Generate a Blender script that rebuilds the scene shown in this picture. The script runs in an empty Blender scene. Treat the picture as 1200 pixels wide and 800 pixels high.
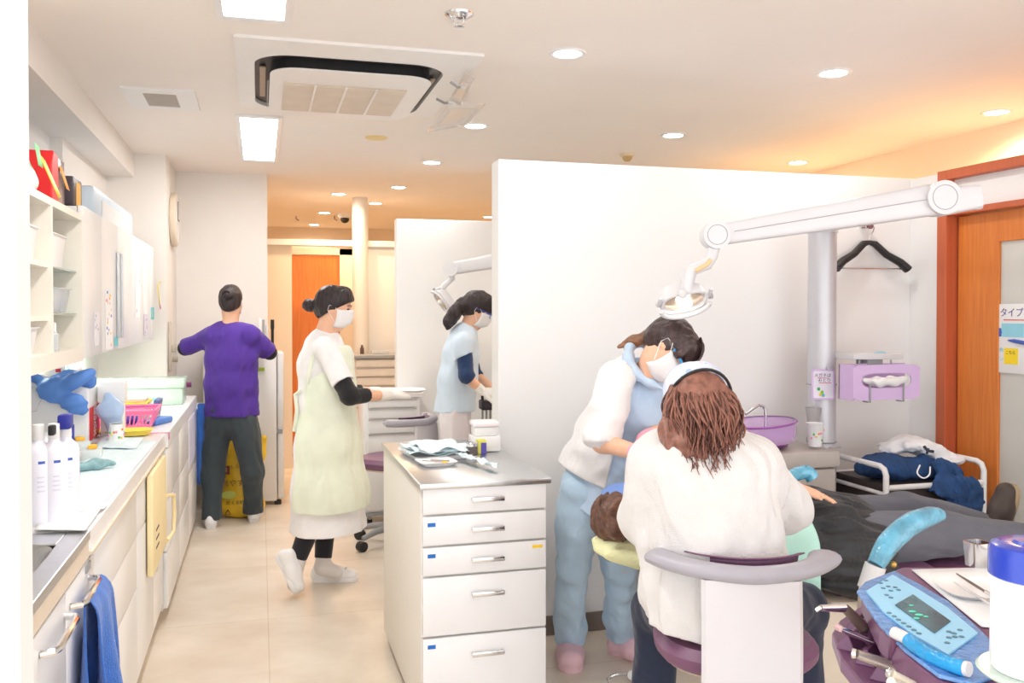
import bpy, bmesh, math, random
import numpy as np
from mathutils import Vector, Matrix
R = math.radians
SC = bpy.context.scene
COL = SC.collection
rnd = random.Random(7)

# ---------------------------------------------------------------- camera model
F = 1050.0; EYE = 1.43; YAW = R(15.7); PIT = R(.9); SH = 18.5
_cy, _sy, _cp, _sp = math.cos(YAW), math.sin(YAW), math.cos(PIT), math.sin(PIT)
FWD = Vector((_sy*_cp, _cy*_cp, -_sp)); RGT = Vector((_cy, -_sy, 0)); UPV = Vector((_sy*_sp, _cy*_sp, _cp))
EYEP = Vector((0, 0, EYE))
def ray(px, py):
    return FWD + RGT*((px-600)/F) + UPV*((400-py-SH)/F)
def at(px, py, d):            # point seen at this pixel, d metres in front of the lens
    return EYEP + ray(px, py)*d
def onz(px, py, z=0.0):
    r = ray(px, py); return EYEP + r*((z-EYE)/r.z)
def ony(px, py, y):
    r = ray(px, py); return EYEP + r*(y/r.y)
def onx(px, py, x):
    r = ray(px, py); return EYEP + r*(x/r.x)

# ---------------------------------------------------------------- materials
MATS = {}
def mat(name, col, rough=.5, metal=0, var=.04, scale=12, bump=0, bscale=60, spec=.5, trans=0, alpha=1, emit=None, estr=0, sheen=0, stretch=None, coat=0, ior=1.45, col2=None):
    if name in MATS: return MATS[name]
    m = bpy.data.materials.new(name); m.use_nodes = True
    nt = m.node_tree; N = nt.nodes; L = nt.links
    b = N['Principled BSDF']
    b.inputs['Roughness'].default_value = rough; b.inputs['Metallic'].default_value = metal
    b.inputs['Specular IOR Level'].default_value = spec; b.inputs['IOR'].default_value = ior
    b.inputs['Transmission Weight'].default_value = trans; b.inputs['Alpha'].default_value = alpha
    b.inputs['Sheen Weight'].default_value = sheen; b.inputs['Coat Weight'].default_value = coat
    tc = N.new('ShaderNodeTexCoord'); mp = N.new('ShaderNodeMapping'); L.new(tc.outputs['Object'], mp.inputs[0])
    if stretch: mp.inputs['Scale'].default_value = stretch
    nz = N.new('ShaderNodeTexNoise'); nz.inputs['Scale'].default_value = scale; nz.inputs['Detail'].default_value = 4
    L.new(mp.outputs[0], nz.inputs['Vector'])
    cr = N.new('ShaderNodeValToRGB'); cr.color_ramp.elements[0].position = .3; cr.color_ramp.elements[1].position = .7
    c2 = col2 or tuple(min(1, c*(1+var)) for c in col); c1 = tuple(c*(1-var) for c in col) if not col2 else col
    cr.color_ramp.elements[0].color = (*c1, 1); cr.color_ramp.elements[1].color = (*c2, 1)
    L.new(nz.outputs['Fac'], cr.inputs[0]); L.new(cr.outputs[0], b.inputs['Base Color'])
    if bump:
        n2 = N.new('ShaderNodeTexNoise'); n2.inputs['Scale'].default_value = bscale; n2.inputs['Detail'].default_value = 3
        L.new(mp.outputs[0], n2.inputs['Vector'])
        bp = N.new('ShaderNodeBump'); bp.inputs['Strength'].default_value = bump; bp.inputs['Distance'].default_value = .01
        L.new(n2.outputs['Fac'], bp.inputs['Height']); L.new(bp.outputs[0], b.inputs['Normal'])
    if emit:
        b.inputs['Emission Color'].default_value = (*emit, 1); b.inputs['Emission Strength'].default_value = estr
    MATS[name] = m; return m
def s2l(r, g, b):              # 0-255 display colour to linear
    f = lambda v: (v/255/12.92) if v/255 <= .04045 else ((v/255+.055)/1.055)**2.4
    return (f(r), f(g), f(b))
WALLW = mat('white_wall_paint', (.84, .835, .83), .75, var=.012, scale=2, bump=.08, bscale=300)
PARTW = mat('partition_laminate', (.84, .84, .84), .55, var=.01, scale=1.5, bump=.04, bscale=200)
CREAM = mat('cream_wall_paper', (.83, .79, .75), .8, var=.015, scale=3, bump=.12, bscale=260)
PEACH = mat('peach_wall_paper', (.84, .74, .62), .8, var=.02, scale=3, bump=.1, bscale=260)
CEIL = mat('ceiling_board', (.90, .845, .80), .9, var=.012, scale=2, bump=.1, bscale=350)
CABW = mat('white_cabinet_laminate', (.82, .82, .825), .28, var=.01, scale=3)
GAP = mat('drawer_gap_shadowline', (.35, .34, .34), .7)
CHROME = mat('chrome', (.75, .75, .76), .12, 1, var=.02)
STEEL = mat('brushed_stainless', (.62, .63, .64), .28, 1, var=.08, scale=30, stretch=(1, 12, 1))
GREYP = mat('light_grey_plastic', (.68, .68, .69), .35)
WHITEP = mat('white_plastic', (.85, .85, .86), .3, var=.01)
DARKP = mat('black_plastic', (.02, .02, .022), .4)
MIDG = mat('mid_grey_plastic', (.35, .36, .38), .4)
PURPV = mat('purple_vinyl', s2l(118, 78, 108), .38, var=.08, bump=.06, bscale=120)
PURPD = mat('dark_purple_shell', s2l(110, 70, 102), .3, var=.06)
BEIGEP = mat('beige_plastic', s2l(222, 208, 188), .4)
ORANGE = mat('orange_wood_veneer', s2l(208, 116, 50), .4, var=.1, scale=6, stretch=(14, 14, .7), col2=s2l(222, 134, 62))
ORFRAME = mat('red_brown_frame', s2l(192, 98, 62), .45, var=.06, scale=6, stretch=(8, 8, .5))
FROST = mat('frosted_glass', (.72, .75, .73), .55, var=.01, trans=.25)
BASEB = mat('taupe_baseboard', s2l(128, 115, 108), .6)
SKIN = mat('skin', s2l(236, 186, 156), .5, var=.05, scale=25, bump=.05, bscale=150)
HAIRB = mat('black_hair', s2l(46, 36, 38), .38, var=.5, scale=60, stretch=(1, 1, .25), bump=.5, bscale=120)
GLOVE = mat('white_latex', (.83, .81, .79), .4, bump=.1)
PINKG = mat('pink_glove', s2l(235, 168, 190), .45, bump=.1)
MASKM = mat('white_mask_cloth', (.86, .85, .86), .8, bump=.15, bscale=90)
GLASSC = mat('clear_plastic', (.9, .93, .93), .08, var=.01, trans=.9, alpha=.5)

# ---------------------------------------------------------------- objects
def setp(o, label=None, cat=None, group=None, kind=None):
    if label: o['label'] = label
    if cat: o['category'] = cat
    if group: o['group'] = group
    if kind: o['kind'] = kind
    return o
def thing(name, label, cat, loc=(0, 0, 0), rz=0, group=None):
    o = bpy.data.objects.new(name, None); COL.objects.link(o)
    o.location = loc; o.rotation_euler = (0, 0, rz); o.empty_display_size = .1
    return setp(o, label, cat, group)
def basis(p):
    """world matrix of a parent chain (locations and rotations only)"""
    m = Matrix.Identity(4)
    while p is not None:
        m = (Matrix.Translation(p.location) @ p.rotation_euler.to_matrix().to_4x4()) @ m; p = p.parent
    return m
class MB:
    """collects shapes, then links them as one mesh object"""
    def __init__(s): s.bm = bmesh.new()
    def _xf(s, vs, M):
        for v in vs: v.co = M @ v.co
    def box(s, a, b, bev=0, M=None, seg=2):
        a = Vector(a); b = Vector(b)
        r = bmesh.ops.create_cube(s.bm, size=1)
        vs = r['verts']; c = (a+b)/2; d = b-a
        for v in vs: v.co = Vector((v.co.x*d.x+c.x, v.co.y*d.y+c.y, v.co.z*d.z+c.z))
        if bev:
            es = list({e for v in vs for e in v.link_edges})
            n0 = set(s.bm.verts) - set(vs)
            bmesh.ops.bevel(s.bm, geom=es, offset=min(bev, .49*min(abs(d.x), abs(d.y), abs(d.z))), segments=seg, affect='EDGES', profile=.5)
            vs = [v for v in s.bm.verts if v not in n0]
        if M is not None: s._xf(vs, M)
        return s
    def rings(s, rings, closed=True, cap=True):
        vr = [[s.bm.verts.new(p) for p in r] for r in rings]
        n = len(rings[0])
        for i in range(len(vr)-1):
            for j in range(n if closed else n-1):
                k = (j+1) % n
                try: s.bm.faces.new((vr[i][j], vr[i][k], vr[i+1][k], vr[i+1][j]))
                except ValueError: pass
        if cap and closed:
            for r, rev in ((vr[0], True), (vr[-1], False)):
                try: s.bm.faces.new(r[::-1] if rev else r)
                except ValueError: pass
        return s
    def cyl(s, a, b, r1, r2=None, n=20, cap=True):
        a = Vector(a); b = Vector(b); r2 = r1 if r2 is None else r2
        d = (b-a).normalized(); u = d.orthogonal().normalized(); w = d.cross(u)
        mk = lambda c, r: [c+(u*math.cos(t)+w*math.sin(t))*r for t in (2*math.pi*i/n for i in range(n))]
        return s.rings([mk(a, r1), mk(b, r2)], cap=cap)
    def tube(s, pts, r, n=10, cap=True, flat=1.0, up=None):
        pts = [Vector(p) for p in pts]; rs = r if isinstance(r, (list, tuple)) else [r]*len(pts)
        rings = []; prev = None
        for i, p in enumerate(pts):
            d = (pts[min(i+1, len(pts)-1)]-pts[max(i-1, 0)])
            d = d.normalized() if d.length > 1e-9 else Vector((0, 0, 1))
            if up is not None: u = (Vector(up)-d*d.dot(Vector(up))).normalized()
            elif prev is None: u = d.orthogonal().normalized()
            else: u = (prev-d*d.dot(prev)); u = u.normalized() if u.length > 1e-6 else d.orthogonal().normalized()
            prev = u; w = d.cross(u)
            rings.append([p+(u*math.cos(t)*flat+w*math.sin(t))*rs[i] for t in (2*math.pi*k/n for k in range(n))])
        return s.rings(rings, cap=cap)
    def lathe(s, prof, c=(0, 0, 0), n=28, M=None, cap=True):
        c = Vector(c); rings = [[Vector((r*math.cos(t), r*math.sin(t), z)) for t in (2*math.pi*i/n for i in range(n))] for r, z in prof]
        if M is not None: rings = [[M @ p for p in r] for r in rings]
        return s.rings([[p+c for p in r] for r in rings], cap=cap)
    def prism(s, poly, ext, bev=0):
        """poly: list of 3D points (planar), ext: extrusion vector"""
        poly = [Vector(p) for p in poly]; ext = Vector(ext)
        return s.rings([poly, [p+ext for p in poly]])
    def ell(s, c, r, n=16, M=None):
        rr = bmesh.ops.create_uvsphere(s.bm, u_segments=n, v_segments=max(6, n//2), radius=1)
        for v in rr['verts']:
            p = Vector((v.co.x*r[0], v.co.y*r[1], v.co.z*r[2]))
            v.co = (M @ p if M is not None else p)+Vector(c)
        return s
    def build(s, name, m, parent=None, smooth=True, world=False, loc=None, bev=0, sub=0, rot=None, solid=0, ang=40):
        me = bpy.data.meshes.new(name)
        bmesh.ops.recalc_face_normals(s.bm, faces=s.bm.faces)
        if world and parent is not None:
            s.bm.transform(basis(parent).inverted())
        elif world and loc is not None:
            s.bm.transform(Matrix.Translation(-Vector(loc)))
        s.bm.to_mesh(me); s.bm.free()
        me.materials.append(m)
        if smooth:
            try:
                me.polygons.foreach_set('use_smooth', [True]*len(me.polygons))
                me.set_sharp_from_angle(angle=R(ang))
            except Exception: pass
        o = bpy.data.objects.new(name, me); COL.objects.link(o)
        if parent is not None: o.parent = parent
        if loc is not None: o.location = loc
        if rot is not None: o.rotation_euler = rot
        if solid:
            md = o.modifiers.new('thick', 'SOLIDIFY'); md.thickness = solid; md.offset = 0
        if bev:
            md = o.modifiers.new('bevel', 'BEVEL'); md.width = bev; md.segments = 2; md.limit_method = 'ANGLE'; md.harden_normals = False
        if sub:
            md = o.modifiers.new('sub', 'SUBSURF'); md.levels = sub; md.render_levels = sub
        return o
def struct(name, mb, m, bev=0):
    return setp(mb.build(name, m, smooth=False, bev=bev), kind='structure')
def copy_tree(o, parent=None):
    c = o.copy(); COL.objects.link(c)
    if parent is not None: c.parent = parent
    for ch in [x for x in bpy.data.objects if x.parent == o]: copy_tree(ch, c)
    return c
def text(s, size, m, parent, M, name='lettering', depth=.0004, font=None, bold=0, align='CENTER', world=False):
    cu = bpy.data.curves.new('t', 'FONT'); cu.body = s; cu.size = size; cu.align_x = align; cu.align_y = 'CENTER'; cu.extrude = depth; cu.offset = bold
    t = bpy.data.objects.new('t', cu); COL.objects.link(t)
    dg = bpy.context.evaluated_depsgraph_get(); dg.update()
    me = bpy.data.meshes.new_from_object(t.evaluated_get(dg))
    bpy.data.objects.remove(t); 
    if world: M = basis(parent).inverted() @ M
    me.transform(M); me.materials.clear(); me.materials.append(m)
    o = bpy.data.objects.new(name, me); COL.objects.link(o); o.parent = parent
    return o
def frame(o, x, y, z=None):
    """matrix with origin o, columns x (right), y (up), z (out)"""
    x = Vector(x).normalized(); y = Vector(y); y = (y-x*x.dot(y)).normalized(); z = x.cross(y)
    return Matrix(((x.x, y.x, z.x, o[0]), (x.y, y.y, z.y, o[1]), (x.z, y.z, z.z, o[2]), (0, 0, 0, 1)))
def quadrop(mb, a, b, c, d, nu=2, nv=2, fn=None):
    """grid patch between 4 corners, optional displacement fn(u,v)->Vector"""
    a, b, c, d = map(Vector, (a, b, c, d)); g = []
    for i in range(nu+1):
        row = []
        for j in range(nv+1):
            u, v = i/nu, j/nv
            p = (a*(1-u)+b*u)*(1-v)+(d*(1-u)+c*u)*v
            if fn: p = p+fn(u, v)
            row.append(mb.bm.verts.new(p))
        g.append(row)
    for i in range(nu):
        for j in range(nv): mb.bm.faces.new((g[i][j], g[i+1][j], g[i+1][j+1], g[i][j+1]))
    return mb

# ---------------------------------------------------------------- smooth blended bodies (distance field -> mesh)
def _n3(v): v = np.asarray(v, float); return v/np.linalg.norm(v)
class Field:
    def __init__(s): s.pr = []; s.post = []
    def cone(s, a, b, ra, rb, k=.03, side=None, w=1., d=1., clip=None, sub=False):
        s.pr.append(('c', np.array(a, float), np.array(b, float), ra, rb, k, side, w, d, clip, sub)); return s
    def ell(s, c, r, rot=None, k=.03, clip=None, sub=False):
        s.pr.append(('e', np.array(c, float), np.array(r, float), rot, k, clip, sub)); return s
    def chain(s, pts, rs, **kw):
        for i in range(len(pts)-1): s.cone(pts[i], pts[i+1], rs[i], rs[i+1], **kw)
        return s
    def _bb(s, p):
        if p[0] == 'c':
            m = max(p[3], p[4])*max(1, p[7], p[8]); return np.minimum(p[1], p[2])-m, np.maximum(p[1], p[2])+m
        m = max(p[2]); return p[1]-m, p[1]+m
    def mesh(s, h, wr=None, cuts=None):
        los, his = zip(*[s._bb(p) for p in s.pr if not p[-1]])
        lo = np.min(los, 0)-3*h; hi = np.max(his, 0)+3*h
        n = np.ceil((hi-lo)/h).astype(int)+1
        ax = [lo[i]+h*np.arange(n[i]) for i in range(3)]
        G = np.full(n, .5, np.float32)
        for p in s.pr:
            a, b = s._bb(p); k = p[5] if p[0] == 'c' else p[4]; m = k+2.5*h
            i0 = np.maximum(np.floor((a-m-lo)/h).astype(int), 0); i1 = np.minimum(np.ceil((b+m-lo)/h).astype(int)+1, n)
            if (i1 <= i0).any(): continue
            X, Y, Z = np.meshgrid(ax[0][i0[0]:i1[0]], ax[1][i0[1]:i1[1]], ax[2][i0[2]:i1[2]], indexing='ij')
            P = np.stack([X, Y, Z], -1)
            if p[0] == 'c':
                _, A, B, ra, rb, k, side, w, d, clip, sub = p
                t = B-A; L = np.linalg.norm(t); t = t/max(L, 1e-9)
                sd = np.array(side, float) if side is not None else (np.array([1., 0, 0]) if abs(t[0]) < .9 else np.array([0, 1., 0]))
                sd = sd-t*(sd@t); sd = sd/np.linalg.norm(sd); u = np.cross(t, sd)
                Q = P-A; y = Q@t; q1 = (Q@sd)/w; q2 = (Q@u)/d
                x = np.sqrt(q1*q1+q2*q2)
                bb = (ra-rb)/max(L, 1e-9); bb = max(-.98, min(.98, bb)); aa = math.sqrt(1-bb*bb)
                kk = -x*bb+y*aa
                D = np.where(kk < 0, np.sqrt(x*x+y*y)-ra, np.where(kk > aa*L, np.sqrt(x*x+(y-L)**2)-rb, x*aa+y*bb-ra))
                D = D*min(1, w, d) if min(w, d) < 1 else D
            else:
                _, c, r, rot, k, clip, sub = p
                Q = P-c
                if rot is not None: Q = Q@np.array(rot)      # columns of rot are the axes
                k0 = np.sqrt(((Q/r)**2).sum(-1)); k1 = np.sqrt(((Q/(r*r))**2).sum(-1))
                D = k0*(k0-1)/np.maximum(k1, 1e-6)
            for (cp_, cn) in (clip or []):
                D = np.maximum(D, (P-np.array(cp_, float))@_n3(cn))
            g = G[i0[0]:i1[0], i0[1]:i1[1], i0[2]:i1[2]]
            if sub:
                D = -D; hh = np.maximum(k-np.abs(g-D), 0)/max(k, 1e-6); g[...] = np.maximum(g, D)+hh*hh*k*.25
            else:
                hh = np.maximum(k-np.abs(g-D), 0)/max(k, 1e-6); g[...] = np.minimum(g, D)-hh*hh*k*.25
        if wr or cuts:
            X, Y, Z = np.meshgrid(*ax, indexing='ij')
            if wr: 
                msk = np.abs(G) < .06
                P = np.stack([X[msk], Y[msk], Z[msk]], -1); G[msk] += wr(P).astype(np.float32)
            for (cp_, cn) in (cuts or []):
                cn = _n3(cn); G = np.maximum(G, (X-cp_[0])*cn[0]+(Y-cp_[1])*cn[1]+(Z-cp_[2])*cn[2])
        return surface_nets(G, lo, h)
def surface_nets(G, lo, h):
    S = G < 0
    n = G.shape
    c = np.zeros((n[0]-1, n[1]-1, n[2]-1), np.int8)
    for i in (0, 1):
        for j in (0, 1):
            for k in (0, 1): c += S[i:n[0]-1+i, j:n[1]-1+j, k:n[2]-1+k]
    act = (c > 0) & (c < 8); idx = np.argwhere(act)
    vid = np.full(act.shape, -1, np.int64); vid[act] = np.arange(len(idx))
    acc = np.zeros((len(idx), 3)); cnt = np.zeros(len(idx))
    I = idx.T
    for a in range(3):
        o1, o2 = [x for x in range(3) if x != a]
        for p in (0, 1):
            for q in (0, 1):
                s0 = [I[0], I[1], I[2]]; s0[o1] = s0[o1]+p; s0[o2] = s0[o2]+q
                s1 = list(s0); s1[a] = s1[a]+1
                g0 = G[tuple(s0)]; g1 = G[tuple(s1)]; cr = (g0 < 0) != (g1 < 0)
                t = np.where(cr, g0/np.where(cr, g0-g1, 1), 0)
                pos = np.zeros((len(idx), 3)); pos[:, a] = t; pos[:, o1] = p; pos[:, o2] = q
                acc += pos*cr[:, None]; cnt += cr
    V = lo+(idx+acc/np.maximum(cnt, 1)[:, None])*h
    Fs = []
    for a in range(3):
        o1, o2 = (a+1) % 3, (a+2) % 3
        sl0 = [slice(None)]*3; sl1 = [slice(None)]*3; sl0[a] = slice(0, -1); sl1[a] = slice(1, None)
        A = S[tuple(sl0)]; B = S[tuple(sl1)]; E = np.argwhere(A != B)
        ok = (E[:, o1] > 0) & (E[:, o2] > 0) & (E[:, o1] < n[o1]-1) & (E[:, o2] < n[o2]-1); E = E[ok]
        fl = A[tuple(E.T)]
        def vv(d1, d2):
            e = E.copy(); e[:, o1] -= d1; e[:, o2] -= d2; return vid[tuple(e.T)]
        q = np.stack([vv(0, 0), vv(1, 0), vv(1, 1), vv(0, 1)], 1)
        q[~fl] = q[~fl][:, ::-1]
        Fs.append(q[(q >= 0).all(1)])
    return V, np.concatenate(Fs)
def fmesh(name, VF, m, parent, smooth_it=3, tex=None):
    V, Q = VF
    M = np.array(basis(parent).inverted()) if parent is not None else np.eye(4)
    if smooth_it:
        E = np.concatenate([Q[:, [0, 1]], Q[:, [1, 2]], Q[:, [2, 3]], Q[:, [3, 0]]])
        nV = len(V); deg = np.bincount(E.ravel(), minlength=nV)[:, None].astype(float)
        for it in range(smooth_it):
            for lam in (.5, -.52):
                s_ = np.zeros_like(V)
                for k in range(3): s_[:, k] = np.bincount(E[:, 0], V[E[:, 1], k], nV)+np.bincount(E[:, 1], V[E[:, 0], k], nV)
                V = V+lam*(s_/np.maximum(deg, 1)-V)
    V = V@M[:3, :3].T+M[:3, 3]
    me = bpy.data.meshes.new(name)
    me.vertices.add(len(V)); me.vertices.foreach_set('co', V.astype(np.float32).ravel())
    me.loops.add(Q.size); me.loops.foreach_set('vertex_index', Q.astype(np.int32).ravel())
    me.polygons.add(len(Q)); me.polygons.foreach_set('loop_start', np.arange(0, Q.size, 4, dtype=np.int32))
    me.polygons.foreach_set('use_smooth', np.ones(len(Q), bool))
    me.update(calc_edges=True); me.validate()
    me.materials.append(m)
    o = bpy.data.objects.new(name, me); COL.objects.link(o)
    if parent is not None: o.parent = parent
    return o
def folds(amp, f=(18, 18, 5), seed=0, f2=None):
    """cloth wrinkles: warped sines, low frequency along the hang"""
    r = np.random.RandomState(seed); A = r.normal(size=(5, 3)); A /= np.linalg.norm(A, axis=1)[:, None]; ph = r.uniform(0, 6, 5)
    ff = np.array(f, float)
    def fn(P):
        q = P*ff; w = np.sin(q@A[0]*.7+ph[0])*1.3
        v = np.sin(q@A[1]+w+ph[1])+.6*np.sin(q@A[2]*1.9+w*1.5+ph[2])+.35*np.sin(q@A[3]*3.7+2*w+ph[3])
        return amp*v/1.6
    return fn
# ================================================================ THE SETTING
CH = 2.48; PH = 2.09; PY = 3.755; PX = 3.11
def floor_mat():
    m = bpy.data.materials.new('vinyl_floor'); m.use_nodes = True; nt = m.node_tree; N = nt.nodes; L = nt.links; b = N['Principled BSDF']
    tc = N.new('ShaderNodeTexCoord'); mp = N.new('ShaderNodeMapping'); L.new(tc.outputs['Object'], mp.inputs[0])
    n1 = N.new('ShaderNodeTexNoise'); n1.inputs['Scale'].default_value = 2.2; n1.inputs['Detail'].default_value = 7; n1.inputs['Roughness'].default_value = .62; n1.inputs['Distortion'].default_value = .2
    mp2 = N.new('ShaderNodeMapping'); mp2.inputs['Scale'].default_value = (1, 1.3, 1); mp2.inputs['Rotation'].default_value = (0, 0, .4); L.new(tc.outputs['Object'], mp2.inputs[0]); L.new(mp2.outputs[0], n1.inputs['Vector'])
    cr = N.new('ShaderNodeValToRGB'); cr.color_ramp.elements[0].position = .3; cr.color_ramp.elements[1].position = .72
    cr.color_ramp.elements[0].color = (*s2l(214, 200, 182), 1); cr.color_ramp.elements[1].color = (*s2l(236, 227, 214), 1)
    L.new(n1.outputs['Fac'], cr.inputs[0])
    br = N.new('ShaderNodeTexBrick'); br.offset = 0; br.inputs['Scale'].default_value = 1; br.inputs['Brick Width'].default_value = .9; br.inputs['Row Height'].default_value = .9; br.inputs['Mortar Size'].default_value = .0025
    br.inputs['Color1'].default_value = (1, 1, 1, 1); br.inputs['Color2'].default_value = (.97, .97, .97, 1); br.inputs['Mortar'].default_value = (.8, .78, .75, 1)
    mp.inputs['Location'].default_value = (-.03, .2, 0); L.new(mp.outputs[0], br.inputs['Vector'])
    mx = N.new('ShaderNodeMixRGB'); mx.blend_type = 'MULTIPLY'; mx.inputs[0].default_value = 1
    L.new(cr.outputs[0], mx.inputs[1]); L.new(br.outputs[0], mx.inputs[2]); L.new(mx.outputs[0], b.inputs['Base Color'])
    b.inputs['Roughness'].default_value = .33; b.inputs['Specular IOR Level'].default_value = .4
    return m
struct('floor', MB().box((-1.6, -2.5, -.08), (4.6, 12.2, 0)), floor_mat())
struct('ceiling', MB().box((-1.6, -2.5, CH), (4.6, 12.2, CH+.1)), CEIL)
struct('wall_left', MB().box((-1.15, 1.53, 0), (-1.03, 6.42, CH)), WALLW)
struct('wall_left_pilaster', MB().box((-1.03, 5.05, 1.9), (-.97, 6.41, 2.32)), CREAM)
# the near end of a wall at the left edge of the picture
xe = ony(35.5, 300, 1.53).x; yn = onx(20, 300, xe).y
struct('wall_near', MB().box((-1.6, yn, 0), (xe, 1.53, CH), bev=.002), WALLW)
struct('wall_back', MB().box((-.604, 7.15, 0), (.056, 7.27, CH)), CREAM)
struct('wall_pillar', MB().box((-1.15, 6.41, 0), (-.604, 7.27, CH)), CREAM)
struct('ceiling_beam', MB().box((-1.15, 1.53, 2.32), (-.8, 6.41, CH)), CREAM)
struct('wall_corridor_end', MB().box((-.6, 11.5, 0), (4.2, 11.6, CH)), PEACH)
struct('wall_right', MB().box((4.02, 1.0, 0), (4.15, 11.5, CH)), PEACH)
struct('wall_corridor_left', MB().box((-.7, 7.27, 0), (-.6, 11.5, CH)), PEACH)
# free-standing partitions
struct('wall_partition_front', MB().box((.994, PY, 0), (PX+.1, PY+.118, PH), bev=.006), PARTW)
struct('wall_partition_middle', MB().box((.935, 6.35, 0), (PX, 6.46, PH), bev=.006), PARTW)
struct('wall_partition_side', MB().box((PX, PY+.118, 0), (PX+.1, 8.0, PH)), PARTW)
struct('wall_partition_door_side', MB().box((PX, 3.545, 0), (PX+.1, PY, PH-.006)), PARTW)
struct('baseboard_partition', MB().box((.994, PY-.012, 0), (PX, PY, .085), bev=.003), BASEB)
struct('baseboard_middle', MB().box((.935, 6.338, 0), (PX, 6.35, .085), bev=.003), BASEB)
# right side: framed sliding door with frosted glass
fr = MB()
fr.box((PX-.025, 3.485, 0), (PX+.11, 3.545, PH)); fr.box((PX-.025, 1.2, PH-.045), (PX+.11, 3.485, PH)); fr.box((PX-.02, 1.2, 1.877), (PX+.11, 3.485, 1.905))
struct('trim_1', fr, ORFRAME, bev=.003)
struct('trim_2', MB().box((PX+.02, 1.2, 1.905), (PX+.09, 3.485, PH-.045)), PARTW)
dr = MB()
dr.box((PX+.035, 3.235, .005), (PX+.07, 3.475, 1.872)); dr.box((PX+.035, 1.95, 1.739), (PX+.07, 3.235, 1.872)); dr.box((PX+.035, 1.95, .005), (PX+.07, 3.235, .22)); dr.box((PX+.035, 1.75, .005), (PX+.07, 1.95, 1.872))
d1 = struct('door_1', dr, ORANGE, bev=.003)
g = MB().box((PX+.048, 1.95, .22), (PX+.058, 3.235, 1.739)).build('glass_pane', FROST, d1, smooth=False)
# corridor end: header, column, panels and orange door
def xy(px, Y): return ony(px, 300, Y).x
yH = 8.4
struct('trim_3', MB().box((xy(310, yH), yH-.05, 2.03), (xy(480, yH)+.8, yH+.06, 2.085), bev=.004), WALLW)
struct('wall_corridor_panel', MB().box((xy(300, yH), yH, 0), (xy(342, yH), yH+.06, 2.03)), PEACH)
struct('wall_corridor_screen', MB().box((xy(431, yH), yH, 0), (xy(480, yH)+.8, yH+.06, 2.03)), WALLW)
struct('column_corridor', MB().cyl((xy(423, 8.3), 8.36, 0), (xy(423, 8.3), 8.36, CH), .072, n=28), CREAM)
yD = 9.0
struct('wall_corridor_door', MB().box((xy(398, yD), yD, 0), (xy(450, yD), yD+.08, 2.05)).box((xy(330, yD), yD, 1.99), (xy(450, yD), yD+.08, 2.05)), PEACH)
d2 = struct('door_2', MB().box((xy(335, yD), yD+.02, .005), (xy(398, yD), yD+.06, 1.985), bev=.003), ORANGE)
MB().box((xy(390, yD), yD-.02, .98), (xy(393, yD), yD+.02, 1.02)).build('door_handle', CHROME, d2)
struct('wall_corridor_jamb', MB().box((xy(335, 9)-.3, 9.0, 0), (xy(338, 9.), 9.1, 2.0)), PEACH)

# ================================================================ LIGHT
w = bpy.data.worlds.new('daylight'); SC.world = w; w.use_nodes = True
bg = w.node_tree.nodes['Background']; bg.inputs[0].default_value = (.97, .98, 1, 1); bg.inputs[1].default_value = 2.1
LAMPW = mat('lit_diffuser', (1, 1, 1), emit=(1, .98, .95), estr=9)
LAMPC = mat('lit_downlight', (1, 1, 1), emit=(1, .97, .92), estr=22)
def lamp(name, kind, loc, energy, col, parent, size=.1, spot=150, blend=.8, rot=(0, 0, 0), sy=None):
    l = bpy.data.lights.new(name, kind); l.energy = energy; l.color = col
    if kind == 'SPOT': l.spot_size = R(spot); l.spot_blend = blend; l.shadow_soft_size = size
    elif kind == 'AREA':
        l.size = size
        if sy: l.shape = 'RECTANGLE'; l.size_y = sy
    else: l.shadow_soft_size = size
    o = bpy.data.objects.new(name, l); COL.objects.link(o); o.location = loc; o.rotation_euler = rot; o.parent = parent
    return o
def panel(x0, x1, y0, y1, label):
    t = thing('ceiling_light', label, 'ceiling light', ((x0+x1)/2, (y0+y1)/2, CH), 0, 'long fluorescent ceiling lights')
    a, b = (x1-x0)/2, (y1-y0)/2
    f = MB()
    for (p, q) in (((-a-.025, -b-.05), (-a, b+.05)), ((a, -b-.05), (a+.025, b+.05)), ((-a, -b-.05), (a, -b)), ((-a, b), (a, b+.05))):
        f.box((*p, -.012), (*q, .0))
    f.build('frame', WHITEP, t, smooth=False, bev=.002)
    MB().box((-a, -b, -.006), (a, b, -.002)).build('diffuser', LAMPW, t, smooth=False)
    lamp("tube_lamp", 'AREA', (0, 0, -.02), 9, (1, .98, .95), t, 2*a, sy=2*b)
panel(-.101, .097, 5.03, 6.42, 'long narrow lit ceiling light beyond the air conditioner')
panel(onz(262, 14, CH).x, onz(333, 18, CH).x, 1.9, onz(300, 18, CH).y, 'lit ceiling light cut by the top edge, nearer than the air conditioner')
WARM = (1, .62, .28); COOL = (1, .965, .92)
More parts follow.
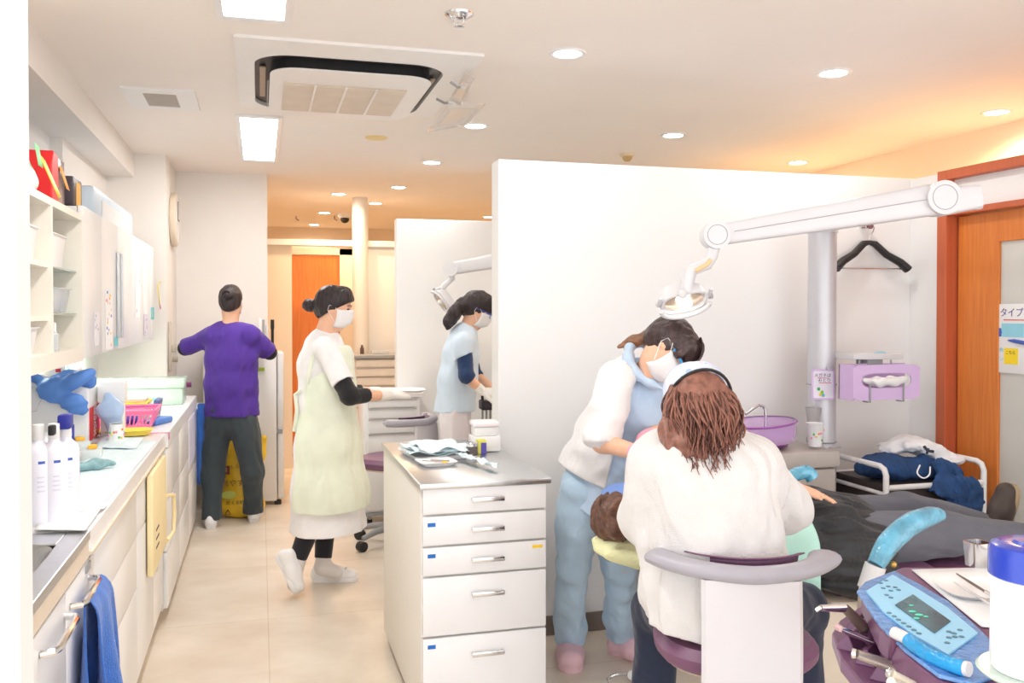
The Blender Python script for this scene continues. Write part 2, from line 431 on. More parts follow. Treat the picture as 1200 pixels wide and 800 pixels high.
dls = [((665, 62), 'unlit-rimmed round white downlight left of the dental lamp pole, nearest of its row', COOL, 6),
       ((977, 85), 'bright round downlight high above the lamp arm', COOL, 6),
       ((1168, 131), 'round downlight at the right edge near the peach wall', WARM, 60),
       ((789, 158), 'small round downlight just above the middle of the partition', COOL, 6),
       ((935, 190), 'small downlight touching the partition top, right of the sensor', WARM, 60),
       ((557, 147), 'round downlight just right of the air conditioner and clear deflector', COOL, 6),
       ((506, 190), 'round downlight beyond the air conditioner, left of the partition edge', COOL, 6),
       ((467, 219), 'downlight over the passage nearest the white middle partition', WARM, 30),
       ((397, 227), 'downlight in warm ceiling above the orange door', WARM, 30),
       ((440, 238), 'downlight beside the top of the cream column', WARM, 30),
       ((380, 249), 'small far downlight left of the dome camera', WARM, 30),
       ((368, 263), 'farthest tiny downlight at the end of the warm ceiling', WARM, 24),
       ((573, 254), 'glowing amber downlight behind the middle partition top', WARM, 60)]
dproto = None
for (p, lab, col, en) in dls:
    q = onz(*p, CH)
    if dproto is None:
        dproto = t = thing('downlight', lab, 'downlight', (q.x, q.y, CH), 0, 'round recessed downlights')
        MB().lathe([(.056, -.001), (.058, -.006), (.074, -.007), (.078, 0)], n=32, cap=False).build('trim_ring', WHITEP, t)
        MB().lathe([(.001, -.0045), (.03, -.005), (.056, -.004), (.056, .0)], n=32).build('lens', LAMPC, t)
    else:
        t = copy_tree(dproto); t.location = (q.x, q.y, CH); t['label'] = lab
    dls_t = t
    lamp('bulb', 'SPOT', (0, 0, -.02), en*1.0, col, t, .05, spot=165, blend=.6)
dproto['label'] = 'round downlight with white ring, nearest of the ceiling spots, right of the air conditioner'
# ================================================================ LEFT COUNTER
FX = -.43; WX = -1.03; CT = .87
TOWELB = mat('blue_towel', s2l(52, 108, 196), .9, var=.12, scale=40, bump=.5, bscale=260, sheen=.3)
BLUEG = mat('blue_glove_nitrile', s2l(88, 136, 212), .5, var=.1, bump=.2)
YELP = mat('yellow_plastic', s2l(236, 214, 90), .4)
PINKP = mat('pink_plastic', s2l(242, 128, 178), .35)
REDP = mat('red_card', s2l(222, 42, 46), .4)
AMBER = mat('amber_note', s2l(248, 190, 60), .6)
NAVYCAP = mat('navy_cap', s2l(40, 48, 150), .35)
PAPER = mat('white_paper', (.84, .85, .86), .7, var=.015)
PALEBL = mat('pale_blue_paper', s2l(222, 238, 243), .7, var=.04, scale=30, bump=.3, bscale=50)
MINTG = mat('pale_green_glass', s2l(214, 238, 226), .15, alpha=.75, var=.03)
CLEARB = mat('clear_box_plastic', s2l(226, 232, 238), .2, alpha=.45, var=.02)
INK = mat('dark_ink', (.03, .03, .05), .6)
BLUEI = mat('blue_ink', s2l(70, 100, 190), .6); REDI = mat('red_ink', s2l(214, 60, 70), .6); GREENI = mat('green_ink', s2l(90, 190, 120), .6)
TEALI = mat('teal_print', s2l(110, 200, 210), .6); PINKI = mat('pink_print', s2l(240, 150, 190), .6); YELI = mat('yellow_print', s2l(245, 215, 90), .6)
CREAMP = mat('cream_plastic_pouch', s2l(244, 226, 178), .5)

cab = thing('base_cabinet', 'long white laminate base cabinet nearest on the left, under the wet sink end', 'cabinet', (-.75, 2.9, 0))
MB().box((WX+.005, 1.54, .09), (FX-.02, 4.345, .68)).box((WX+.005, 2.45, .68), (FX-.02, 4.345, .80)).box((FX-.04, 1.54, .68), (FX-.02, 2.45, .80)).build('body', CABW, cab, world=True, smooth=False)
MB().box((WX+.005, 1.54, 0), (FX-.07, 4.345, .09)).build('plinth', BEIGEP, cab, world=True, smooth=False)
def front(px0, px1, z0, z1, par, name='drawer', X=FX, y0=None, y1=None, m=None):
    a = onx(px0, 600, X).y if y0 is None else y0; b = onx(px1, 600, X).y if y1 is None else y1
    return MB().box((X-.02, a+.002, z0+.002), (X, b-.002, z1-.002), bev=.003).build(name, m or CABW, par, world=True)
def barhandle(y0, y1, z, par, X=FX, r=.006, out=.03, m=CHROME):
    return MB().tube([(X, y0, z), (X+out*.8, y0+.008, z), (X+out, y0+.03, z), (X+out, y1-.03, z), (X+out*.8, y1-.008, z), (X, y1, z)], r, n=8).build('handle', m, par, world=True)
d = front(0, 0, .1, .79, cab, 'door', y0=1.55, y1=2.24); h = barhandle(1.98, 2.22, .74, d, r=.008)
d = front(0, 0, .1, .79, cab, 'door', y0=2.24, y1=2.60); h = barhandle(2.28, 2.52, .742, d, r=.008)
for (a, b, z0, z1) in ((2.60, 3.45, .62, .79), (2.60, 3.45, .44, .62), (2.60, 3.45, .1, .44), (3.45, 3.97, .62, .79), (3.45, 3.97, .1, .62), (3.97, 4.345, .1, .79)):
    front(0, 0, z0, z1, cab, 'drawer' if z1-z0 < .3 else 'door', y0=a, y1=b)
MB().box((FX, 2.47, .765), (FX+.004, 2.53, .785)).build('vent_slot', MIDG, cab, world=True, smooth=False)
# round latch knob with dark lip near the far end
kp = onx(176, 662, FX)
MB().lathe([(.001, .03), (.02, .03), (.03, .024), (.033, .012), (.03, 0)], M=Matrix.Rotation(R(90), 4, 'Y'), c=(FX, kp.y, kp.z), n=24).build('latch', CHROME, cab, world=True)
MB().lathe([(.034, 0), (.044, .002), (.047, .012), (.042, .022), (.036, .012)], M=Matrix.Rotation(R(90), 4, 'Y'), c=(FX, kp.y, kp.z), n=24, cap=False).build('latch_ring', WHITEP, cab, world=True)
# worktops
st = thing('sink_worktop', 'stainless steel sink worktop at the near left corner', 'sink', (-.73, 2.0, .8))
b = MB()
sx0, sx1, sy0, sy1 = -.93, -.475, 1.6, 2.37
b.box((WX, 1.54, .845), (sx0, 2.5, .87)).box((sx1, 1.54, .845), (FX+.008, 2.5, .87)).box((sx0, sy1, .845), (sx1, 2.5, .87)).box((sx0, 1.54, .845), (sx1, sy0, .87))
b.build('rim', STEEL, st, world=True, bev=.003, smooth=False)
def rr(x0, x1, y0, y1, r, z, n=6):
    P = []
    for (cx, cy, a0) in ((x1-r, y1-r, 0), (x0+r, y1-r, 90), (x0+r, y0+r, 180), (x1-r, y0+r, 270)):
        for i in range(n+1):
            t = R(a0+90*i/n); P.append(Vector((cx+r*math.cos(t), cy+r*math.sin(t), z)))
    return P
bb = MB().rings([rr(sx0-.004, sx1+.004, sy0-.004, sy1+.004, .08, .872), rr(sx0+.004, sx1-.004, sy0+.004, sy1-.004, .08, .862), rr(sx0+.02, sx1-.02, sy0+.02, sy1-.02, .09, .72), rr(sx0+.07, sx1-.07, sy0+.07, sy1-.07, .09, .695)], cap=False)
bb.bm.faces.new([bb.bm.verts.new(p) for p in rr(sx0+.07, sx1-.07, sy0+.07, sy1-.07, .09, .695)])
bb.build('basin', STEEL, st, world=True)
MB().box((FX-.02, 1.54, .80), (FX+.004, 2.5, .845)).build('edge_strip', BEIGEP, st, world=True, smooth=False)
ct = thing('worktop', 'white laminate worktop of the near cabinet, covered with papers', 'worktop', (-.73, 3.4, .8))
MB().box((WX, 2.5, .802), (FX+.008, 4.40, CT), bev=.004).build('slab', CABW, ct, world=True, smooth=False)
MB().box((FX-.01, 2.5, .806), (FX+.014, 4.35, .815)).build('lower_trim', BEIGEP, ct, world=True, smooth=False)

cab2 = thing('base_cabinet', 'white base cabinet with four-tier drawers at the far end of the left counter', 'cabinet', (-.75, 5.3, 0))
MB().box((WX+.005, 4.36, .06), (FX-.005, 6.30, .80)).build('body', CABW, cab2, world=True, smooth=False)
MB().box((WX+.005, 4.40, 0), (FX-.05, 6.30, .06)).build('plinth', BEIGEP, cab2, world=True, smooth=False)
for (a, b, zs) in ((4.35, 4.98, (.07, .33, .56, .80)), (4.98, 5.62, (.07, .33, .56, .80)), (5.62, 6.3, (.07, .45, .80))):
    for z0, z1 in zip(zs[:-1], zs[1:]):
        MB().box((FX-.005, a+.003, z0+.003), (FX+.018, b-.003, z1-.003), bev=.004).build('drawer', CABW, cab2, world=True)
MB().ell((FX-.02, 4.9, .03), (.02, .02, .03)).build('caster', DARKP, cab2, world=True)
MB().box((FX+.018, 5.66, .50), (FX+.021, 6.1, .78)).build('lilac_sheet', mat('lilac_sheet', s2l(212, 214, 240), .5), cab2, world=True, smooth=False)
ct2 = thing('worktop', 'white worktop at the far end with pink liner edge', 'worktop', (-.73, 5.3, .8))
MB().box((WX, 4.402, .802), (FX+.02, 6.32, CT), bev=.004).build('slab', CABW, ct2, world=True, smooth=False)
MB().box((-.80, 4.402, CT+.0003), (FX+.022, 4.43, CT+.001)).box((FX+.021, 4.402, CT-.03), (FX+.024, 4.43, CT+.001)).build('pink_liner', mat('pink_liner', s2l(226, 150, 180), .5), ct2, world=True, smooth=False)

# towels ----------------------------------------------------------------
def towel(name, label, x, y, z, wdt, L1, L2, m, thick=.006, amp=.012, seed=0, group=None, swing=0):
    """cloth folded over a bar running along Y at (x,y,z)"""
    t = thing(name, label, 'towel', (x, y, z), 0, group)
    mb = MB(); n, k = 26, 22; r = random.Random(seed); ph = [r.uniform(0, 6) for _ in range(4)]; g = []
    prof = []
    for j in range(n+1):
        s = j/n*(L1+L2)
        if s < L1: prof.append((.016, -(L1-s)))
        else: prof.append((-.012, -(s-L1)))
    pts = [(px, pz) for px, pz in prof]
    for i in range(k+1):
        v = i/k; row = []
        for j, (px, pz) in enumerate(pts):
            dd = min(1, abs(pz)/max(L1, .01)*1.6)
            gather = .60+.55*min(1, dd)
            yy = (v-.5)*wdt*gather+swing*dd
            off = amp*dd*(math.sin(v*11+ph[0])+.5*math.sin(v*23+ph[1]+pz*5))
            row.append(mb.bm.verts.new((px+off+(.015*dd if px > 0 else -.0), yy, pz+.012*max(0, 1-abs(pz)/.03))))
        g.append(row)
    for i in range(k):
        for j in range(n): mb.bm.faces.new((g[i][j], g[i+1][j], g[i+1][j+1], g[i][j+1]))
    mb.build('cloth', m, t, solid=thick, sub=1)
    return t
towel('hand_towel', 'blue towel hung over the handle of the near sink cabinet door', FX+.036, 2.42, .752, .34, .46, .40, TOWELB, seed=3, amp=.020)
rail = thing('towel_rail', 'small white towel rail at the far end of the left counter', 'towel rail', (-.37, 6.27, .80))
MB().tube([(-.42, 6.315, .80), (-.32, 6.315, .80)], .007).box((-.425, 6.30, .78), (-.40, 6.325, .82)).build('bar', WHITEP, rail, world=True)
def towel_x(label, x0, x1, y, z, L, m, seed=1):
    t = thing('hand_towel', label, 'towel', ((x0+x1)/2, y, z)); mb = MB()
    for sy, LL in ((-1, L), (1, L*.7)):
        quadrop(mb, ((x0-x1)/2, sy*.012, .012), ((x1-x0)/2, sy*.012, .012), ((x1-x0)/2, sy*.02, -LL), ((x0-x1)/2, sy*.02, -LL), 14, 14,
                lambda u, v: Vector((0, .010*v*math.sin(u*16+seed), 0)))
    quadrop(mb, ((x0-x1)/2, -.012, .012), ((x1-x0)/2, -.012, .012), ((x1-x0)/2, .012, .012), ((x0-x1)/2, .012, .012), 14, 2)
    mb.build('cloth', m, t, solid=.006); return t
towel_x('long blue towel hanging at the end of the counter beside the purple top', -.41, -.33, 6.315, .80, .52, TOWELB)

# pouch with strap on the cabinet side
pc = thing('plastic_pouch', 'cream plastic pouch with loop strap hanging on the left drawer fronts', 'pouch', (FX+.01, 3.9, .5))
y0, y1 = onx(171, 600, FX).y, onx(187, 600, FX).y
mb = MB(); mb.box((FX+.004, y0-.02, .40), (FX+.03, y1, .80), bev=.01); mb.build('pouch_body', CREAMP, pc, world=True)
MB().tube([(FX+.03, y1, .62), (FX+.05, y1+.10, .60), (FX+.05, y1+.13, .52), (FX+.05, y1+.08, .44), (FX+.03, y1, .42)], .009).build('strap', CREAMP, pc, world=True)
mb = MB()
for i in range(3): mb.box((FX+.0305, y0+.06, .56-.035*i), (FX+.0315, y0+.16, .568-.035*i))
mb.build('printed_lines', INK, pc, world=True, smooth=False)

# --------------------------------------------------------------- things on the worktop
def sheet(name, label, pxs, z, m, cat='paper', t=.0015, group=None, amp=.0):
    P = [onz(*p, z) for p in pxs]; c = sum(P, Vector())/len(P)
    mb = MB(); quadrop(mb, P[0], P[1], P[2], P[3], 8, 8, lambda u, v: Vector((0, 0, amp*(1+math.sin(u*9+v*5)*math.cos(v*8-u*3))+t)))
    o = mb.build(name, m, world=True, loc=tuple(c), solid=t)
    return setp(o, label, cat, group)
sheet('paper_towel_sheet', 'pale blue paper sheet under the loose instruments on the near worktop', ((60, 606), (105, 610), (185, 517), (105, 520)), CT, PALEBL, amp=.002)
sheet('paper_sheet', 'white sheet lying across the worktop in front of the white bottles', ((40, 622), (100, 622), (122, 592), (60, 590)), CT+.005, PAPER, amp=.001)
sheet('paper_sheet', 'narrow white paper strip on the blue sheet near the worktop edge', ((88, 600), (122, 596), (127, 589), (90, 593)), CT+.009, PAPER)
sheet('tray_cloth', 'pale blue cloth beside the paper cup on the left worktop', ((112, 526), (160, 526), (168, 514), (118, 512)), CT+.006, PALEBL, amp=.003)
def bottle(name, label, px, py, d_r, h, m, capm=None, group=None, z=CT, prof=None, loc=None):
    p = onz(px, py, z) if loc is None else Vector(loc)
    t = thing(name, label, 'bottle', (p.x, p.y, z), 0, group); r = d_r
    MB().lathe(prof or [(.001, 0), (r*.96, 0), (r, .006), (r, h*.80), (r*.9, h*.86), (r*.45, h*.92), (r*.4, h*.95), (r*.4, h)], n=28).build('bottle_body', m, t)
    MB().lathe([(.001, h+.03), (r*.42, h+.028), (r*.45, h-.01), (r*.42, h-.012)], n=20).build('cap', capm or WHITEP, t)
    return t
LILACW = mat('lilac_white_plastic', s2l(238, 238, 250), .3, var=.01)
def ink_lines(t, r, z0, n, dz, w, m, wmul=1.0, ang=-70):
    mb = MB(); rr_ = random.Random(5)
    for i in range(n):
        a0 = R(ang); da = w*rr_.uniform(.5, 1)/r
        pts0 = [Vector(((r+.0006)*math.cos(a0+da*k/5), (r+.0006)*math.sin(a0+da*k/5), z0-i*dz)) for k in range(6)]
        g0 = [mb.bm.verts.new(p) for p in pts0]; g1 = [mb.bm.verts.new(p+Vector((0, 0, -dz*.35))) for p in pts0]
        for k in range(5): mb.bm.faces.new((g0[k], g0[k+1], g1[k+1], g1[k]))
    mb.build('printed_label', m, t, smooth=False)
GRP = 'white spray bottles by the sink'
def spraybottle(label, px, py, hd):
    t = bottle('spray_bottle', label, px, py, .033, .235, LILACW, group=None)
    ink_lines(t, .033, .17, 1, .02, .02, BLUEI, ang=-80); ink_lines(t, .033, .13, 4, .012, .02, mat('faint_print', s2l(222, 222, 238), .5), ang=-85)
    if hd == 'black': MB().box((-.008, -.035, .235), (.008, .02, .262), bev=.004).build('nozzle', DARKP, t)
    if hd == 'navy':
        mb = MB().box((-.016, -.03, .245), (.016, .02, .285), bev=.006); mb.box((.004, .006, .19), (.018, .022, .255), bev=.004); mb.build('trigger', NAVYCAP, t)
    return t
spraybottle('tall white pump bottle at the left edge of the worktop, right behind the wall end', 46, 614, '')
spraybottle('tall white bottle with a short black nozzle, middle of three on the worktop', 64, 612, 'black')
spraybottle('tall white bottle with navy trigger cap, nearest the aisle', 78, 608, 'navy')
# big dispenser box with gloves draped
dx0, dx1, dy0, dy1 = -.97, -.70, 4.12, 4.40
dp = thing('dispenser_unit', 'large white disposal box on the worktop draped with blue gloves', 'box', ((dx0+dx1)/2, (dy0+dy1)/2, CT))
mb = MB(); mb.prism([(dx0, dy0, CT), (dx1, dy0, CT), (dx1, dy0, CT+.235), (dx0, dy0, CT+.33)], (0, dy1-dy0, 0)); mb.build('housing', WHITEP, dp, world=True, bev=.006, smooth=False)
MB().box((dx1-.002, dy0+.02, CT+.01), (dx1+.002, dy1-.02, CT+.15)).build('side_panel', REDP, dp, world=True, smooth=False)
for i, s in enumerate(('感', '染')): text(s, .075, WHITEP, dp, frame((dx1+.003, (dy0+dy1)/2, CT+.115-.07*i), (0, 1, 0), (0, 0, 1)), world=True)
MB().tube([(dx0+.03, dy0-.01, CT+.25), (dx0+.08, dy0-.03, CT+.25), (dx0+.10, dy0-.03, CT+.2), (dx0+.08, dy0-.03, CT+.15), (dx0+.02, dy0-.01, CT+.14)], .003).build('cord', GREYP, dp, world=True)
MB().box((dx0+.02, dy0-.035, CT+.12), (dx0+.05, dy0, CT+.30), bev=.006).build('handpiece_holder', WHITEP, dp, world=True)
f = Field(); c0 = Vector((dx0+.05, dy0+.01, CT+.29)); 
f.chain([c0, c0+Vector((.09, -.045, -.05)), c0+Vector((.17, -.05, -.11)), c0+Vector((.205, -.045, -.15))], [.024, .032, .030, .018], k=.03, side=(0, 1, 0), w=.45)
f.chain([c0+Vector((.06, .04, -.01)), c0+Vector((.14, .03, -.01)), c0+Vector((.22, .03, -.03))], [.022, .034, .028], k=.03)
f.chain([c0+Vector((.17, -.04, -.02)), c0+Vector((.235, -.03, .01))], [.035, .02], k=.03)
gl = thing('glove_pile', 'crumpled blue disposable gloves hanging over the white box front', 'gloves', tuple(c0))
fmesh('glove', f.mesh(.006, folds(.005, (40, 40, 40), 2)), BLUEG, gl)
nt_ = onx(62, 440, -.82); t = thing('sticky_note', 'yellow note standing up from the top of the white box', 'note', (dx0+.09, 4.15, CT+.33))
mb = MB(); quadrop(mb, (-.025, 0, .10), (.01, 0, .11), (.035, -.01, -.01), (0, -.01, -.02), 4, 6, lambda u, v: Vector((0, -.01*math.sin(v*3), 0))); mb.build('paper', AMBER, t, solid=.001)
t = thing('glove_box', 'small white box of tissues with red print among blue gloves', 'box', (dx0+.12, 4.18, CT+.30))
MB().box((-.035, -.03, -.02), (.045, .03, .045), bev=.003).build('carton', PAPER, t); MB().box((.02, -.032, .005), (.04, -.0305, .02)).build('print', REDI, t)
t = thing('box', 'white carton leaning beside the glove covered box', 'box', (-.63, 4.33, CT))
MB().box((-.06, -.05, .16), (.05, .06, .25), bev=.004).box((-.05, -.04, 0), (.04, .05, .16), bev=.004).build('carton', PAPER, t)
f = Field(); f.chain([(-.64, 4.22, CT+.19), (-.63, 4.2, CT+.14), (-.61, 4.24, CT+.03)], [.03, .038, .025], k=.03, side=(0, 1, 0), w=.5)
t = thing('cloth_bag', 'pale blue translucent bag tied beside the white carton', 'bag', (-.60, 4.22, CT+.1)); fmesh('bag_body', f.mesh(.006, folds(.006, (30, 30, 30), 5)), mat('pale_blue_bag', s2l(176, 200, 232), .4, var=.1), t)
# grey appliance with white handle, behind
t = thing('ultrasonic_cleaner', 'grey bench cleaner with white lid and light blue handle behind the gloves', 'cleaner', (-.935, 4.70, CT))
MB().box((-.09, -.13, 0), (.085, .14, .24), bev=.02).build('casing', mat('warm_grey_casing', s2l(170, 168, 160), .4), t)
MB().box((-.092, -.14, .24), (.09, .15, .29), bev=.02).build('lid', WHITEP, t)
MB().tube([(-.07, -.1, .285), (-.06, -.1, .325), (.05, -.1, .325), (.07, -.1, .285)], .01).build('lid_handle', mat('light_blue_plastic', s2l(150, 214, 236), .35), t)
t = thing('control_box', 'grey control box with blue lever behind the white bottles', 'machine', (-.95, 3.75, CT))
MB().box((-.06, -.08, 0), (.06, .08, .30), bev=.01).build('casing', WHITEP, t); MB().box((-.045, -.084, .17), (.05, -.079, .27)).build('screen', mat('dark_green_screen', s2l(70, 90, 80), .3), t)
MB().tube([(-.04, -.09, .2), (0, -.10, .2), (.05, -.11, .21)], .014).build('lever', BLUEI, t)
MB().tube([(-.02, -.09, .14), (.0, -.1, .08), (.03, -.1, .03), (0, -.1, .0)], .006).build('hose', MIDG, t)
# crumpled tape roll, tape dispenser, small boxes
def smallbox(name, label, px, py, s, m, rz=0, z=CT, extra=None, cat='box'):
    p = onz(px, py, z); t = thing(name, label, cat, (p.x, p.y, z), rz)
    MB().box((-s[0]/2, -s[1]/2, 0), (s[0]/2, s[1]/2, s[2]), bev=.004).build('casing', m, t)
    if extra: MB().box((-s[0]*.2, -s[1]*.2, s[2]), (s[0]*.25, s[1]*.25, s[2]+.014), bev=.003).build('tape_end', extra, t)
    return t
smallbox('tape_dispenser', 'low white tape dispenser with orange tape end, right one beside the blue sheet', 108, 536, (.07, .10, .035), mat('pale_grey_card', s2l(214, 222, 222), .5), .1, extra=AMBER)
smallbox('tape_dispenser', 'low white dispenser just behind the navy trigger cap', 93, 526, (.075, .10, .035), mat('pale_grey_card', (.7, .7, .7), .5), .3, extra=AMBER)
t = smallbox('label_printer', 'white label roll box with blue lettering behind the bottles', 54, 540, (.09, .13, .10), WHITEP, .5)
MB().box((-.03, -.067, .05), (.03, -.0655, .062)).box((-.03, -.067, .025), (.02, -.0655, .037)).build('blue_print', BLUEI, t)
smallbox('adhesive_tube', 'orange capped tube behind the leftmost white bottle', 42, 560, (.03, .03, .12), WHITEP, 0, extra=mat('orange_cap', s2l(240, 150, 40), .4), cat='tube')
p = onz(112, 552, CT)
t = thing('instrument_pouch', 'small grey-green crumpled pouch on the pale blue sheet', 'pouch', (p.x, p.y, CT+.008))
f = Field(); f.chain([(p.x-.05, p.y-.03, CT+.02), (p.x, p.y, CT+.024), (p.x+.05, p.y+.04, CT+.02)], [.016, .02, .012], k=.02); fmesh('pouch_body', f.mesh(.005, folds(.004, (60, 60, 60), 4)), mat('grey_green_pouch', s2l(132, 170, 176), .4, var=.2, scale=60), t)
# paper cup
def cup(label, loc, r=.034, h=.075, inv=False):
    t = thing('paper_cup', label, 'cup', loc, 0)
    a, b_ = (r*.75, r) if not inv else (r, r*.75)
    MB().lathe([(.001, .003), (a, .003), (a, 0), (b_, h), (b_+.002, h+.002), (b_-.002, h+.002), (b_-.004, h-.002), (a-.003, .006)], n=28, cap=False).build('cup_wall', PAPER, t)
    if inv: MB().lathe([(.001, h), (b_, h)], n=28).build('base', PAPER, t)
    mb = MB(); rr2 = random.Random(3); 
    ms = [PINKI, GREENI, YELI, mat('orange_print', s2l(242, 140, 70), .5)]
    for i in range(9):
        a_ = R(-150+i*18); zz = h*rr2.uniform(.25, .8); rad = a+(b_-a)*zz/h+.0008; c = Vector((rad*math.cos(a_), rad*math.sin(a_), zz))
        q = MB(); q.ell(c, (.0045, .0045, .0055), n=8); q.build('printed_dot', ms[i % 4], t)
    return t
p = onz(136, 519, CT); cup('upside-down white paper cup with faint colour dots on the left worktop', (p.x, p.y, CT+.006), inv=True)
# yellow oval tray and pink basket
def ringprof(a, b, z, n=32, c=(0, 0), pw=2.6):
    P = []
    for i in range(n):
        t = 2*math.pi*i/n; x = math.cos(t); y = math.sin(t)
        P.append(Vector((c[0]+a*math.copysign(abs(x)**(2/pw), x), c[1]+b*math.copysign(abs(y)**(2/pw), y), z)))
    return P
p = onz(155, 508, CT); t = thing('oval_tray', 'yellow oval plastic tray next to the paper cup', 'tray', (p.x-.02, p.y-.07, CT+.004), R(4))
MB().rings([ringprof(.10, .055, 0), ringprof(.115, .065, .022), ringprof(.122, .072, .024), ringprof(.118, .068, .02), ringprof(.098, .05, .006), ringprof(.002, .002, .005)], cap=True).build('tray_shell', YELP, t)
bx = thing('basket', 'pink slotted plastic basket with blue liners on the far left worktop', 'basket', (-.665, 4.66, CT+.006))
hw, hd, bh = .155, .12, .085
mb = MB()
def slat_wall(mb, a, b, a2, b2, n):
    """a,b bottom corners; a2,b2 top corners"""
    a, b, a2, b2 = map(Vector, (a, b, a2, b2)); nrm = (b-a).cross(a2-a).normalized()*.003
    def q(u0, u1, v0, v1):
        P = [a.lerp(b, u0).lerp(a2.lerp(b2, u0), v0), a.lerp(b, u1).lerp(a2.lerp(b2, u1), v0), a.lerp(b, u1).lerp(a2.lerp(b2, u1), v1), a.lerp(b, u0).lerp(a2.lerp(b2, u0), v1)]
        mb.prism(P, nrm)
    q(0, 1, 0, .22); q(0, 1, .78, 1)
    for i in range(n+1): u = i/n*(1-.3/n); q(u, u+.35/n, .22, .78)
B = [(-hw, -hd, 0), (hw, -hd, 0), (hw, hd, 0), (-hw, hd, 0)]; T = [(x*1.18, y*1.18, bh) for x, y, _ in B]
for i in range(4): slat_wall(mb, B[i], B[(i+1) % 4], T[i], T[(i+1) % 4], 18 if i % 2 == 0 else 14)
mb.box((-hw, -hd, 0), (hw, hd, .003))
mb.build('basket_shell', PINKP, bx, smooth=False)
mb = MB()
for i in range(4):
    a, b_ = Vector(T[i]), Vector(T[(i+1) % 4]); mb.tube([a, b_], .007, n=6)
mb.build('rim', PINKP, bx)
t = thing('glove_pile', 'dark blue crumpled gloves lying in the pink basket', 'gloves', (-.74, 4.64, CT+.02))
f = Field(); f.chain([(-.80, 4.62, CT+.04), (-.72, 4.6, CT+.07), (-.62, 4.62, CT+.05)], [.03, .04, .02], k=.04); f.chain([(-.7, 4.7, CT+.04), (-.6, 4.7, CT+.04)], [.035, .03], k=.03)
fmesh('glove', f.mesh(.006, folds(.008, (40, 40, 40), 8)), mat('deep_blue_nitrile', s2l(66, 92, 186), .45, var=.15), t)
# glass covered trays behind
t = thing('instrument_case', 'clear lidded case with amber rim behind the pink basket', 'case', (-.70, 5.10, CT))
MB().box((-.17, -.11, 0), (.13, .12, .075), bev=.008).build('case_body', CLEARB, t); MB().box((-.175, -.115, .075), (.135, .125, .087), bev=.004).build('amber_rim', AMBER, t); MB().box((-.165, -.105, .087), (.125, .115, .11), bev=.008).build('lid', CLEARB, t)
t = thing('glass_tray_box', 'long pale green glass instrument box at the far end of the counter', 'glass box', (-.70, 5.85, CT))
MB().box((-.30, -.14, 0), (.25, .14, .10), bev=.01).build('glass_body', MINTG, t); MB().box((-.31, -.15, .10), (.26, .15, .155), bev=.012).build('glass_lid', MINTG, t)
MB().box((-.28, -.142, .03), (.10, -.1405, .045)).build('teal_stripe', TEALI, t)
MB().cyl((.262, 0, .11), (.29, 0, .11), .016).build('knob', mat('plum_knob', s2l(110, 40, 90), .4), t)
t = thing('faucet', 'small silver tap arching behind the counter trays', 'tap', (-.88, 5.35, CT))
MB().cyl((0, 0, 0), (0, 0, .12), .018).tube([(0, 0, .11), (-.01, -.02, .17), (-.05, -.08, .19), (-.1, -.15, .17), (-.11, -.17, .14)], .011).build('spout', CHROME, t)
t = thing('wash_basin', 'white basin set behind the far worktop trays', 'basin', (-.82, 5.5, CT))
MB().box((-.15, -.06, 0), (.12, .14, .085), bev=.02).build('basin_rim', WHITEP, t)
t = thing('scissors_case', 'dark blue slim box leaning at the counter edge beside the clear case', 'box', (-.53, 5.06, CT)); MB().box((-.018, -.08, 0), (.012, .08, .10), bev=.004, M=Matrix.Rotation(R(8), 4, 'Y')).build('casing', mat('slate_blue', s2l(86, 100, 150), .4), t)
t = thing('wrapped_instruments', 'blue and white wrapped instrument bundle at the worktop edge', 'bundle', (-.52, 4.72, CT))
MB().box((-.03, -.02, .0), (.04, .16, .03), bev=.01, M=Matrix.Rotation(R(-20), 4, 'Z')).build('wrap', BLUEG, t); MB().tube([(-.02, -.06, .02), (.03, .1, .04)], .006).build('handles', CHROME, t)

# ================================================================ WALL CABINETS
CX = -.67
sc_ = thing('open_shelf_cabinet', 'open white wall shelf with bins at the near end of the wall cabinets', 'shelf', (-.85, 2.9, 1.24))
T_ = .022
yA, yB, yC, yD_ = 2.0, 2.62, 3.31, 3.855
CRS = mat('cream_shelf_laminate', s2l(240, 234, 222), .4, var=.01)
mb = MB()
mb.box((WX, yA, 1.785), (CX, yD_, 1.81)).box((WX, yA, 1.235), (CX, yD_, 1.29)); mb.build('carcass', CRS, sc_, world=True, smooth=False)
MB().box((WX, yA, 1.29), (WX+.01, yD_, 1.785)).build('back_panel', CRS, sc_, world=True, smooth=False)
for yv in (yA, yB, yC-.01, yD_-T_): MB().box((WX, yv, 1.29), (CX, yv+T_, 1.785)).build('side_panel', CRS, sc_, world=True, smooth=False)
SHG = mat('glass_shelf', s2l(190, 214, 208), .1, alpha=.7)
for z in (1.40, 1.577): MB().box((WX, yA, z), (CX-.01, yC, z+.018)).build('shelf', CRS, sc_, world=True, smooth=False)
for z in (1.418, 1.582): MB().box((WX, yC+.01, z), (CX-.02, yD_-T_, z+.006)).build('glass_shelf', SHG, sc_, world=True, smooth=False)
mb = MB(); [mb.cyl((CX-.12, yD_-T_-.012, z), (CX-.12, yD_-T_, z), .006) for z in (1.412, 1.576)]; mb.build('shelf_pins', MIDG, sc_, world=True)
wc = thing('wall_cabinet', 'long white wall cabinet with vertical grey handles above the left counter', 'cabinet', (-.85, 5.0, 1.24))
MB().box((WX, 3.86, 1.25), (CX-.022, 6.29, 1.845)).build('body', CABW, wc, world=True, smooth=False)
ed = [3.86]+[onx(p, 330, CX).y for p in (119.5, 139, 155, 168, 176)]+[6.29]
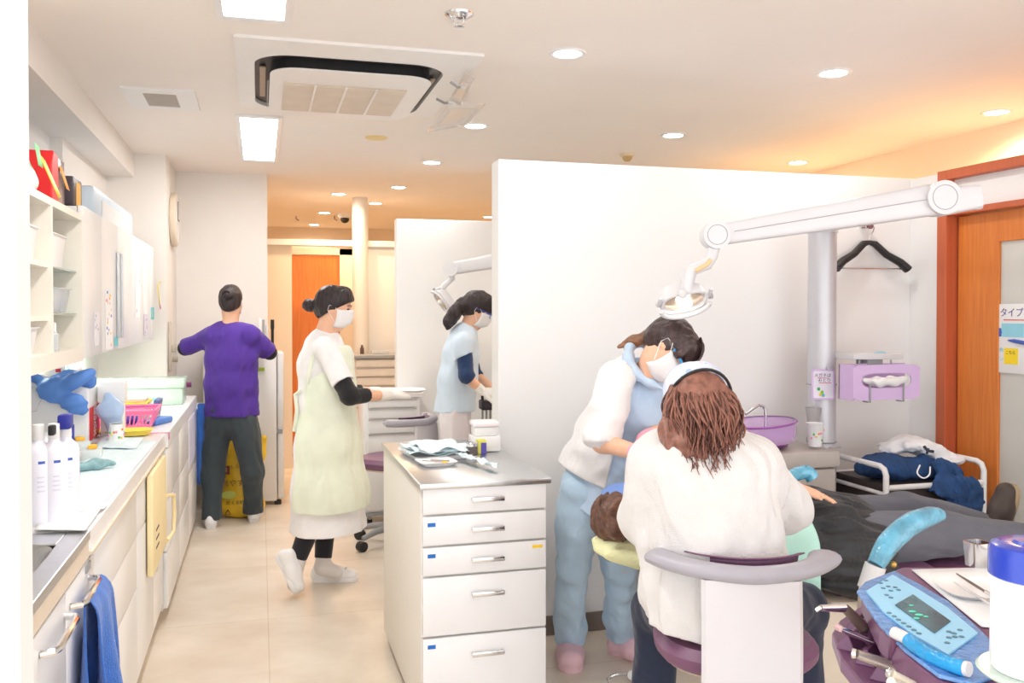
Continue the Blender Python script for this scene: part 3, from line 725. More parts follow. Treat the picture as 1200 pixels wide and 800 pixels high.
for i in range(6):
    dd = MB().box((CX-.02, ed[i]+.002, 1.247), (CX, ed[i+1]-.002, 1.848), bev=.002).build('door', CABW, wc, world=True)
    if i in (1, 2):
        yy = ed[2]-(.07 if i == 1 else -.06)
        MB().box((CX, yy-.008, 1.30), (CX+.012, yy+.008, 1.72), bev=.003).build('handle', mat('satin_grey_metal', (.55, .58, .62), .35, .6), dd, world=True)
def xdecal(name, label, px0, py0, px1, py1, X, m, cat='note', group=None, dots=None, seed=0):
    a = onx(px0, py0, X); b = onx(px1, py1, X); y0, y1 = sorted((a.y, b.y)); z0, z1 = sorted((a.z, b.z))
    t = thing(name, label, cat, (X, (y0+y1)/2, (z0+z1)/2), 0, group)
    MB().box((X, y0, z0), (X+.0015, y1, z1)).build('paper', m, t, world=True, smooth=False)
    if dots:
        rr3 = random.Random(seed)
        for m_ in dots:
            mb = MB()
            for _ in range(5):
                yy = rr3.uniform(y0+.01, y1-.03); zz = rr3.uniform(z0+.01, z1-.02); mb.box((X+.0016, yy, zz), (X+.0022, yy+.03*rr3.uniform(.4, 1), zz+.012))
            mb.build('printed_marks', m_, t, world=True, smooth=False)
    return t
xdecal('notice_sheet', 'long paper strip with pink, yellow and blue dots on the wall cabinet door', 123, 338, 132, 408, CX+.001, PAPER, dots=(PINKI, YELI, BLUEI, AMBER), seed=1)
xdecal('notice_sheet', 'blue-edged corner slip at the bottom of the wall cabinet door', 134, 395, 138, 405, CX+.001, TEALI)
xdecal('notice_sheet', 'grey printed sheet low on the first wall cabinet door', 110, 366, 116, 404, CX+.001, mat('grey_print', s2l(228, 226, 232), .6), dots=(mat('grey_marks', s2l(190, 188, 200), .6),), seed=3)
xdecal('notice_sheet', 'small list sheet high on the fourth wall cabinet door', 158, 315, 164, 372, CX+.001, PAPER, dots=(mat('grey_marks', (.5, .5, .5), .6),), seed=4)
xdecal('notice_sheet', 'purple marked sheet low on the last wall cabinet doors', 168.5, 368, 173, 392, CX+.001, mat('mauve_print', s2l(214, 206, 220), .6), dots=(mat('mauve_marks', s2l(160, 140, 170), .6),), seed=6)
xdecal('notice_sheet', 'tiny yellow and blue tag at the far end of the wall cabinets', 177, 360, 180.5, 374, CX+.001, TEALI, dots=(YELI,), seed=7)
t = thing('hose_loop', 'thin yellow and pink tube loop hanging at the far end of the wall cabinet', 'tube', (CX+.02, 6.3, 1.5))
cpt = onx(189, 343, CX+.03); pts = [Vector((CX+.03, cpt.y+.18*math.cos(a), cpt.z+.09*math.sin(a)+.02*math.cos(2*a))) for a in [2*math.pi*i/20 for i in range(21)]]
MB().tube(pts[:14], .004, n=6).build('tube', YELP, t, world=True); MB().tube(pts[13:], .004, n=6).build('tube_end', PINKP, t, world=True)
# light fixture under the wall cabinets
ul = thing('under_cabinet_light', 'slim lit strip under the wall cabinets over the counter', 'light', (-.95, 5.0, 1.235), 0)
MB().box((-.03, -.9, -.012), (.03, .9, .0), bev=.003).build('housing', WHITEP, ul); MB().box((-.022, -.88, -.016), (.022, .88, -.012)).build('diffuser', mat('lit_strip', (1, 1, 1), emit=(.93, 1, .82), estr=5), ul)
lamp('strip_lamp', 'AREA', (0, 0, -.02), 7, (.93, 1, .8), ul, .06, sy=1.7)
# contents of the shelves
def bin_(name, label, y, z, w_, d_, h, m, x=-.80, group=None, cat='bin', lid=None):
    t = thing(name, label, cat, (x, y, z), 0, group)
    B0 = rr(-d_/2*.88, d_/2*.88, -w_/2*.88, w_/2*.88, .015, 0, 3); T0 = rr(-d_/2, d_/2, -w_/2, w_/2, .02, h, 3); T1 = rr(-d_/2-.005, d_/2+.005, -w_/2-.005, w_/2+.005, .02, h, 3); T2 = rr(-d_/2+.005, d_/2-.005, -w_/2+.005, w_/2-.005, .018, h-.002, 3); B1 = rr(-d_/2*.84, d_/2*.84, -w_/2*.84, w_/2*.84, .015, .006, 3)
    MB().rings([B0, T0, T1, [p+Vector((0, 0, .004)) for p in T1], T2, B1]).build('bin_shell', m, t)
    if lid: MB().box((-d_/2-.004, -w_/2-.004, h+.004), (d_/2+.004, w_/2+.004, h+.018), bev=.004).build('lid', lid, t)
    return t
bin_('storage_bin', 'smooth white bin on the upper glass shelf, right column', 3.58, 1.590, .26, .2, .115, WHITEP)
bin_('storage_bin', 'clear blue-tinted basket on the lower glass shelf of the right column', 3.58, 1.426, .30, .22, .085, CLEARB)
t = bin_('storage_bin', 'clear box of small bottles at the bottom of the right column', 3.52, 1.292, .18, .16, .09, CLEARB)
for i in range(3): bottle('small_bottle', ['small clear bottle nearest the shelf divider on the bottom shelf', 'second small bottle along the bottom shelf', 'small bottle beside the clear box on the bottom shelf'][i], 0, 0, .016, .07, CLEARB, WHITEP, z=1.292, loc=(-.70, 3.37+.055*i, 0))
t = thing('tape_dispenser', 'blue oval tape dispenser with red knob on the clear basket', 'tape dispenser', (-.76, 3.50, 1.515)); MB().ell((0, 0, .012), (.045, .085, .022)).build('casing', mat('royal_blue_plastic', s2l(28, 92, 190), .3), t); MB().ell((0, -.07, .045), (.02, .022, .025)).build('red_knob', REDP, t); MB().tube([(.04, -.03, .02), (.046, .02, .022), (.04, .05, .02)], .004).build('white_mark', WHITEP, t)
t = thing('red_box', 'small salmon red box at the left of the clear basket', 'box', (-.72, 3.38, 1.426)); MB().box((-.02, -.02, 0), (.02, .02, .06), bev=.003).build('carton', mat('salmon', s2l(240, 120, 110), .5), t)
bin_('storage_bin', 'white ribbed basket on the middle left shelf', 3.1, 1.597, .24, .22, .10, WHITEP)
bin_('storage_bin', 'clear container standing high on the left shelf column', 2.86, 1.597, .16, .2, .13, CLEARB, lid=WHITEP)
t = bin_('storage_bin', 'white bin with blue label on the middle shelf', 3.08, 1.420, .18, .2, .10, CLEARB)
MB().box((.088, -.04, .03), (.093, .05, .05)).build('label_strip', BLUEI, t)
bin_('storage_bin', 'white lidded box on the middle shelf beside the wall end', 2.82, 1.420, .16, .2, .12, WHITEP, lid=WHITEP)
bin_('storage_bin', 'white ribbed bin on the bottom shelf of the left column', 3.1, 1.292, .22, .22, .085, WHITEP)
bin_('storage_bin', 'pale bin with lid at the near end of the bottom shelf', 2.84, 1.292, .18, .2, .085, CLEARB, lid=WHITEP)
# on top of the cabinets
TZ = 1.812
t = thing('gift_box', 'red and clear gift box with orange note on top of the wall shelf', 'box', (-.80, 3.63, TZ))
MB().prism([(.085, -.09, 0), (.085, .02, 0), (.085, .02, .19), (.085, -.06, .20), (.085, -.09, .15)], (-.17, 0, 0)).build('red_front', REDP, t, smooth=False, bev=.004)
MB().box((-.08, .022, 0), (.08, .15, .19), bev=.004).build('clear_back', mat('brown_tinted_plastic', s2l(176, 150, 142), .2, alpha=.85, var=.2, scale=40), t)
MB().box((-.085, -.10, -.0), (.09, .16, .006)).build('base_card', mat('pink_card', s2l(250, 190, 200), .5), t)
mb = MB(); quadrop(mb, (.084, .03, .16), (.084, .09, .16), (.10, .14, .08), (.10, .08, .08), 3, 3); mb.build('orange_note', mat('orange_note', s2l(250, 176, 90), .6), t, solid=.001)
t = thing('tea_tin', 'dark box with amber label on top of the shelf, beside the red box', 'box', (-.78, 3.98, TZ+.04)); MB().box((-.08, -.09, 0), (.07, .09, .115), bev=.005).build('casing', mat('dark_brown_card', s2l(62, 50, 58), .4), t); MB().box((.0702, -.03, .005), (.0712, .06, .10)).build('amber_label', mat('amber_label', s2l(240, 180, 70), .5), t)
t['label'] = 'dark box with amber label on the shelf top, right of the red box'
t = thing('plastic_bag', 'white translucent bag with yellow and green ribbons on the shelf top', 'bag', (-.80, 3.32, TZ))
f = Field(); f.cone((-.80, 3.30, TZ+.06), (-.80, 3.32, TZ+.13), .085, .06, k=.03); f.ell((-.80, 3.3, TZ+.05), (.09, .11, .05)); fmesh('bag_body', f.mesh(.008, folds(.006, (30, 30, 20), 3), cuts=[((0, 0, TZ+.002), (0, 0, -1))]), mat('milky_plastic', s2l(232, 240, 234), .35, var=.04), t)
mb = MB(); quadrop(mb, (-.71, 3.30, TZ+.15), (-.70, 3.36, TZ+.13), (-.67, 3.46, TZ+.02), (-.67, 3.42, TZ+.01), 3, 4); mb.build('yellow_ribbon', YELP, t, world=True, solid=.002)
mb = MB(); quadrop(mb, (-.71, 3.26, TZ+.17), (-.71, 3.32, TZ+.17), (-.70, 3.33, TZ+.10), (-.70, 3.27, TZ+.10), 3, 3); mb.build('green_ribbon', mat('mint_ribbon', s2l(150, 226, 160), .5), t, world=True, solid=.002)
t = thing('storage_case', 'pale blue plastic drawer case on top of the wall cabinet', 'case', (-.86, 5.0, 1.847))
MB().box((-.16, -.62, 0), (.15, .6, .15), bev=.02).build('case_body', mat('pale_blue_plastic', s2l(206, 222, 236), .35), t); MB().box((.151, -.45, .02), (.154, .45, .10)).build('white_front', WHITEP, t)
t = thing('cable_conduit', 'thick black conduit and cable running along the wall above the shelf', 'cable', (-1.0, 3.6, 2.1))
MB().tube([(-1.003, 2.6, 2.14), (-1.003, 3.9, 2.12)], .028).build('conduit', DARKP, t, world=True); MB().tube([(-.99, 3.9, 2.12), (-.98, 4.3, 2.11), (-.98, 5.0, 2.10)], .008).build('cable', DARKP, t, world=True)
# wall clock on the pillar side
ck = thing('wall_clock', 'round cream wall clock seen edge-on on the pillar side', 'clock', (-.602, 6.78, 2.08), 0)
Mx = Matrix.Rotation(R(90), 4, 'Y')
MB().lathe([(.001, .0), (.185, .0), (.19, .01), (.19, .035), (.175, .045), (.165, .04)], M=Mx, n=40).build('case', BEIGEP, ck); MB().lathe([(.001, .042), (.166, .041)], M=Mx, n=40).build('face', WHITEP, ck)
mb = MB(); mb.box((.043, -.004, 0), (.046, .004, .13)); mb.box((.043, 0, -.004), (.046, .09, .004)); mb.build('hands', DARKP, ck)
# round hooks on the pillar edge
t = thing('wall_bracket', 'cream metal bracket fixed at the pillar corner left of the purple top', 'bracket', (-.59, 6.6, 1.2))
MB().box((-.602, 6.5, 1.02), (-.585, 6.54, 1.36), bev=.003).box((-.602, 6.56, 1.15), (-.56, 6.6, 1.2), bev=.004).cyl((-.585, 6.6, 1.1), (-.55, 6.6, 1.1), .02).build('plate', mat('antique_cream_metal', s2l(206, 196, 178), .4), t, world=True)
# ================================================================ CEILING EQUIPMENT
AX0, AX1, AY0, AY1 = -.094, .888, 3.56, 4.74
acn = thing('air_conditioner', 'ceiling cassette air conditioner with dark slot around its grille', 'air conditioner', ((AX0+AX1)/2, (AY0+AY1)/2, CH))
Z0 = CH
def rrz(x0, x1, y0, y1, r, z, n=8): return rr(x0, x1, y0, y1, r, z, n)
ACP = mat('air_conditioner_panel', (.85, .84, .83), .4, var=.01)
# outer panel as a ring around the slot
sx = (AX0+.075, AX1-.115, AY0+.16, AY1+.06)
mb = MB(); mb.rings([rrz(AX0, AX1, AY0, AY1-.0, .012, Z0), rrz(AX0, AX1, AY0, AY1, .012, Z0-.012), rrz(sx[0], sx[1], sx[2], sx[3]-.09, .16, Z0-.022), rrz(sx[0]+.002, sx[1]-.002, sx[2]+.002, sx[3]-.092, .156, Z0-.004)], cap=False)
mb.build('panel', ACP, acn, world=True)
MB().rings([rrz(sx[0], sx[1], sx[2], sx[3]-.09, .16, Z0-.003), rrz(sx[0]+.005, sx[1]-.005, sx[2]+.005, sx[3]-.095, .155, Z0-.001)]).build('air_slot', DARKP, acn, world=True, smooth=False)
cx0, cx1, cy0, cy1 = sx[0]+.065, sx[1]-.045, sx[2]+.085, sx[3]-.105
MB().rings([rrz(cx0+.006, cx1-.006, cy0+.006, cy1-.006, .12, Z0-.002), rrz(cx0, cx1, cy0, cy1, .12, Z0-.047)]).build('slot_skirt', DARKP, acn, world=True)
MB().rings([rrz(cx0-.002, cx1+.002, cy0-.002, cy1+.002, .12, Z0-.047), rrz(cx0-.002, cx1+.002, cy0-.002, cy1+.002, .12, Z0-.051), rrz(cx0+.03, cx1-.03, cy0+.03, cy1-.03, .11, Z0-.055)]).build('inner_panel', ACP, acn, world=True)
gx0, gx1, gy0, gy1 = .105, .64, 4.02, 4.56; Z0 -= .016
GRL = mat('grille_slats', s2l(214, 200, 184), .6)
g_ = MB().box((gx0, gy0, Z0-.044), (gx1, gy1, Z0-.038)).build('return_grille', GRL, acn, world=True, smooth=False)
mb = MB()
for i in range(42): y = gy0+.008+(gy1-gy0-.012)*i/42; mb.box((gx0, y, Z0-.047), (gx1, y+.005, Z0-.044))
o_ = mb.build('slat', mat('grille_edge', s2l(226, 214, 200), .5), acn, world=True, smooth=False); o_['kind'] = 'stuff'
for i in range(1, 4): x = gx0+(gx1-gx0)*i/4; MB().box((x-.005, gy0, Z0-.049), (x+.005, gy1, Z0-.045)).build('grille_bar', ACP, acn, world=True, smooth=False)
MB().box((gx0-.07, gy0, Z0-.0395), (gx0-.066, gy1-.02, Z0-.037)).build('panel_seam', MIDG, acn, world=True, smooth=False)
BRS0 = mat('tan_louvre', s2l(176, 156, 136), .5)
for (x0, x1, y0, y1) in ((sx[0]+.022, sx[0]+.046, sx[2]+.24, sx[3]-.32), (sx[1]-.036, sx[1]-.016, sx[2]+.24, sx[3]-.32)):
    MB().box((x0, y0, Z0-.002), (x1, y1, Z0+.006), M=None).build('louvre', BRS0, acn, world=True, smooth=False)
Z0 = CH
# clear deflector wings with clips
t = thing('air_deflector', 'clear plastic air deflector sheets clipped to the air conditioner side', 'deflector', (.86, 4.4, CH-.03))
A = onz(508, 155, CH-.10); B_ = onz(553, 155, CH-.10)
mb = MB(); quadrop(mb, onz(530, 118, CH-.04), onz(569, 122, CH-.07), onz(548, 146, CH-.12), onz(500, 155, CH-.10), 4, 4); mb.build('clear_sheet', GLASSC, t, world=True, solid=.003)
mb = MB(); quadrop(mb, onz(545, 85, CH-.035), onz(556, 92, CH-.07), onz(540, 124, CH-.09), onz(527, 116, CH-.04), 4, 4); mb.build('clear_sheet', GLASSC, t, world=True, solid=.003)
for (p, q) in (((528, 96), (545, 102)), ((512, 116), (530, 120))):
    a, b = onz(*p, CH-.035), onz(*q, CH-.06); MB().tube([a, a.lerp(b, .5)+Vector((0, 0, -.012)), b], .006, n=8).build('clip', MIDG, t, world=True)
    MB().box(tuple(b-Vector((.02, .012, .006))), tuple(b+Vector((.02, .012, .006))), bev=.003).build('clip_foot', GREYP, t, world=True)
t = thing('ceiling_vent', 'square white ceiling vent with grey grille near the left beam', 'vent', (*onz(190, 115, CH).xy, CH))
c_ = t.location; w2 = (onz(232, 104, CH).x-onz(147, 104, CH).x)/2; d2_ = .21
mb = MB()
for (x0, y0, x1, y1) in ((-w2, -d2_, w2, -d2_+.07), (-w2, d2_-.07, w2, d2_), (-w2, -d2_+.07, -w2+.09, d2_-.07), (w2-.09, -d2_+.07, w2, d2_-.07)): mb.box((x0, y0, -.012), (x1, y1, 0))
mb.build('frame', ACP, t, smooth=False)
mb = MB()
for i in range(14): y = -d2_+.075+i*.0195; mb.box((-w2+.09, y, -.012), (w2-.09, y+.012, -.006))
mb.build('grille', mat('vent_grille', s2l(190, 182, 172), .5), t, smooth=False)['kind'] = 'stuff'
MB().box((-w2+.085, -d2_+.065, -.003), (w2-.085, d2_-.065, 0)).build('backing', MIDG, t, smooth=False)
q = onz(538, 16, CH); t = thing('sprinkler', 'chrome ceiling sprinkler near the top edge of the picture', 'sprinkler', (q.x, q.y, CH))
MB().lathe([(.001, -.022), (.028, -.02), (.035, -.012), (.05, -.006), (.052, 0)], n=28).build('rosette', CHROME, t); MB().tube([(-.015, 0, -.02), (-.018, 0, -.034), (0, 0, -.045), (.018, 0, -.034), (.015, 0, -.02)], .003).build('yoke', CHROME, t)
MB().lathe([(.001, -.045), (.02, -.046), (.02, -.048), (.001, -.049)], n=20).build('deflector_plate', CHROME, t)
q = onz(441, 161, CH); t = thing('ceiling_disc', 'flat round yellowish cap on the ceiling beyond the air conditioner', 'cap', (q.x, q.y, CH)); MB().lathe([(.001, -.009), (.055, -.009), (.067, -.004), (.068, 0)], n=32).build('disc', mat('yellowed_plastic', s2l(232, 208, 150), .5), t)
q = onz(735, 180, CH); t = thing('smoke_detector', 'small cream sensor hanging above the front partition', 'sensor', (q.x, q.y, CH))
MB().lathe([(.001, -.02), (.04, -.02), (.05, -.012), (.05, 0)], n=28).build('base', mat('cream_plastic', s2l(228, 212, 184), .5), t); MB().lathe([(.001, -.052), (.018, -.05), (.03, -.036), (.032, -.02)], n=20).build('sensor_head', mat('tan_plastic', s2l(190, 160, 110), .5), t)
q = onz(404, 250, CH); t = thing('dome_camera', 'white security dome camera with black ball beside the cream column', 'camera', (q.x, q.y, CH))
MB().lathe([(.001, -.05), (.06, -.05), (.075, -.03), (.075, 0)], n=28).build('base', WHITEP, t); MB().ell((0, 0, -.06), (.048, .048, .045)).build('dome', DARKP, t)
for k, (p, lab) in enumerate((((347, 253), 'tiny ceiling hook farthest left in the warm passage'), ((392, 253), 'tiny ceiling hook next to the dome camera'))):
    q = onz(*p, CH); t = thing('ceiling_hook', lab, 'hook', (q.x, q.y, CH)); MB().tube([(0, 0, 0), (0, 0, -.03), (.03, 0, -.05)], .008, n=8).build('hook', MIDG, t)

# ================================================================ FRIDGE CORNER
RFW = mat('fridge_enamel', (.80, .80, .80), .3, var=.01)
fz = thing('refrigerator', 'small white two-door refrigerator behind the purple-topped person', 'refrigerator', (-.12, 7.0, 0))
fx0, fx1 = -.40, ony(324.5, 500, 6.83).x; fx2 = ony(333, 500, 6.83).x
MB().box((fx0, 6.83, .03), (fx1, 7.13, 1.13), bev=.012).build('body', RFW, fz, world=True)
MB().box((fx1+.004, 6.835, .55), (fx2, 7.13, 1.13), bev=.014).build('upper_door', RFW, fz, world=True); MB().box((fx1+.004, 6.835, .04), (fx2, 7.13, .542), bev=.014).build('lower_door', RFW, fz, world=True)
MB().box((fx1-.02, 6.85, 0), (fx1+.03, 6.9, .03), bev=.004).build('foot', DARKP, fz, world=True); MB().box((fx0+.02, 6.85, 0), (fx0+.07, 6.9, .03), bev=.004).build('foot', DARKP, fz, world=True)
MB().box((fx1+.0, 6.829, .53), (fx2-.01, 6.834, .56)).build('hinge', MIDG, fz, world=True, smooth=False)
FTZ = 1.13
t = thing('document_stand', 'white file holder with grey folders on the fridge, right of the dark bun', 'file holder', (.02, 6.98, FTZ))
for i, (x, h_) in enumerate(((-.045, .19), (-.02, .22), (.005, .21), (.03, .17))): MB().box((x-.01, -.09, 0), (x+.008, .09, h_+.03), bev=.003).build('folder', (GREYP, PAPER, MIDG, GREYP)[i], t)
t = thing('pen', 'black marker standing at the right end of the fridge top', 'pen', (.088, 6.93, FTZ)); MB().cyl((0, 0, 0), (0, 0, .17), .011).cyl((0, 0, .17), (0, 0, .24), .014).build('barrel', DARKP, t)
t = thing('lidded_box', 'white small box with violet mark on the fridge, left of the dark bun', 'box', (-.31, 6.98, FTZ)); MB().box((-.05, -.05, 0), (.05, .05, .20), bev=.006).build('casing', PAPER, t); MB().ell((.01, -.051, .11), (.02, .002, .02)).build('violet_mark', mat('violet_ink', s2l(96, 70, 170), .5), t)
t = thing('brush', 'thin dark red stick standing on the fridge at its left end', 'stick', (-.385, 6.9, FTZ)); MB().cyl((.01, 0, 0), (-.01, 0, .16), .006).cyl((-.01, 0, .14), (-.012, 0, .17), .011).build('stick', mat('dark_red', s2l(110, 50, 60), .5), t)
t = thing('magnet_clip', 'blue and green magnet clips on the fridge side at the right elbow', 'magnet', (-.02, 6.825, 1.02)); MB().box((-.03, -.012, -.02), (0, .004, .02), bev=.003).build('blue_clip', BLUEI, t); MB().box((.005, -.012, -.025), (.05, .004, .0), bev=.003).build('green_clip', mat('lime_clip', s2l(170, 200, 70), .5), t)
# yellow rubbish bag
YB = mat('yellow_bag_film', s2l(238, 196, 50), .35, var=.12, scale=14, bump=.3, bscale=40)
bgx, bgy = -.10, 6.55
t = thing('rubbish_bag', 'yellow printed rubbish bag on the floor between the dark trouser legs', 'bag', (bgx, bgy, 0))
f = Field(); f.cone((bgx-.03, bgy, .1), (bgx-.03, bgy, .42), .13, .125, k=.05, side=(1, 0, 0), w=1.1, d=.8); f.ell((bgx-.03, bgy, .07), (.15, .11, .08)); f.cone((bgx-.10, bgy, .44), (bgx-.11, bgy, .56), .05, .02, k=.04); f.cone((bgx+.08, bgy, .44), (bgx+.12, bgy, .54), .05, .02, k=.04)
fmesh('bag_body', f.mesh(.009, folds(.007, (22, 22, 12), 9), cuts=[((0, 0, .004), (0, 0, -1))]), YB, t)
BRN = mat('brown_print', s2l(110, 66, 30), .5)
MBf = lambda px, py: ony(px, py, bgy-.118)
for s, px, py, sz in (('燃やすごみ', 282, 566, .052), ('燃える前に', 278, 589, .030), ('もう一度', 280, 547, .030)):
    c = MBf(px, py); text(s, sz, BRN, t, frame(c, (1, 0, 0), (0, 0, 1)), name='printed_text', world=True)
c = MBf(263, 551); MB().box((c.x-.03, c.y, c.z-.03), (c.x+.035, c.y+.002, c.z+.03)).build('brown_badge', mat('maroon_print', s2l(120, 40, 30), .5), t, world=True, smooth=False); text('市', .04, YB, t, frame(c+Vector((0, -.002, 0)), (1, 0, 0), (0, 0, 1)), name='badge_text', world=True)
c = MBf(267, 601); MB().tube([c+Vector((.022*math.cos(a), 0, .022*math.sin(a))) for a in [i*2*math.pi/3+R(90) for i in range(4)]], .004, n=6).build('recycling_mark', BRN, t, world=True)
c = MBf(268, 580); MB().ell(c+Vector((0, .004, 0)), (.05, .004, .03)).build('green_print', mat('olive_print', s2l(190, 196, 90), .5), t, world=True)
t = thing('plastic_bag', 'white translucent plastic bag stuffed above the yellow rubbish bag', 'bag', (bgx-.02, bgy+.03, .40))
f = Field(); f.cone((bgx, bgy+.02, .52), (bgx-.01, bgy+.03, .70), .085, .05, k=.05, side=(1, 0, 0), w=1, d=.7); fmesh('bag_body', f.mesh(.008, folds(.006, (25, 25, 12), 12)), mat('milky_film', s2l(222, 222, 224), .35, var=.05), t)
t = thing('bin_rack', 'low dark rack standing on the floor behind the counter end', 'rack', (-.52, 6.7, 0))
MB().box((-.07, -.1, .12), (.06, .1, .135), bev=.003).box((-.07, -.1, .33), (.06, .1, .345), bev=.003).build('shelf', GREYP, t); [MB().cyl((x, y, 0), (x, y, .5), .008).build('post', DARKP, t) for x in (-.06, .05) for y in (-.09, .09)]

# ================================================================ FAR CABINETS AND CASTER TROLLEY
def drawers(par, x0, x1, y, zs, m=CABW, handle='lip', yb=None, dep=.018):
    for z0, z1 in zip(zs[:-1], zs[1:]):
        d = MB().box((x0+.006, y-dep, z0+.004), (x1-.006, y, z1-.004), bev=.004).build('drawer', m, par, world=True)
        if handle == 'lip': MB().box((x0+.006, y-dep-.006, z1-.010), (x1-.006, y-dep+.001, z1-.003)).build('grip', mat('drawer_lip', (.5, .47, .44), .5), d, world=True, smooth=False)
        elif handle == 'bar':
            c = (x0+x1)/2+.01; w_ = .062; zc = (z0+z1)/2 if z1-z0 < .17 else z1-.06
            MB().tube([(c-w_, y-dep, zc), (c-w_, y-dep-.02, zc), (c-w_+.006, y-dep-.026, zc), (c+w_-.006, y-dep-.026, zc), (c+w_, y-dep-.02, zc), (c+w_, y-dep, zc)], .0055, n=8).build('handle', CHROME, d, world=True)
xa, xb = xy(416, 7.88), xy(463.5, 7.88)+.3
t = thing('drawer_cabinet', 'cream cabinet with thin drawers and dark top under the corridor screen', 'cabinet', ((xa+xb)/2, 8.05, 0))
MB().box((xa, 7.88, .05), (xb, 8.25, 1.02), bev=.004).build('body', mat('cream_laminate', (.82, .76, .68), .4), t, world=True); MB().box((xa-.02, 7.84, 1.02), (xb+.02, 8.27, 1.05), bev=.004).build('top', MIDG, t, world=True)
drawers(t, xa, xb, 7.88, (.1, .35, .6, .78, .86, .94, 1.015), mat('cream_laminate', (.82, .76, .68), .4))
t = thing('small_bottles', 'tiny brown bottle on the dark topped far cabinet', 'bottle', (xy(424, 8.1), 8.1, 1.05)); MB().lathe([(.001, 0), (.018, 0), (.018, .05), (.01, .065), (.01, .08)], n=16).build('bottle_body', mat('brown_bottle', s2l(90, 70, 60), .3), t)
t.name = 'bottle'
t = thing('tray', 'clear low tray on the dark topped far cabinet', 'tray', (xy(445, 8.1), 8.1, 1.05)); MB().box((-.08, -.05, 0), (.08, .05, .03), bev=.006).build('tray_shell', CLEARB, t)
# caster trolley near middle partition
yT = 6.3; xa, xb = .62, 1.06
yT = 5.95; xa, xb = xy(426, yT), xy(492, yT)
t = thing('drawer_trolley', 'white drawer trolley on black casters standing beyond the walking person', 'trolley', ((xa+xb)/2, yT+.2, 0)); tr2 = t
MB().box((xa, yT, .09), (xb, yT+.37, .86), bev=.008).build('body', CABW, t, world=True); MB().box((xa-.005, yT-.01, .075), (xb+.005, yT+.38, .10), bev=.004).build('base_rim', MIDG, t, world=True)
drawers(t, xa+.02, xb-.02, yT, (.11, .48, .62, .72, .79, .85)); MB().rings([rr(xa-.01, xb+.02, yT-.02, yT+.38, .03, .86), rr(xa-.015, xb+.025, yT-.025, yT+.385, .03, .885), rr(xa, xb+.01, yT-.01, yT+.37, .03, .888)]).build('top', CABW, t, world=True)
def caster(par, x, y, z=.075, r=.026):
    MB().box((x-.012, y-.016, z-.03), (x+.012, y+.016, z), bev=.004).cyl((x, y, z-.01), (x, y, z+.004), .012).build('caster_fork', MIDG, par, world=True); MB().cyl((x-.016, y, r), (x+.016, y, r), r, n=20).build('caster_wheel', DARKP, par, world=True)
for x in (xa+.04, xb-.04):
    for y in (yT+.04, yT+.33): caster(t, x, y)
t = thing('instrument_tray', 'pale instrument tray held level in the walker\'s gloved hands', 'tray', (*at(470, 458, 4.95),)); p = at(463, 455, 5.0)
t['label'] = 'shallow white tray with papers held by the walking person'
t.location = at(466, 459, 5.05); t.rotation_euler = (0, 0, R(-6))
MB().rings([ringprof(.135, .10, 0, pw=4), ringprof(.15, .115, .014, pw=4), ringprof(.155, .12, .015, pw=4), ringprof(.146, .11, .010, pw=4), ringprof(.13, .095, .003, pw=4)], cap=True).build('tray_shell', WHITEP, t)
MB().box((-.08, -.06, .004), (.07, .05, .012), M=Matrix.Rotation(.2, 4, 'Z')).build('paper', PALEBL, t, smooth=False)

# ================================================================ FRONT DRAWER TROLLEY
tx0, tx1, ty0, ty1 = .515, .955, 2.965, 3.90
t = thing('drawer_cabinet', 'tall white drawer cabinet with steel top beside the end of the front partition', 'cabinet', ((tx0+tx1)/2, (ty0+ty1)/2, 0)); dc = t
DCW = mat('bright_white_laminate', (.86, .86, .875), .25, var=.01)
MB().box((tx0, ty0+.002, .04), (tx1, ty1, .835), bev=.003).build('body', mat('ivory_side_panel', s2l(238, 234, 226), .4, var=.01), t, world=True)
MB().box((tx0+.02, ty0+.04, 0), (tx1-.02, ty1, .04)).build('plinth', BASEB, t, world=True, smooth=False)
ed = [.045, .225, .395, .515, .625, .725, .832]
ed = [onz(0, 0, 0).z]*0+[.045]+[0]*0
zz = lambda y: ony(560, y, ty0-.02).z
lv = [.045, zz(738.5), zz(676.5), zz(632), zz(600), zz(566)]
lv = [.05, zz(742), zz(672), zz(637), zz(601), zz(567.5)]
for i, (z0, z1) in enumerate(zip(lv[:-1], lv[1:])):
    d = MB().box((tx0+.004, ty0-.02, z0+.0035), (tx1-.004, ty0, z1-.0035), bev=.004).build('drawer', DCW, t, world=True)
    c = (tx0+tx1)/2+.005; w_ = .056; zc = (z0+z1)/2 if z1-z0 < .13 else z1-.065
    MB().box((c-w_, ty0-.045, zc-.007), (c+w_, ty0-.04, zc+.009), bev=.002).box((c-w_, ty0-.042, zc-.005), (c-w_+.008, ty0-.018, zc+.005)).box((c+w_-.008, ty0-.042, zc-.005), (c+w_, ty0-.018, zc+.005)).build('handle', CHROME, d, world=True)
    if i in (0, 2, 3): MB().box((tx0+.02, ty0-.0212, z1-.037), (tx0+.047, ty0-.0198, z1-.024)).build('blue_label', mat('cobalt_label', s2l(30, 110, 200), .5), d, world=True, smooth=False)
    if i == 2: MB().box((tx1-.055, ty0-.0212, z1-.028), (tx1-.018, ty0-.0198, z1-.018)).build('yellow_label', mat('bright_yellow_label', s2l(245, 205, 50), .5), d, world=True, smooth=False)
MB().box((tx0-.008, ty0-.03, .836), (tx1+.012, ty1+.01, .858), bev=.004).build('top', STEEL, t, world=True)
TT = .859
t = thing('paper_tray', 'flat white tray piled with pale blue sheets on the steel topped cabinet', 'tray', (*onz(512, 533, TT).xy, TT), R(8))
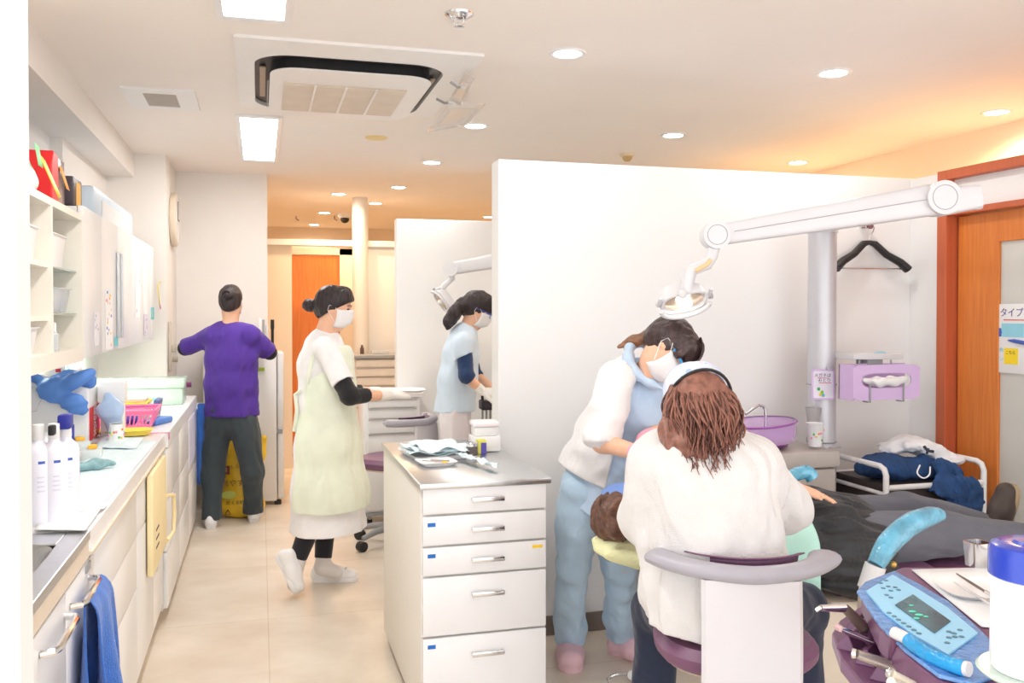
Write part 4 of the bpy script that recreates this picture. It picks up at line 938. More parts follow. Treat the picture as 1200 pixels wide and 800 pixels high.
MB().rings([ringprof(.115, .13, 0, pw=6), ringprof(.13, .145, .018, pw=6), ringprof(.134, .149, .019, pw=6), ringprof(.125, .14, .014, pw=6), ringprof(.11, .125, .003, pw=6)], cap=True).build('tray_shell', WHITEP, t)
for k in range(4):
    mb = MB(); rz = R((-12, 6, 20, -4)[k]); s1, s2_ = (.12, .10), (.11, .12)
    Mr = Matrix.Rotation(rz, 4, 'Z')
    P = [Mr @ Vector((x*(.12-.01*k), y*(.11+.008*k), .012+.006*k)) for x, y in ((-1, -1), (1, -1), (1, 1), (-1, 1))]
    quadrop(mb, *P, 14, 14, lambda u, v: Vector((0, 0, .011*(1+math.sin(u*9+k*2+v*4)*math.cos(v*8-k)))))
    mb.build('blue_sheet', PALEBL, t, solid=.0015)
t = thing('mask_strip', 'crumpled pale blue wrapping trailing across the steel top', 'wrapping', (*onz(548, 546, TT).xy, TT))
a, b = onz(533, 533, TT+.012), onz(583, 549, TT+.01); mb = MB(); n = Vector((.35, .9, 0))*.028
quadrop(mb, a-n, b-n, b+n, a+n, 18, 8, lambda u, v: Vector((0, 0, .010*(1+math.sin(u*21+v*3)*math.cos(v*7+u*4))))); mb.build('wrap', PALEBL, t, world=True, solid=.0015)
t = thing('dish', 'small white rectangular dish with instruments at the front of the steel top', 'dish', (*onz(511, 544, TT).xy, TT), R(6))
MB().rings([ringprof(.055, .05, 0, pw=6), ringprof(.068, .062, .014, pw=6), ringprof(.072, .066, .015, pw=6), ringprof(.063, .057, .010, pw=6), ringprof(.05, .045, .003, pw=6)], cap=True).build('dish_shell', WHITEP, t)
MB().tube([(-.045, .03, .012), (0, 0, .01), (.03, -.02, .012)], .003, n=8).build('forceps', CHROME, t); MB().tube([(-.01, .035, .012), (.03, .0, .012), (.045, -.02, .014)], .003, n=8).build('mirror_handle', mat('mauve_steel', (.5, .45, .47), .3, .7), t); MB().ell((.025, -.03, .01), (.012, .01, .006)).build('amber_tip', AMBER, t)
q = onz(553, 536, TT); t = thing('metal_jar', 'small dark steel jar standing beside the yellow box on the steel top', 'jar', (q.x, q.y, TT)); MB().lathe([(.001, 0), (.022, 0), (.022, .055), (.024, .057), (.022, .06), (.001, .061)], n=24).build('jar_body', CHROME, t)
MB().lathe([(.0225, .01), (.0228, .03), (.0225, .045)], n=24, cap=False).build('dark_band', mat('dark_band', (.12, .1, .09), .4), t)
q = onz(558, 532, TT); t = thing('medicine_box', 'tiny box with yellow and violet sides behind the steel jar', 'box', (q.x+.022, q.y+.02, TT)); MB().box((-.012, -.02, 0), (.02, .02, .055), bev=.002).build('carton', mat('yellow_carton', s2l(226, 222, 100), .5), t); MB().box((-.002, -.0215, .0), (.0201, -.02, .045)).build('violet_side', mat('violet_card', s2l(90, 80, 170), .5), t)
q = onz(570, 528, TT); t = thing('white_box', 'white lidded plastic box at the back corner of the steel top', 'box', (q.x, q.y+.02, TT), R(-3)); t.name = 'lidded_box'
MB().box((-.062, -.05, 0), (.055, .05, .062), bev=.006).build('lower_box', WHITEP, t); MB().box((-.052, -.04, .062), (.042, .045, .10), bev=.006).build('upper_box', WHITEP, t); MB().box((-.058, -.046, .10), (.05, .052, .122), bev=.006).build('lid', WHITEP, t)
mb = MB(); [mb.box((-.05, -.047, .104+.005*k), (.04, -.0455, .106+.005*k)) for k in range(2)]; mb.build('pink_edge', mat('pale_pink', s2l(250, 216, 220), .5), t, smooth=False)
# wall socket low on the partition
q = ony(632, 684, PY); t = thing('wall_socket', 'cream wall socket low on the front partition by the cabinet', 'socket', (q.x, PY, q.z)); MB().box((-.035, -.008, -.06), (.035, 0, .06), bev=.003).build('plate', mat('cream_socket', s2l(230, 226, 216), .4), t); MB().box((-.012, -.010, -.03), (.012, -.008, .03), bev=.001).build('outlet', WHITEP, t)

# ================================================================ DENTIST'S STOOL (two of them)
SGREY = mat('stool_grey', s2l(170, 168, 178), .35)
SPAN = mat('stool_back_shell', s2l(214, 212, 216), .3, var=.01)
def stool(loc, rz, label):
    """local frame: +Y is forward for the sitter; backrest at -Y"""
    t = thing('operator_stool', label, 'stool', loc, rz, None)
    MB().rings([ringprof(.19, .18, .47, pw=2.5), ringprof(.20, .195, .48, pw=2.5)]).build('seat_base', BEIGEP, t)
    MB().rings([ringprof(.205, .195, .482, pw=2.5), ringprof(.22, .208, .50, pw=2.5), ringprof(.222, .21, .52, pw=2.5), ringprof(.20, .19, .543, pw=2.5), ringprof(.12, .12, .546, pw=2.5), ringprof(.01, .01, .545, pw=2.5)]).build('seat', PURPV, t)
    # arc arm rest, wraps behind the sitter
    n = 28; rings = []
    for i in range(n+1):
        a = R(-90)+R(-74)+R(150)*i/n; u = abs(i/n-.5)*2
        Rx, Ry = .235, .22
        c = Vector((Rx*math.cos(a), Ry*math.sin(a)-.02, .765+.008*u))
        d = Vector((math.cos(a), math.sin(a), 0)); taper = 1 if u < .93 else max(.3, math.sqrt(max(0, 1-((u-.93)/.07)**2)))
        wd, ht = (.026+.022*u**2.2)*taper, .023*taper
        rings.append([c+d*wd*math.cos(t_)+Vector((0, 0, 1))*ht*math.sin(t_) for t_ in (2*math.pi*k/14 for k in range(14))])
    MB().rings(rings).build('arm_rest', SGREY, t)
    # back pad inside arc
    mb = MB(); g = []
    for (rz_, zz_) in ((.0, .745), (.014, .745), (.022, .765), (.018, .792), (.0, .797)):
        g.append([Vector(((.205-rz_)*math.cos(a), (.185-rz_)*math.sin(a)-.02, zz_)) for a in [R(-140+100*k/14) for k in range(15)]])
    for i in range(4):
        va = [mb.bm.verts.new(p) for p in g[i]]; vb = [mb.bm.verts.new(p) for p in g[i+1]]
        for k in range(14): mb.bm.faces.new((va[k], va[k+1], vb[k+1], vb[k]))
    mb.build('back_pad', PURPV, t, solid=.004)
    # tall back shell
    rings = []
    for k in range(15):
        s = k/14; z = .75-.40*s; yb_ = -.235-.012*math.sin(s*3)+.05*max(0, s-.72)/.28*1.0
        wv = .127 if s < .8 else .127*math.sqrt(max(0.05, 1-((s-.8)/.2)**2*.5))
        rings.append([Vector((-wv, yb_+.006, z)), Vector((-wv+.01, yb_-.005, z)), Vector((0, yb_-.012, z)), Vector((wv-.01, yb_-.005, z)), Vector((wv, yb_+.006, z)), Vector((wv-.01, yb_+.014, z)), Vector((0, yb_+.008, z)), Vector((-wv+.01, yb_+.014, z))])
    MB().rings(rings).build('back_shell', SPAN, t)
    MB().box((-.06, -.20, .41), (.06, .0, .435), bev=.008).build('back_bracket', MIDG, t)
    MB().cyl((0, 0, .12), (0, 0, .30), .03).cyl((0, 0, .29), (0, 0, .47), .018).build('gas_column', CHROME, t)
    MB().cyl((0, 0, .07), (0, 0, .13), .045).build('hub', MIDG, t)
    for k in range(5):
        a = R(72*k+20); d = Vector((math.cos(a), math.sin(a), 0))
        MB().tube([d*.03+Vector((0, 0, .11)), d*.14+Vector((0, 0, .10)), d*.24+Vector((0, 0, .075))], [.024, .02, .016], flat=1.0).build('foot_spoke', SGREY if False else MIDG, t)
        c = d*.25; s = Vector((-d.y, d.x, 0))
        MB().cyl(c-s*.022+Vector((0, 0, .03)), c+s*.022+Vector((0, 0, .03)), .03).build('caster', DARKP, t)
    return t
ps = at(858, 690, 2.5)
stool((ps.x+.005, ps.y+.0, 0), -YAW-R(3), 'purple seated operator stool with grey arc armrest under the dentist in white')
ps2 = at(458, 600, 5.52); stool((ps2.x+.02, ps2.y, 0), R(48), 'operator stool with beige back shell standing empty by the caster trolley')
def curve(pts, n=8):
    P = [Vector(p) for p in pts]; P = [P[0]*2-P[1]]+P+[P[-1]*2-P[-2]]; out = []
    for i in range(1, len(P)-2):
        for k in range(n):
            t_ = k/n; out.append(.5*((2*P[i])+(P[i+1]-P[i-1])*t_+(2*P[i-1]-5*P[i]+4*P[i+1]-P[i+2])*t_*t_+(3*P[i]-P[i-1]-3*P[i+1]+P[i+2])*t_**3))
    out.append(P[-2]); return out
# ================================================================ DENTAL UNIT AGAINST THE PARTITION
UG = mat('unit_warm_grey', s2l(196, 188, 182), .4, var=.02)
POLEM = mat('pole_silver_paint', s2l(206, 206, 212), .35, .25, var=.02)
ARMW = mat('lamp_arm_white', s2l(218, 218, 222), .3, var=.01)
ux0, ux1, uy0, uy1, uz = 1.66, 2.375, 3.3, 3.70, .848
t = thing('cuspidor_cabinet', 'warm grey spittoon cabinet standing behind the patient against the partition', 'cabinet', ((ux0+ux1)/2, 3.5, 0))
MB().box((ux0, uy0+.01, .03), (ux1, uy1, .76), bev=.012).build('body', UG, t, world=True); MB().box((ux0-.01, uy0-.005, .765), (ux1+.01, uy1+.005, uz-.012), bev=.012).build('upper_fascia', UG, t, world=True)
MB().box((ux0-.012, uy0-.008, uz-.012), (ux1+.012, uy1+.008, uz), bev=.005).build('worktop', GREYP, t, world=True)
q = ony(966, 525, uy0-.006); text('L', .022, MIDG, t, frame(q, (1, 0, 0), (0, 0, 1)), name='small_mark', world=True); text('ELEGANCE', .012, mat('faint_grey_print', s2l(170, 160, 156), .5), t, frame(q+Vector((.05, 0, 0)), (1, 0, 0), (0, 0, 1)), name='small_mark', world=True)
bpy.data.objects.remove([o for o in bpy.data.objects if o.parent == t][-1])
MB().box((q.x+.022, q.y-.001, q.z-.004), (q.x+.085, q.y+.003, q.z+.004)).build('faint_badge', mat('faint_grey_print', s2l(170, 160, 156), .5), t, world=True, smooth=False)
# spittoon bowl: purple tinted glass
PGL = mat('purple_tinted_glass', s2l(226, 190, 240), .12, var=.02, trans=.3, alpha=.5)
bc = ony(897, 512, 3.42); bw = (ony(933, 500, 3.42).x-ony(860, 500, 3.42).x)/2
t = thing('spittoon_bowl', 'round purple glass rinse bowl with chrome spout on the grey cabinet', 'bowl', (bc.x, 3.45, uz))
pf = [(.02, .022), (bw*.75, .012), (bw*.92, .02), (bw*.99, .05), (bw, .098), (bw+.004, .104), (bw-.004, .104), (bw-.008, .06), (bw*.86, .032), (.02, .03)]
MB().lathe(pf, n=48, cap=False, M=Matrix.Rotation(R(-5), 4, 'Y')).build('bowl', PGL, t)
MB().lathe([(.001, .0), (bw*.7, 0), (bw*.75, .014), (.001, .016)], n=40).build('bowl_foot', mat('deep_purple', s2l(110, 50, 110), .3), t)
MB().lathe([(bw+.001, .097), (bw+.007, .101), (bw+.001, .106)], n=48, cap=False, M=Matrix.Rotation(R(-5), 4, 'Y')).build('bowl_rim', mat('violet_rim', s2l(150, 80, 160), .2), t)
MB().cyl((-.02, 0, .02), (-.02, 0, .045), .05, .03).build('drain_cover', CHROME, t)
MB().tube([(.03, .02, .03), (.03, .02, .15), (.02, .02, .168), (-.01, .01, .175), (-.05, 0, .158), (-.085, -.01, .14)], .0065).build('spout', CHROME, t)
q = ony(955, 517, 3.37); cup('white paper cup with small coloured prints on the grey spittoon cabinet', (q.x, 3.37, uz+.001), r=.037, h=.098)
q = ony(958, 480, 3.44); t = thing('cup_filler', 'small clear grey beaker with dark mark behind the paper cup', 'beaker', (q.x, 3.47, uz)); MB().lathe([(.001, 0), (.03, 0), (.03, .02), (.026, .025), (.026, .10), (.032, .13), (.036, .155), (.03, .155), (.022, .1)], n=24, cap=False).build('beaker_wall', mat('smoky_plastic', s2l(190, 186, 186), .25, alpha=.85), t); MB().tube([(-.014, -.034, .06), (.012, -.036, .09)], .002).tube([(.012, -.034, .06), (-.014, -.036, .09)], .002).build('dark_cross', INK, t)

# ---------------------------------------------------------------- pole with lamp arm
pxy = Vector((2.445, 3.52, 0)); pr_ = .062
t = thing('lamp_pole', 'thick silver pole carrying the dental lamp arm beside the spittoon cabinet', 'lamp stand', (pxy.x, pxy.y, 0)); lp = t
MB().cyl((0, 0, .02), (0, 0, .84), pr_+.003, n=40).build('lower_pole', POLEM, t); MB().cyl((0, 0, .845), (0, 0, 1.80), pr_, n=40).build('upper_pole', POLEM, t); MB().lathe([(.001, 0), (.11, 0), (.11, .02), (.001, .03)], n=36).build('foot_plate', POLEM, t)
for z in (.842, 1.10): MB().cyl((0, 0, z), (0, 0, z+.004), pr_+.0035, n=40).build('joint_line', MIDG, t)
zt = 1.815
e2 = at(1112, 232, 3.12); e2.z = 1.84                # outer joint, nearer to the camera
def beam(a, b, w1, h1, w2, h2, name, m, par, r=.3):
    a, b = Vector(a), Vector(b); d = (b-a).normalized(); s = d.cross(Vector((0, 0, 1))).normalized(); u = s.cross(d)
    rings = []
    for k in range(9):
        f_ = k/8; w_ = w1+(w2-w1)*f_; h_ = h1+(h2-h1)*f_; c = a.lerp(b, f_)
        rings.append([c+s*(w_*math.copysign(abs(math.cos(x))**r, math.cos(x)))+u*(h_*math.copysign(abs(math.sin(x))**r, math.sin(x))) for x in (2*math.pi*j/20 for j in range(20))])
    return MB().rings(rings).build(name, m, par, world=True)
A0 = Vector((pxy.x-.02, pxy.y+.03, zt+.0)); A1 = Vector((e2.x+.06, e2.y-.03, zt+.0))
beam(A0, A1, .062, .022, .055, .030, 'base_arm', ARMW, t)
MB().cyl((pxy.x, pxy.y, zt-.03), (pxy.x, pxy.y, zt+.02), .068, n=36).build('base_joint', ARMW, t, world=True)
MB().box((-.05, -.02, -.012), (.05, .02, .012), bev=.003, M=Matrix.Translation(A0.lerp(A1, .86)+Vector((-.02, -.045, -.02))) @ Matrix.Rotation(-YAW-R(50), 4, 'Z')).build('switch_block', ARMW, t, world=True)
L0 = at(838, 276, 3.12); L1 = Vector((e2.x, e2.y-.01, zt+.075))
L1 = at(1100, 233, 3.10)
beam(L1+(L1-L0).normalized()*.0, L0, .034, .056, .026, .036, 'swing_arm', ARMW, t, r=.45)
beam(L1-Vector((0, 0, .012)), L1+(L1-L0).normalized()*.13-Vector((0, 0, .016)), .045, .050, .045, .040, 'end_block', ARMW, t, r=.35)
dv = (L1-L0).normalized(); sv = dv.cross(Vector((0, 0, 1))).normalized()
if sv.dot(FWD) > 0: sv = -sv
MB().tube([L0+sv*.0345+dv*.06+Vector((0, 0, .002)), L1+sv*.0445-dv*.06+Vector((0, 0, .002))], .0012, n=6).build('seam_line', MIDG, t, world=True)
for c, r_, k in ((L1, .058, .05), (L0, .047, .042)):
    MB().cyl(c-sv*k, c+sv*k, r_, n=36).build('joint_disc', ARMW, t, world=True)
    mb = MB(); ax = sv; u_ = Vector((0, 0, 1)); w_ = ax.cross(u_)
    mb.tube([c+ax*(k+.0003)+(u_*math.cos(a)+w_*math.sin(a))*r_*.72 for a in [2*math.pi*i/32 for i in range(33)]], .0012, n=6); mb.build('joint_ring', MIDG, t, world=True)
MB().cyl((e2.x, e2.y, zt-.02), (e2.x, e2.y, L1.z-.02), .05, n=30).build('vertical_pivot', ARMW, t, world=True)
# lamp head
def dental_lamp(label, top, arm_pts, head_c, face, right, sc=1.0, m=ARMW):
    t = thing('dental_lamp', label, 'lamp', tuple(head_c))
    MB().tube(arm_pts, [.021*sc]*len(arm_pts), n=16).build('drop_arm', m, t, world=True)
    x = Vector(right).normalized(); z = Vector(face).normalized(); x = (x-z*x.dot(z)).normalized(); y = z.cross(x)
    M = Matrix(((x.x, y.x, z.x, head_c[0]), (x.y, y.y, z.y, head_c[1]), (x.z, y.z, z.z, head_c[2]), (0, 0, 0, 1)))
    W = .083*sc; Hh = .05*sc
    sh = []
    for k, (zf, s) in enumerate(((-.05, .35), (-.045, .7), (-.02, .95), (.005, 1.), (.02, 1.02), (.022, .92), (.008, .88))):
        sh.append([M @ Vector((W*s*math.copysign(abs(math.cos(a))**.6, math.cos(a)), Hh*s*math.copysign(abs(math.sin(a))**.6, math.sin(a)), zf*sc)) for a in (2*math.pi*i/32 for i in range(32))])
    MB().rings(sh, cap=True).build('reflector_housing', m, t, world=True)
    MB().rings([[M @ Vector((W*.86*math.cos(a), Hh*.84*math.sin(a), .012*sc)) for a in (2*math.pi*i/28 for i in range(28))], [M @ Vector((W*.6*math.cos(a), Hh*.6*math.sin(a), .004*sc)) for a in (2*math.pi*i/28 for i in range(28))]]).build('reflector', mat('warm_reflector', s2l(240, 220, 200), .15, .6), t, world=True)
    MB().ell(M @ Vector((0, 0, .02*sc)), (.028*sc, .02*sc, .02*sc), n=14).build('lit_bulb', mat('lit_halogen', (1, 1, 1), emit=(1, .93, .82), estr=5), t, world=True)
    for s_ in (-1, 1):
        MB().tube([M @ Vector((s_*W*1.0, -.03*sc, -.02*sc)), M @ Vector((s_*W*1.12, 0, .01*sc)), M @ Vector((s_*W*1.12, .045*sc, .015*sc))], .007*sc).build('grip_handle', m, t, world=True)
    pts = [M @ Vector((W*1.1*math.sin(a), -Hh*1.1*math.cos(a), .035*sc)) for a in [R(-85+170*i/12) for i in range(13)]]
    MB().tube(pts, .0085*sc).build('front_guard', m, t, world=True)
    MB().cyl(M @ Vector((W*1.12, 0, .01)), M @ Vector((W*1.27, 0, .01)), .010*sc).build('switch_knob', MIDG, t, world=True)
    return t, M
hc = at(800, 350, 3.12)
arm = [L0-Vector((0, 0, .03)), at(834, 300, 3.12), at(829, 309, 3.12), at(812, 316, 3.12), at(808, 325, 3.12), at(804, 340, 3.14)]
dt, M_ = dental_lamp('lit white dental lamp hanging just above the assistant\'s dark hair', L0, arm, hc, Vector((.05, -.62, -.68)), RGT)
MB().cyl(at(808, 318, 3.09), at(803, 345, 3.09), .020).build('yoke', ARMW, dt, world=True); MB().ell(at(800, 344, 3.06), (.018, .012, .018)).build('pivot_cap', GREYP, dt, world=True)
MB().tube([at(815, 317, 3.10), at(828, 310, 3.10), at(833, 304, 3.10)], .008).build('amber_shade', mat('amber_translucent', s2l(250, 200, 150), .4), dt, world=True)
lamp('bulb', 'SPOT', tuple(basis(dt).inverted() @ (hc+Vector((0, -.06, -.07)))), 1.2, (1, .92, .8), dt, .03, spot=80, rot=(R(-8), 0, 0))
# small plate on pole with handwriting
q = at(977, 450, 3.92); c = Vector((pxy.x, pxy.y, 0))+(Vector((q.x, q.y, 0))-Vector((pxy.x, pxy.y, 0)))*0
fo = -Vector((FWD.x, FWD.y, 0)).normalized(); rt = Vector((fo.y*-1, fo.x, 0)); rt = Vector((-fo.y, fo.x, 0)); 
if rt.dot(RGT) < 0: rt = -rt
sgc = Vector((pxy.x, pxy.y, ony(977, 450, 3.46).z))+fo*(pr_+.006)-rt*.016
t = thing('notice_card', 'lavender framed handwritten card on the silver pole', 'sign', tuple(sgc)); Ms = frame(sgc, rt, (0, 0, 1))
LAV = mat('lavender_acrylic', s2l(214, 186, 230), .3, var=.02); LAV2 = mat('pale_lavender_card', s2l(238, 234, 248), .5)
def rbox(w_, h_, r, z0, z1, M): P = rr(-w_/2, w_/2, -h_/2, h_/2, r, 0, 4); return [[M @ (p+Vector((0, 0, z0))) for p in P], [M @ (p+Vector((0, 0, z1))) for p in P]]
MB().rings(rbox(.103, .135, .014, -.003, .001, Ms)).build('frame', LAV, t, world=True, smooth=False); MB().rings(rbox(.088, .120, .008, .001, .002, Ms)).build('card', LAV2, t, world=True, smooth=False)
for i, (s, m_) in enumerate((('メガネは', INK), ('おとり', INK))): text(s, .019, m_, t, Ms @ Matrix.Translation((-.004+.008*i, .040-.021*i, .0022)), name='handwriting', world=True)
MB().box((-.02, .006, .0021), (.034, .0085, .0026), M=Ms).build('red_underline', REDI, t, world=True, smooth=False); MB().box((-.028, .029, .0021), (.02, .031, .0026), M=Ms).build('red_underline', REDI, t, world=True, smooth=False)
for (x, y, m_) in ((-.02, -.02, GREENI), (-.005, -.034, mat('leaf_green_print', s2l(150, 210, 60), .6)), (.0, -.048, TEALI), (-.012, -.044, YELI)): MB().ell(Ms @ Vector((x, y, .0022)), (.010, .002, .008), n=10).build('printed_patch', m_, t, world=True)
MB().cyl(Ms @ Vector((.02, .072, .0)), Ms @ Vector((.02, .072, .01)), .009).build('clip', CLEARB, t, world=True)
# grey bracket shelf and lavender tissue holder
t = thing('bracket_shelf', 'small curved grey shelf fixed to the pole above the tissue holder', 'shelf', (pxy.x+.06, 3.4, 1.24)); z = ony(1030, 417, 3.4).z
P = [(pxy.x+.03, 3.50)]+[(pxy.x+.05+.26*s, 3.36+.10*math.sin(math.pi*.5*(1-s))*0-.02*math.sin(math.pi*s)) for s in [i/8 for i in range(9)]]+[(pxy.x+.31, 3.50)]
MB().rings([[Vector((x, y, z-.012)) for x, y in P], [Vector((x, y, z+.012)) for x, y in P]]).build('plate', GREYP, t, world=True, smooth=False, bev=.003)
MB().box((pxy.x+.12, 3.36, z-.05), (pxy.x+.20, 3.44, z-.012)).build('mount', MIDG, t, world=True, bev=.003)
MB().ell((pxy.x+.24, 3.43, z+.014), (.03, .02, .006)).build('blue_film', mat('sky_film', s2l(160, 210, 230), .4), t, world=True)
yv = 3.27; a = ony(1000, 428, yv); b = ony(1078, 467, yv)
t = thing('tissue_box_holder', 'lavender acrylic tissue holder with white tissue in its oval opening', 'tissue holder', ((a.x+b.x)/2, yv, b.z))
w2, h2 = (b.x-a.x)/2, (a.z-b.z)/2; C0 = Vector(((a.x+b.x)/2, yv, (a.z+b.z)/2))
N_ = 32; outer = []; inner = []
for i in range(N_):
    an = 2*math.pi*(i+.5)/N_; cx_, sx_ = math.cos(an), math.sin(an)
    k = 1/max(abs(cx_), abs(sx_)); outer.append(Vector((cx_*k*w2, 0, sx_*k*h2))); inner.append(Vector((w2*.74*math.copysign(abs(cx_)**.5, cx_), 0, h2*.42*math.copysign(abs(sx_)**.7, sx_)+.008)))
mb = MB(); fr_ = [mb.bm.verts.new(C0+p) for p in outer]; fi = [mb.bm.verts.new(C0+p) for p in inner]; br_ = [mb.bm.verts.new(C0+p+Vector((0, .006, 0))) for p in outer]; bi = [mb.bm.verts.new(C0+p+Vector((0, .006, 0))) for p in inner]
for i in range(N_):
    j = (i+1) % N_
    for q4 in ((fr_[i], fr_[j], fi[j], fi[i]), (br_[i], bi[i], bi[j], br_[j]), (fr_[i], br_[i], br_[j], fr_[j]), (fi[i], fi[j], bi[j], bi[i])): mb.bm.faces.new(q4)
mb.build('front_plate', LAV, t, world=True, smooth=False)
MB().box((C0.x-w2, yv+.006, C0.z-h2), (C0.x-w2+.012, yv+.10, C0.z+h2)).box((C0.x-w2, yv+.095, C0.z-h2), (C0.x+w2, yv+.10, C0.z+h2)).build('back_plate', LAV, t, world=True, smooth=False)
f = Field(); f.chain([C0+Vector((-w2*.62, .012, .012)), C0+Vector((-w2*.2, .006, .0)), C0+Vector((w2*.2, .008, .004)), C0+Vector((w2*.55, .012, .010))], [.012, .022, .02, .012], k=.02)
fmesh('tissue', f.mesh(.004, folds(.006, (70, 70, 70), 6)), PAPER, t)
for s in (-.52, .48): MB().box((C0.x+w2*s-.002, yv-.006, C0.z-h2-.008), (C0.x+w2*s+.004, yv-.001, C0.z-h2*.1)).box((C0.x+w2*s-.012, yv-.006, C0.z-h2-.010), (C0.x+w2*s+.004, yv+.03, C0.z-h2-.005)).build('wire_clip', MIDG, t, world=True, smooth=False)
for s in (-.6, .35): MB().cyl((C0.x+w2*s, yv+.05, C0.z+h2), (C0.x+w2*s, yv+.05, z-.012), .004).build('hanger_rod', MIDG, t, world=True)
# coat hanger on its hook
hk = ony(1016, 265, PY-.02); t = thing('wall_hook', 'white wall hook with plum knob on the partition right of the pole', 'hook', (hk.x, PY, hk.z))
MB().cyl((0, 0, 0), (0, -.03, 0), .011).cyl((-.03, -.01, .0), (0, -.012, 0), .012).build('hook_base', CHROME, t); MB().cyl((.008, -.03, 0), (.008, -.04, 0), .014, n=20).build('knob', mat('plum_plastic', s2l(120, 80, 90), .4), t)
t = thing('coat_hanger', 'black coat hanger with steel trouser bar hanging behind the pole', 'hanger', (hk.x, PY-.03, hk.z-.01))
hx, hy, hz = hk.x+.002, PY-.035, hk.z; neck = ony(1017, 281, hy).z; tipz = ony(1060, 316, hy).z; hwid = ony(1060, 316, hy).x-hx
for s in (-1, 1):
    pts = [Vector((hx, hy, neck-.012)), Vector((hx+s*hwid*.15, hy, neck-.018)), Vector((hx+s*hwid*.45, hy-.008, neck-.07)), Vector((hx+s*hwid*.8, hy-.018, tipz+.035)), Vector((hx+s*hwid, hy-.024, tipz))]
    MB().tube(pts, [.011, .016, .017, .019, .021], n=14, flat=1.25, up=(0, 1, 0)).build('shoulder', DARKP, t, world=True)
MB().tube([(hx-hwid*.95, hy-.01, tipz+.002), (hx+hwid*.95, hy-.01, tipz+.002)], .004).build('trouser_bar', CHROME, t, world=True)
pts = [Vector((hx, hy, neck-.01)), Vector((hx, hy, neck+.018)), Vector((hx+.022, hy, hz-.028)), Vector((hx+.028, hy, hz-.008)), Vector((hx+.012, hy, hz+.013)), Vector((hx-.008, hy, hz+.012)), Vector((hx-.018, hy, hz-.004))]
MB().tube(pts, .0032, n=8).build('hook_wire', CHROME, t, world=True)
# signs on the glass door
SX = PX+.046
a, b = onx(1167, 357, SX), onx(1205, 436, SX)
t = thing('notice_board', 'white board with handwriting, blue drawing and yellow note on the frosted door glass', 'sign', (SX, (a.y+b.y)/2, b.z))
y0, y1 = b.y-.10, a.y; z0, z1 = ony(1, 1, 1).z*0+onx(1180, 437, SX).z, onx(1180, 356, SX).z
MB().box((SX-.006, y0, z0), (SX, y1, z1), bev=.0025).build('board', PAPER, t, world=True)
Mb = lambda y, z: frame(Vector((SX-.0065, y, z)), (0, -1, 0), (0, 0, 1))
text('タイプは！', .042, mat('violet_pen', s2l(90, 70, 150), .6), t, Mb(y1-.135, z1-.04), name='handwriting', world=True)
MB().box((SX-.0072, y1-.19, z1-.072), (SX-.006, y1-.05, z1-.068)).build('red_underline', REDI, t, world=True, smooth=False)
MB().box((SX-.0072, y1-.16, z1-.145), (SX-.006, y1-.04, z1-.085)).build('blue_print', mat('pale_aqua_print', s2l(150, 214, 232), .6), t, world=True, smooth=False)
MB().ell((SX-.0066, y1-.03, z1-.125), (.001, .016, .02), n=10).build('blue_figure', BLUEI, t, world=True); MB().ell((SX-.0066, y1-.19, z1-.135), (.001, .02, .02), n=10).build('teal_figure', TEALI, t, world=True)
text('小児歯科', .02, BLUEI, t, Mb(y1-.10, z1-.105), name='handwriting', world=True)
MB().box((SX-.0072, y1-.13, z0+.04), (SX-.006, y1-.055, z0+.11)).build('yellow_note', mat('note_yellow', s2l(250, 220, 50), .6), t, world=True, smooth=False)
text('こちら', .018, INK, t, frame(Vector((SX-.0074, y1-.09, z0+.09)), (0, -1, 0), (0, 0, 1)), name='handwriting', world=True)
MB().tube([(SX-.010, y1-.08, z0+.145), (SX-.010, y1-.11, z0+.143), (SX-.012, y1-.20, z0+.132)], [.003, .008, .009]).build('blue_pen_drawing', BLUEI, t, world=True)
text('予約', .02, TEALI, t, Mb(y1-.03, z0+.10), name='handwriting', world=True); text('ペン', .02, TEALI, t, Mb(y1-.03, z0+.06), name='handwriting', world=True)

# ---------------------------------------------------------------- white tube cart with bag
kx0, kx1, ky0, ky1, kz, kr = 2.53, 3.03, 3.19, 3.56, .70, .775
WT = mat('white_tube_paint', (.85, .85, .86), .3)
DKB = mat('dark_walnut_board', s2l(62, 54, 54), .5, var=.15, scale=8, stretch=(1, 8, 1))
t = thing('side_cart', 'white tubular cart with dark shelves in front of the orange door', 'cart', ((kx0+kx1)/2, (ky0+ky1)/2, 0))
for x in (kx0, kx1):
    pts = [Vector((x, ky0, .04)), Vector((x, ky0, kr-.035)), Vector((x, ky0+.012, kr-.01)), Vector((x, ky0+.04, kr)), Vector((x, ky1-.04, kr)), Vector((x, ky1-.012, kr-.01)), Vector((x, ky1, kr-.035)), Vector((x, ky1, .04))]
    MB().tube(pts, .0125, n=12).build('side_frame', WT, t, world=True)
    MB().tube([(x, ky0, kz-.04), (x, ky1, kz-.04)], .009, n=10).build('side_rail', WT, t, world=True)
    for y in (ky0, ky1): MB().cyl((x-.01, y, .025), (x+.01, y, .025), .025, n=18).build('caster', DARKP, t, world=True)
for y in (ky0, ky1): MB().tube([(kx0, y, kz-.012), (kx1, y, kz-.012)], .012, n=10).build('cross_rail', WT, t, world=True)
for z in (kz, .30): MB().box((kx0+.008, ky0+.01, z-.02), (kx1-.008, ky1-.01, z-.005)).build('shelf_board', DKB, t, world=True, smooth=False)
for y in (ky0+.012, ky1-.02): MB().box((kx0+.012, y, kz-.115), (kx1-.012, y+.012, kz-.028)).build('apron_board', DKB, t, world=True, smooth=False)
MB().box((kx0+.01, ky0+.02, kz-.10), (kx0+.02, ky1-.02, kz-.02)).build('apron_board', DKB, t, world=True, smooth=False)
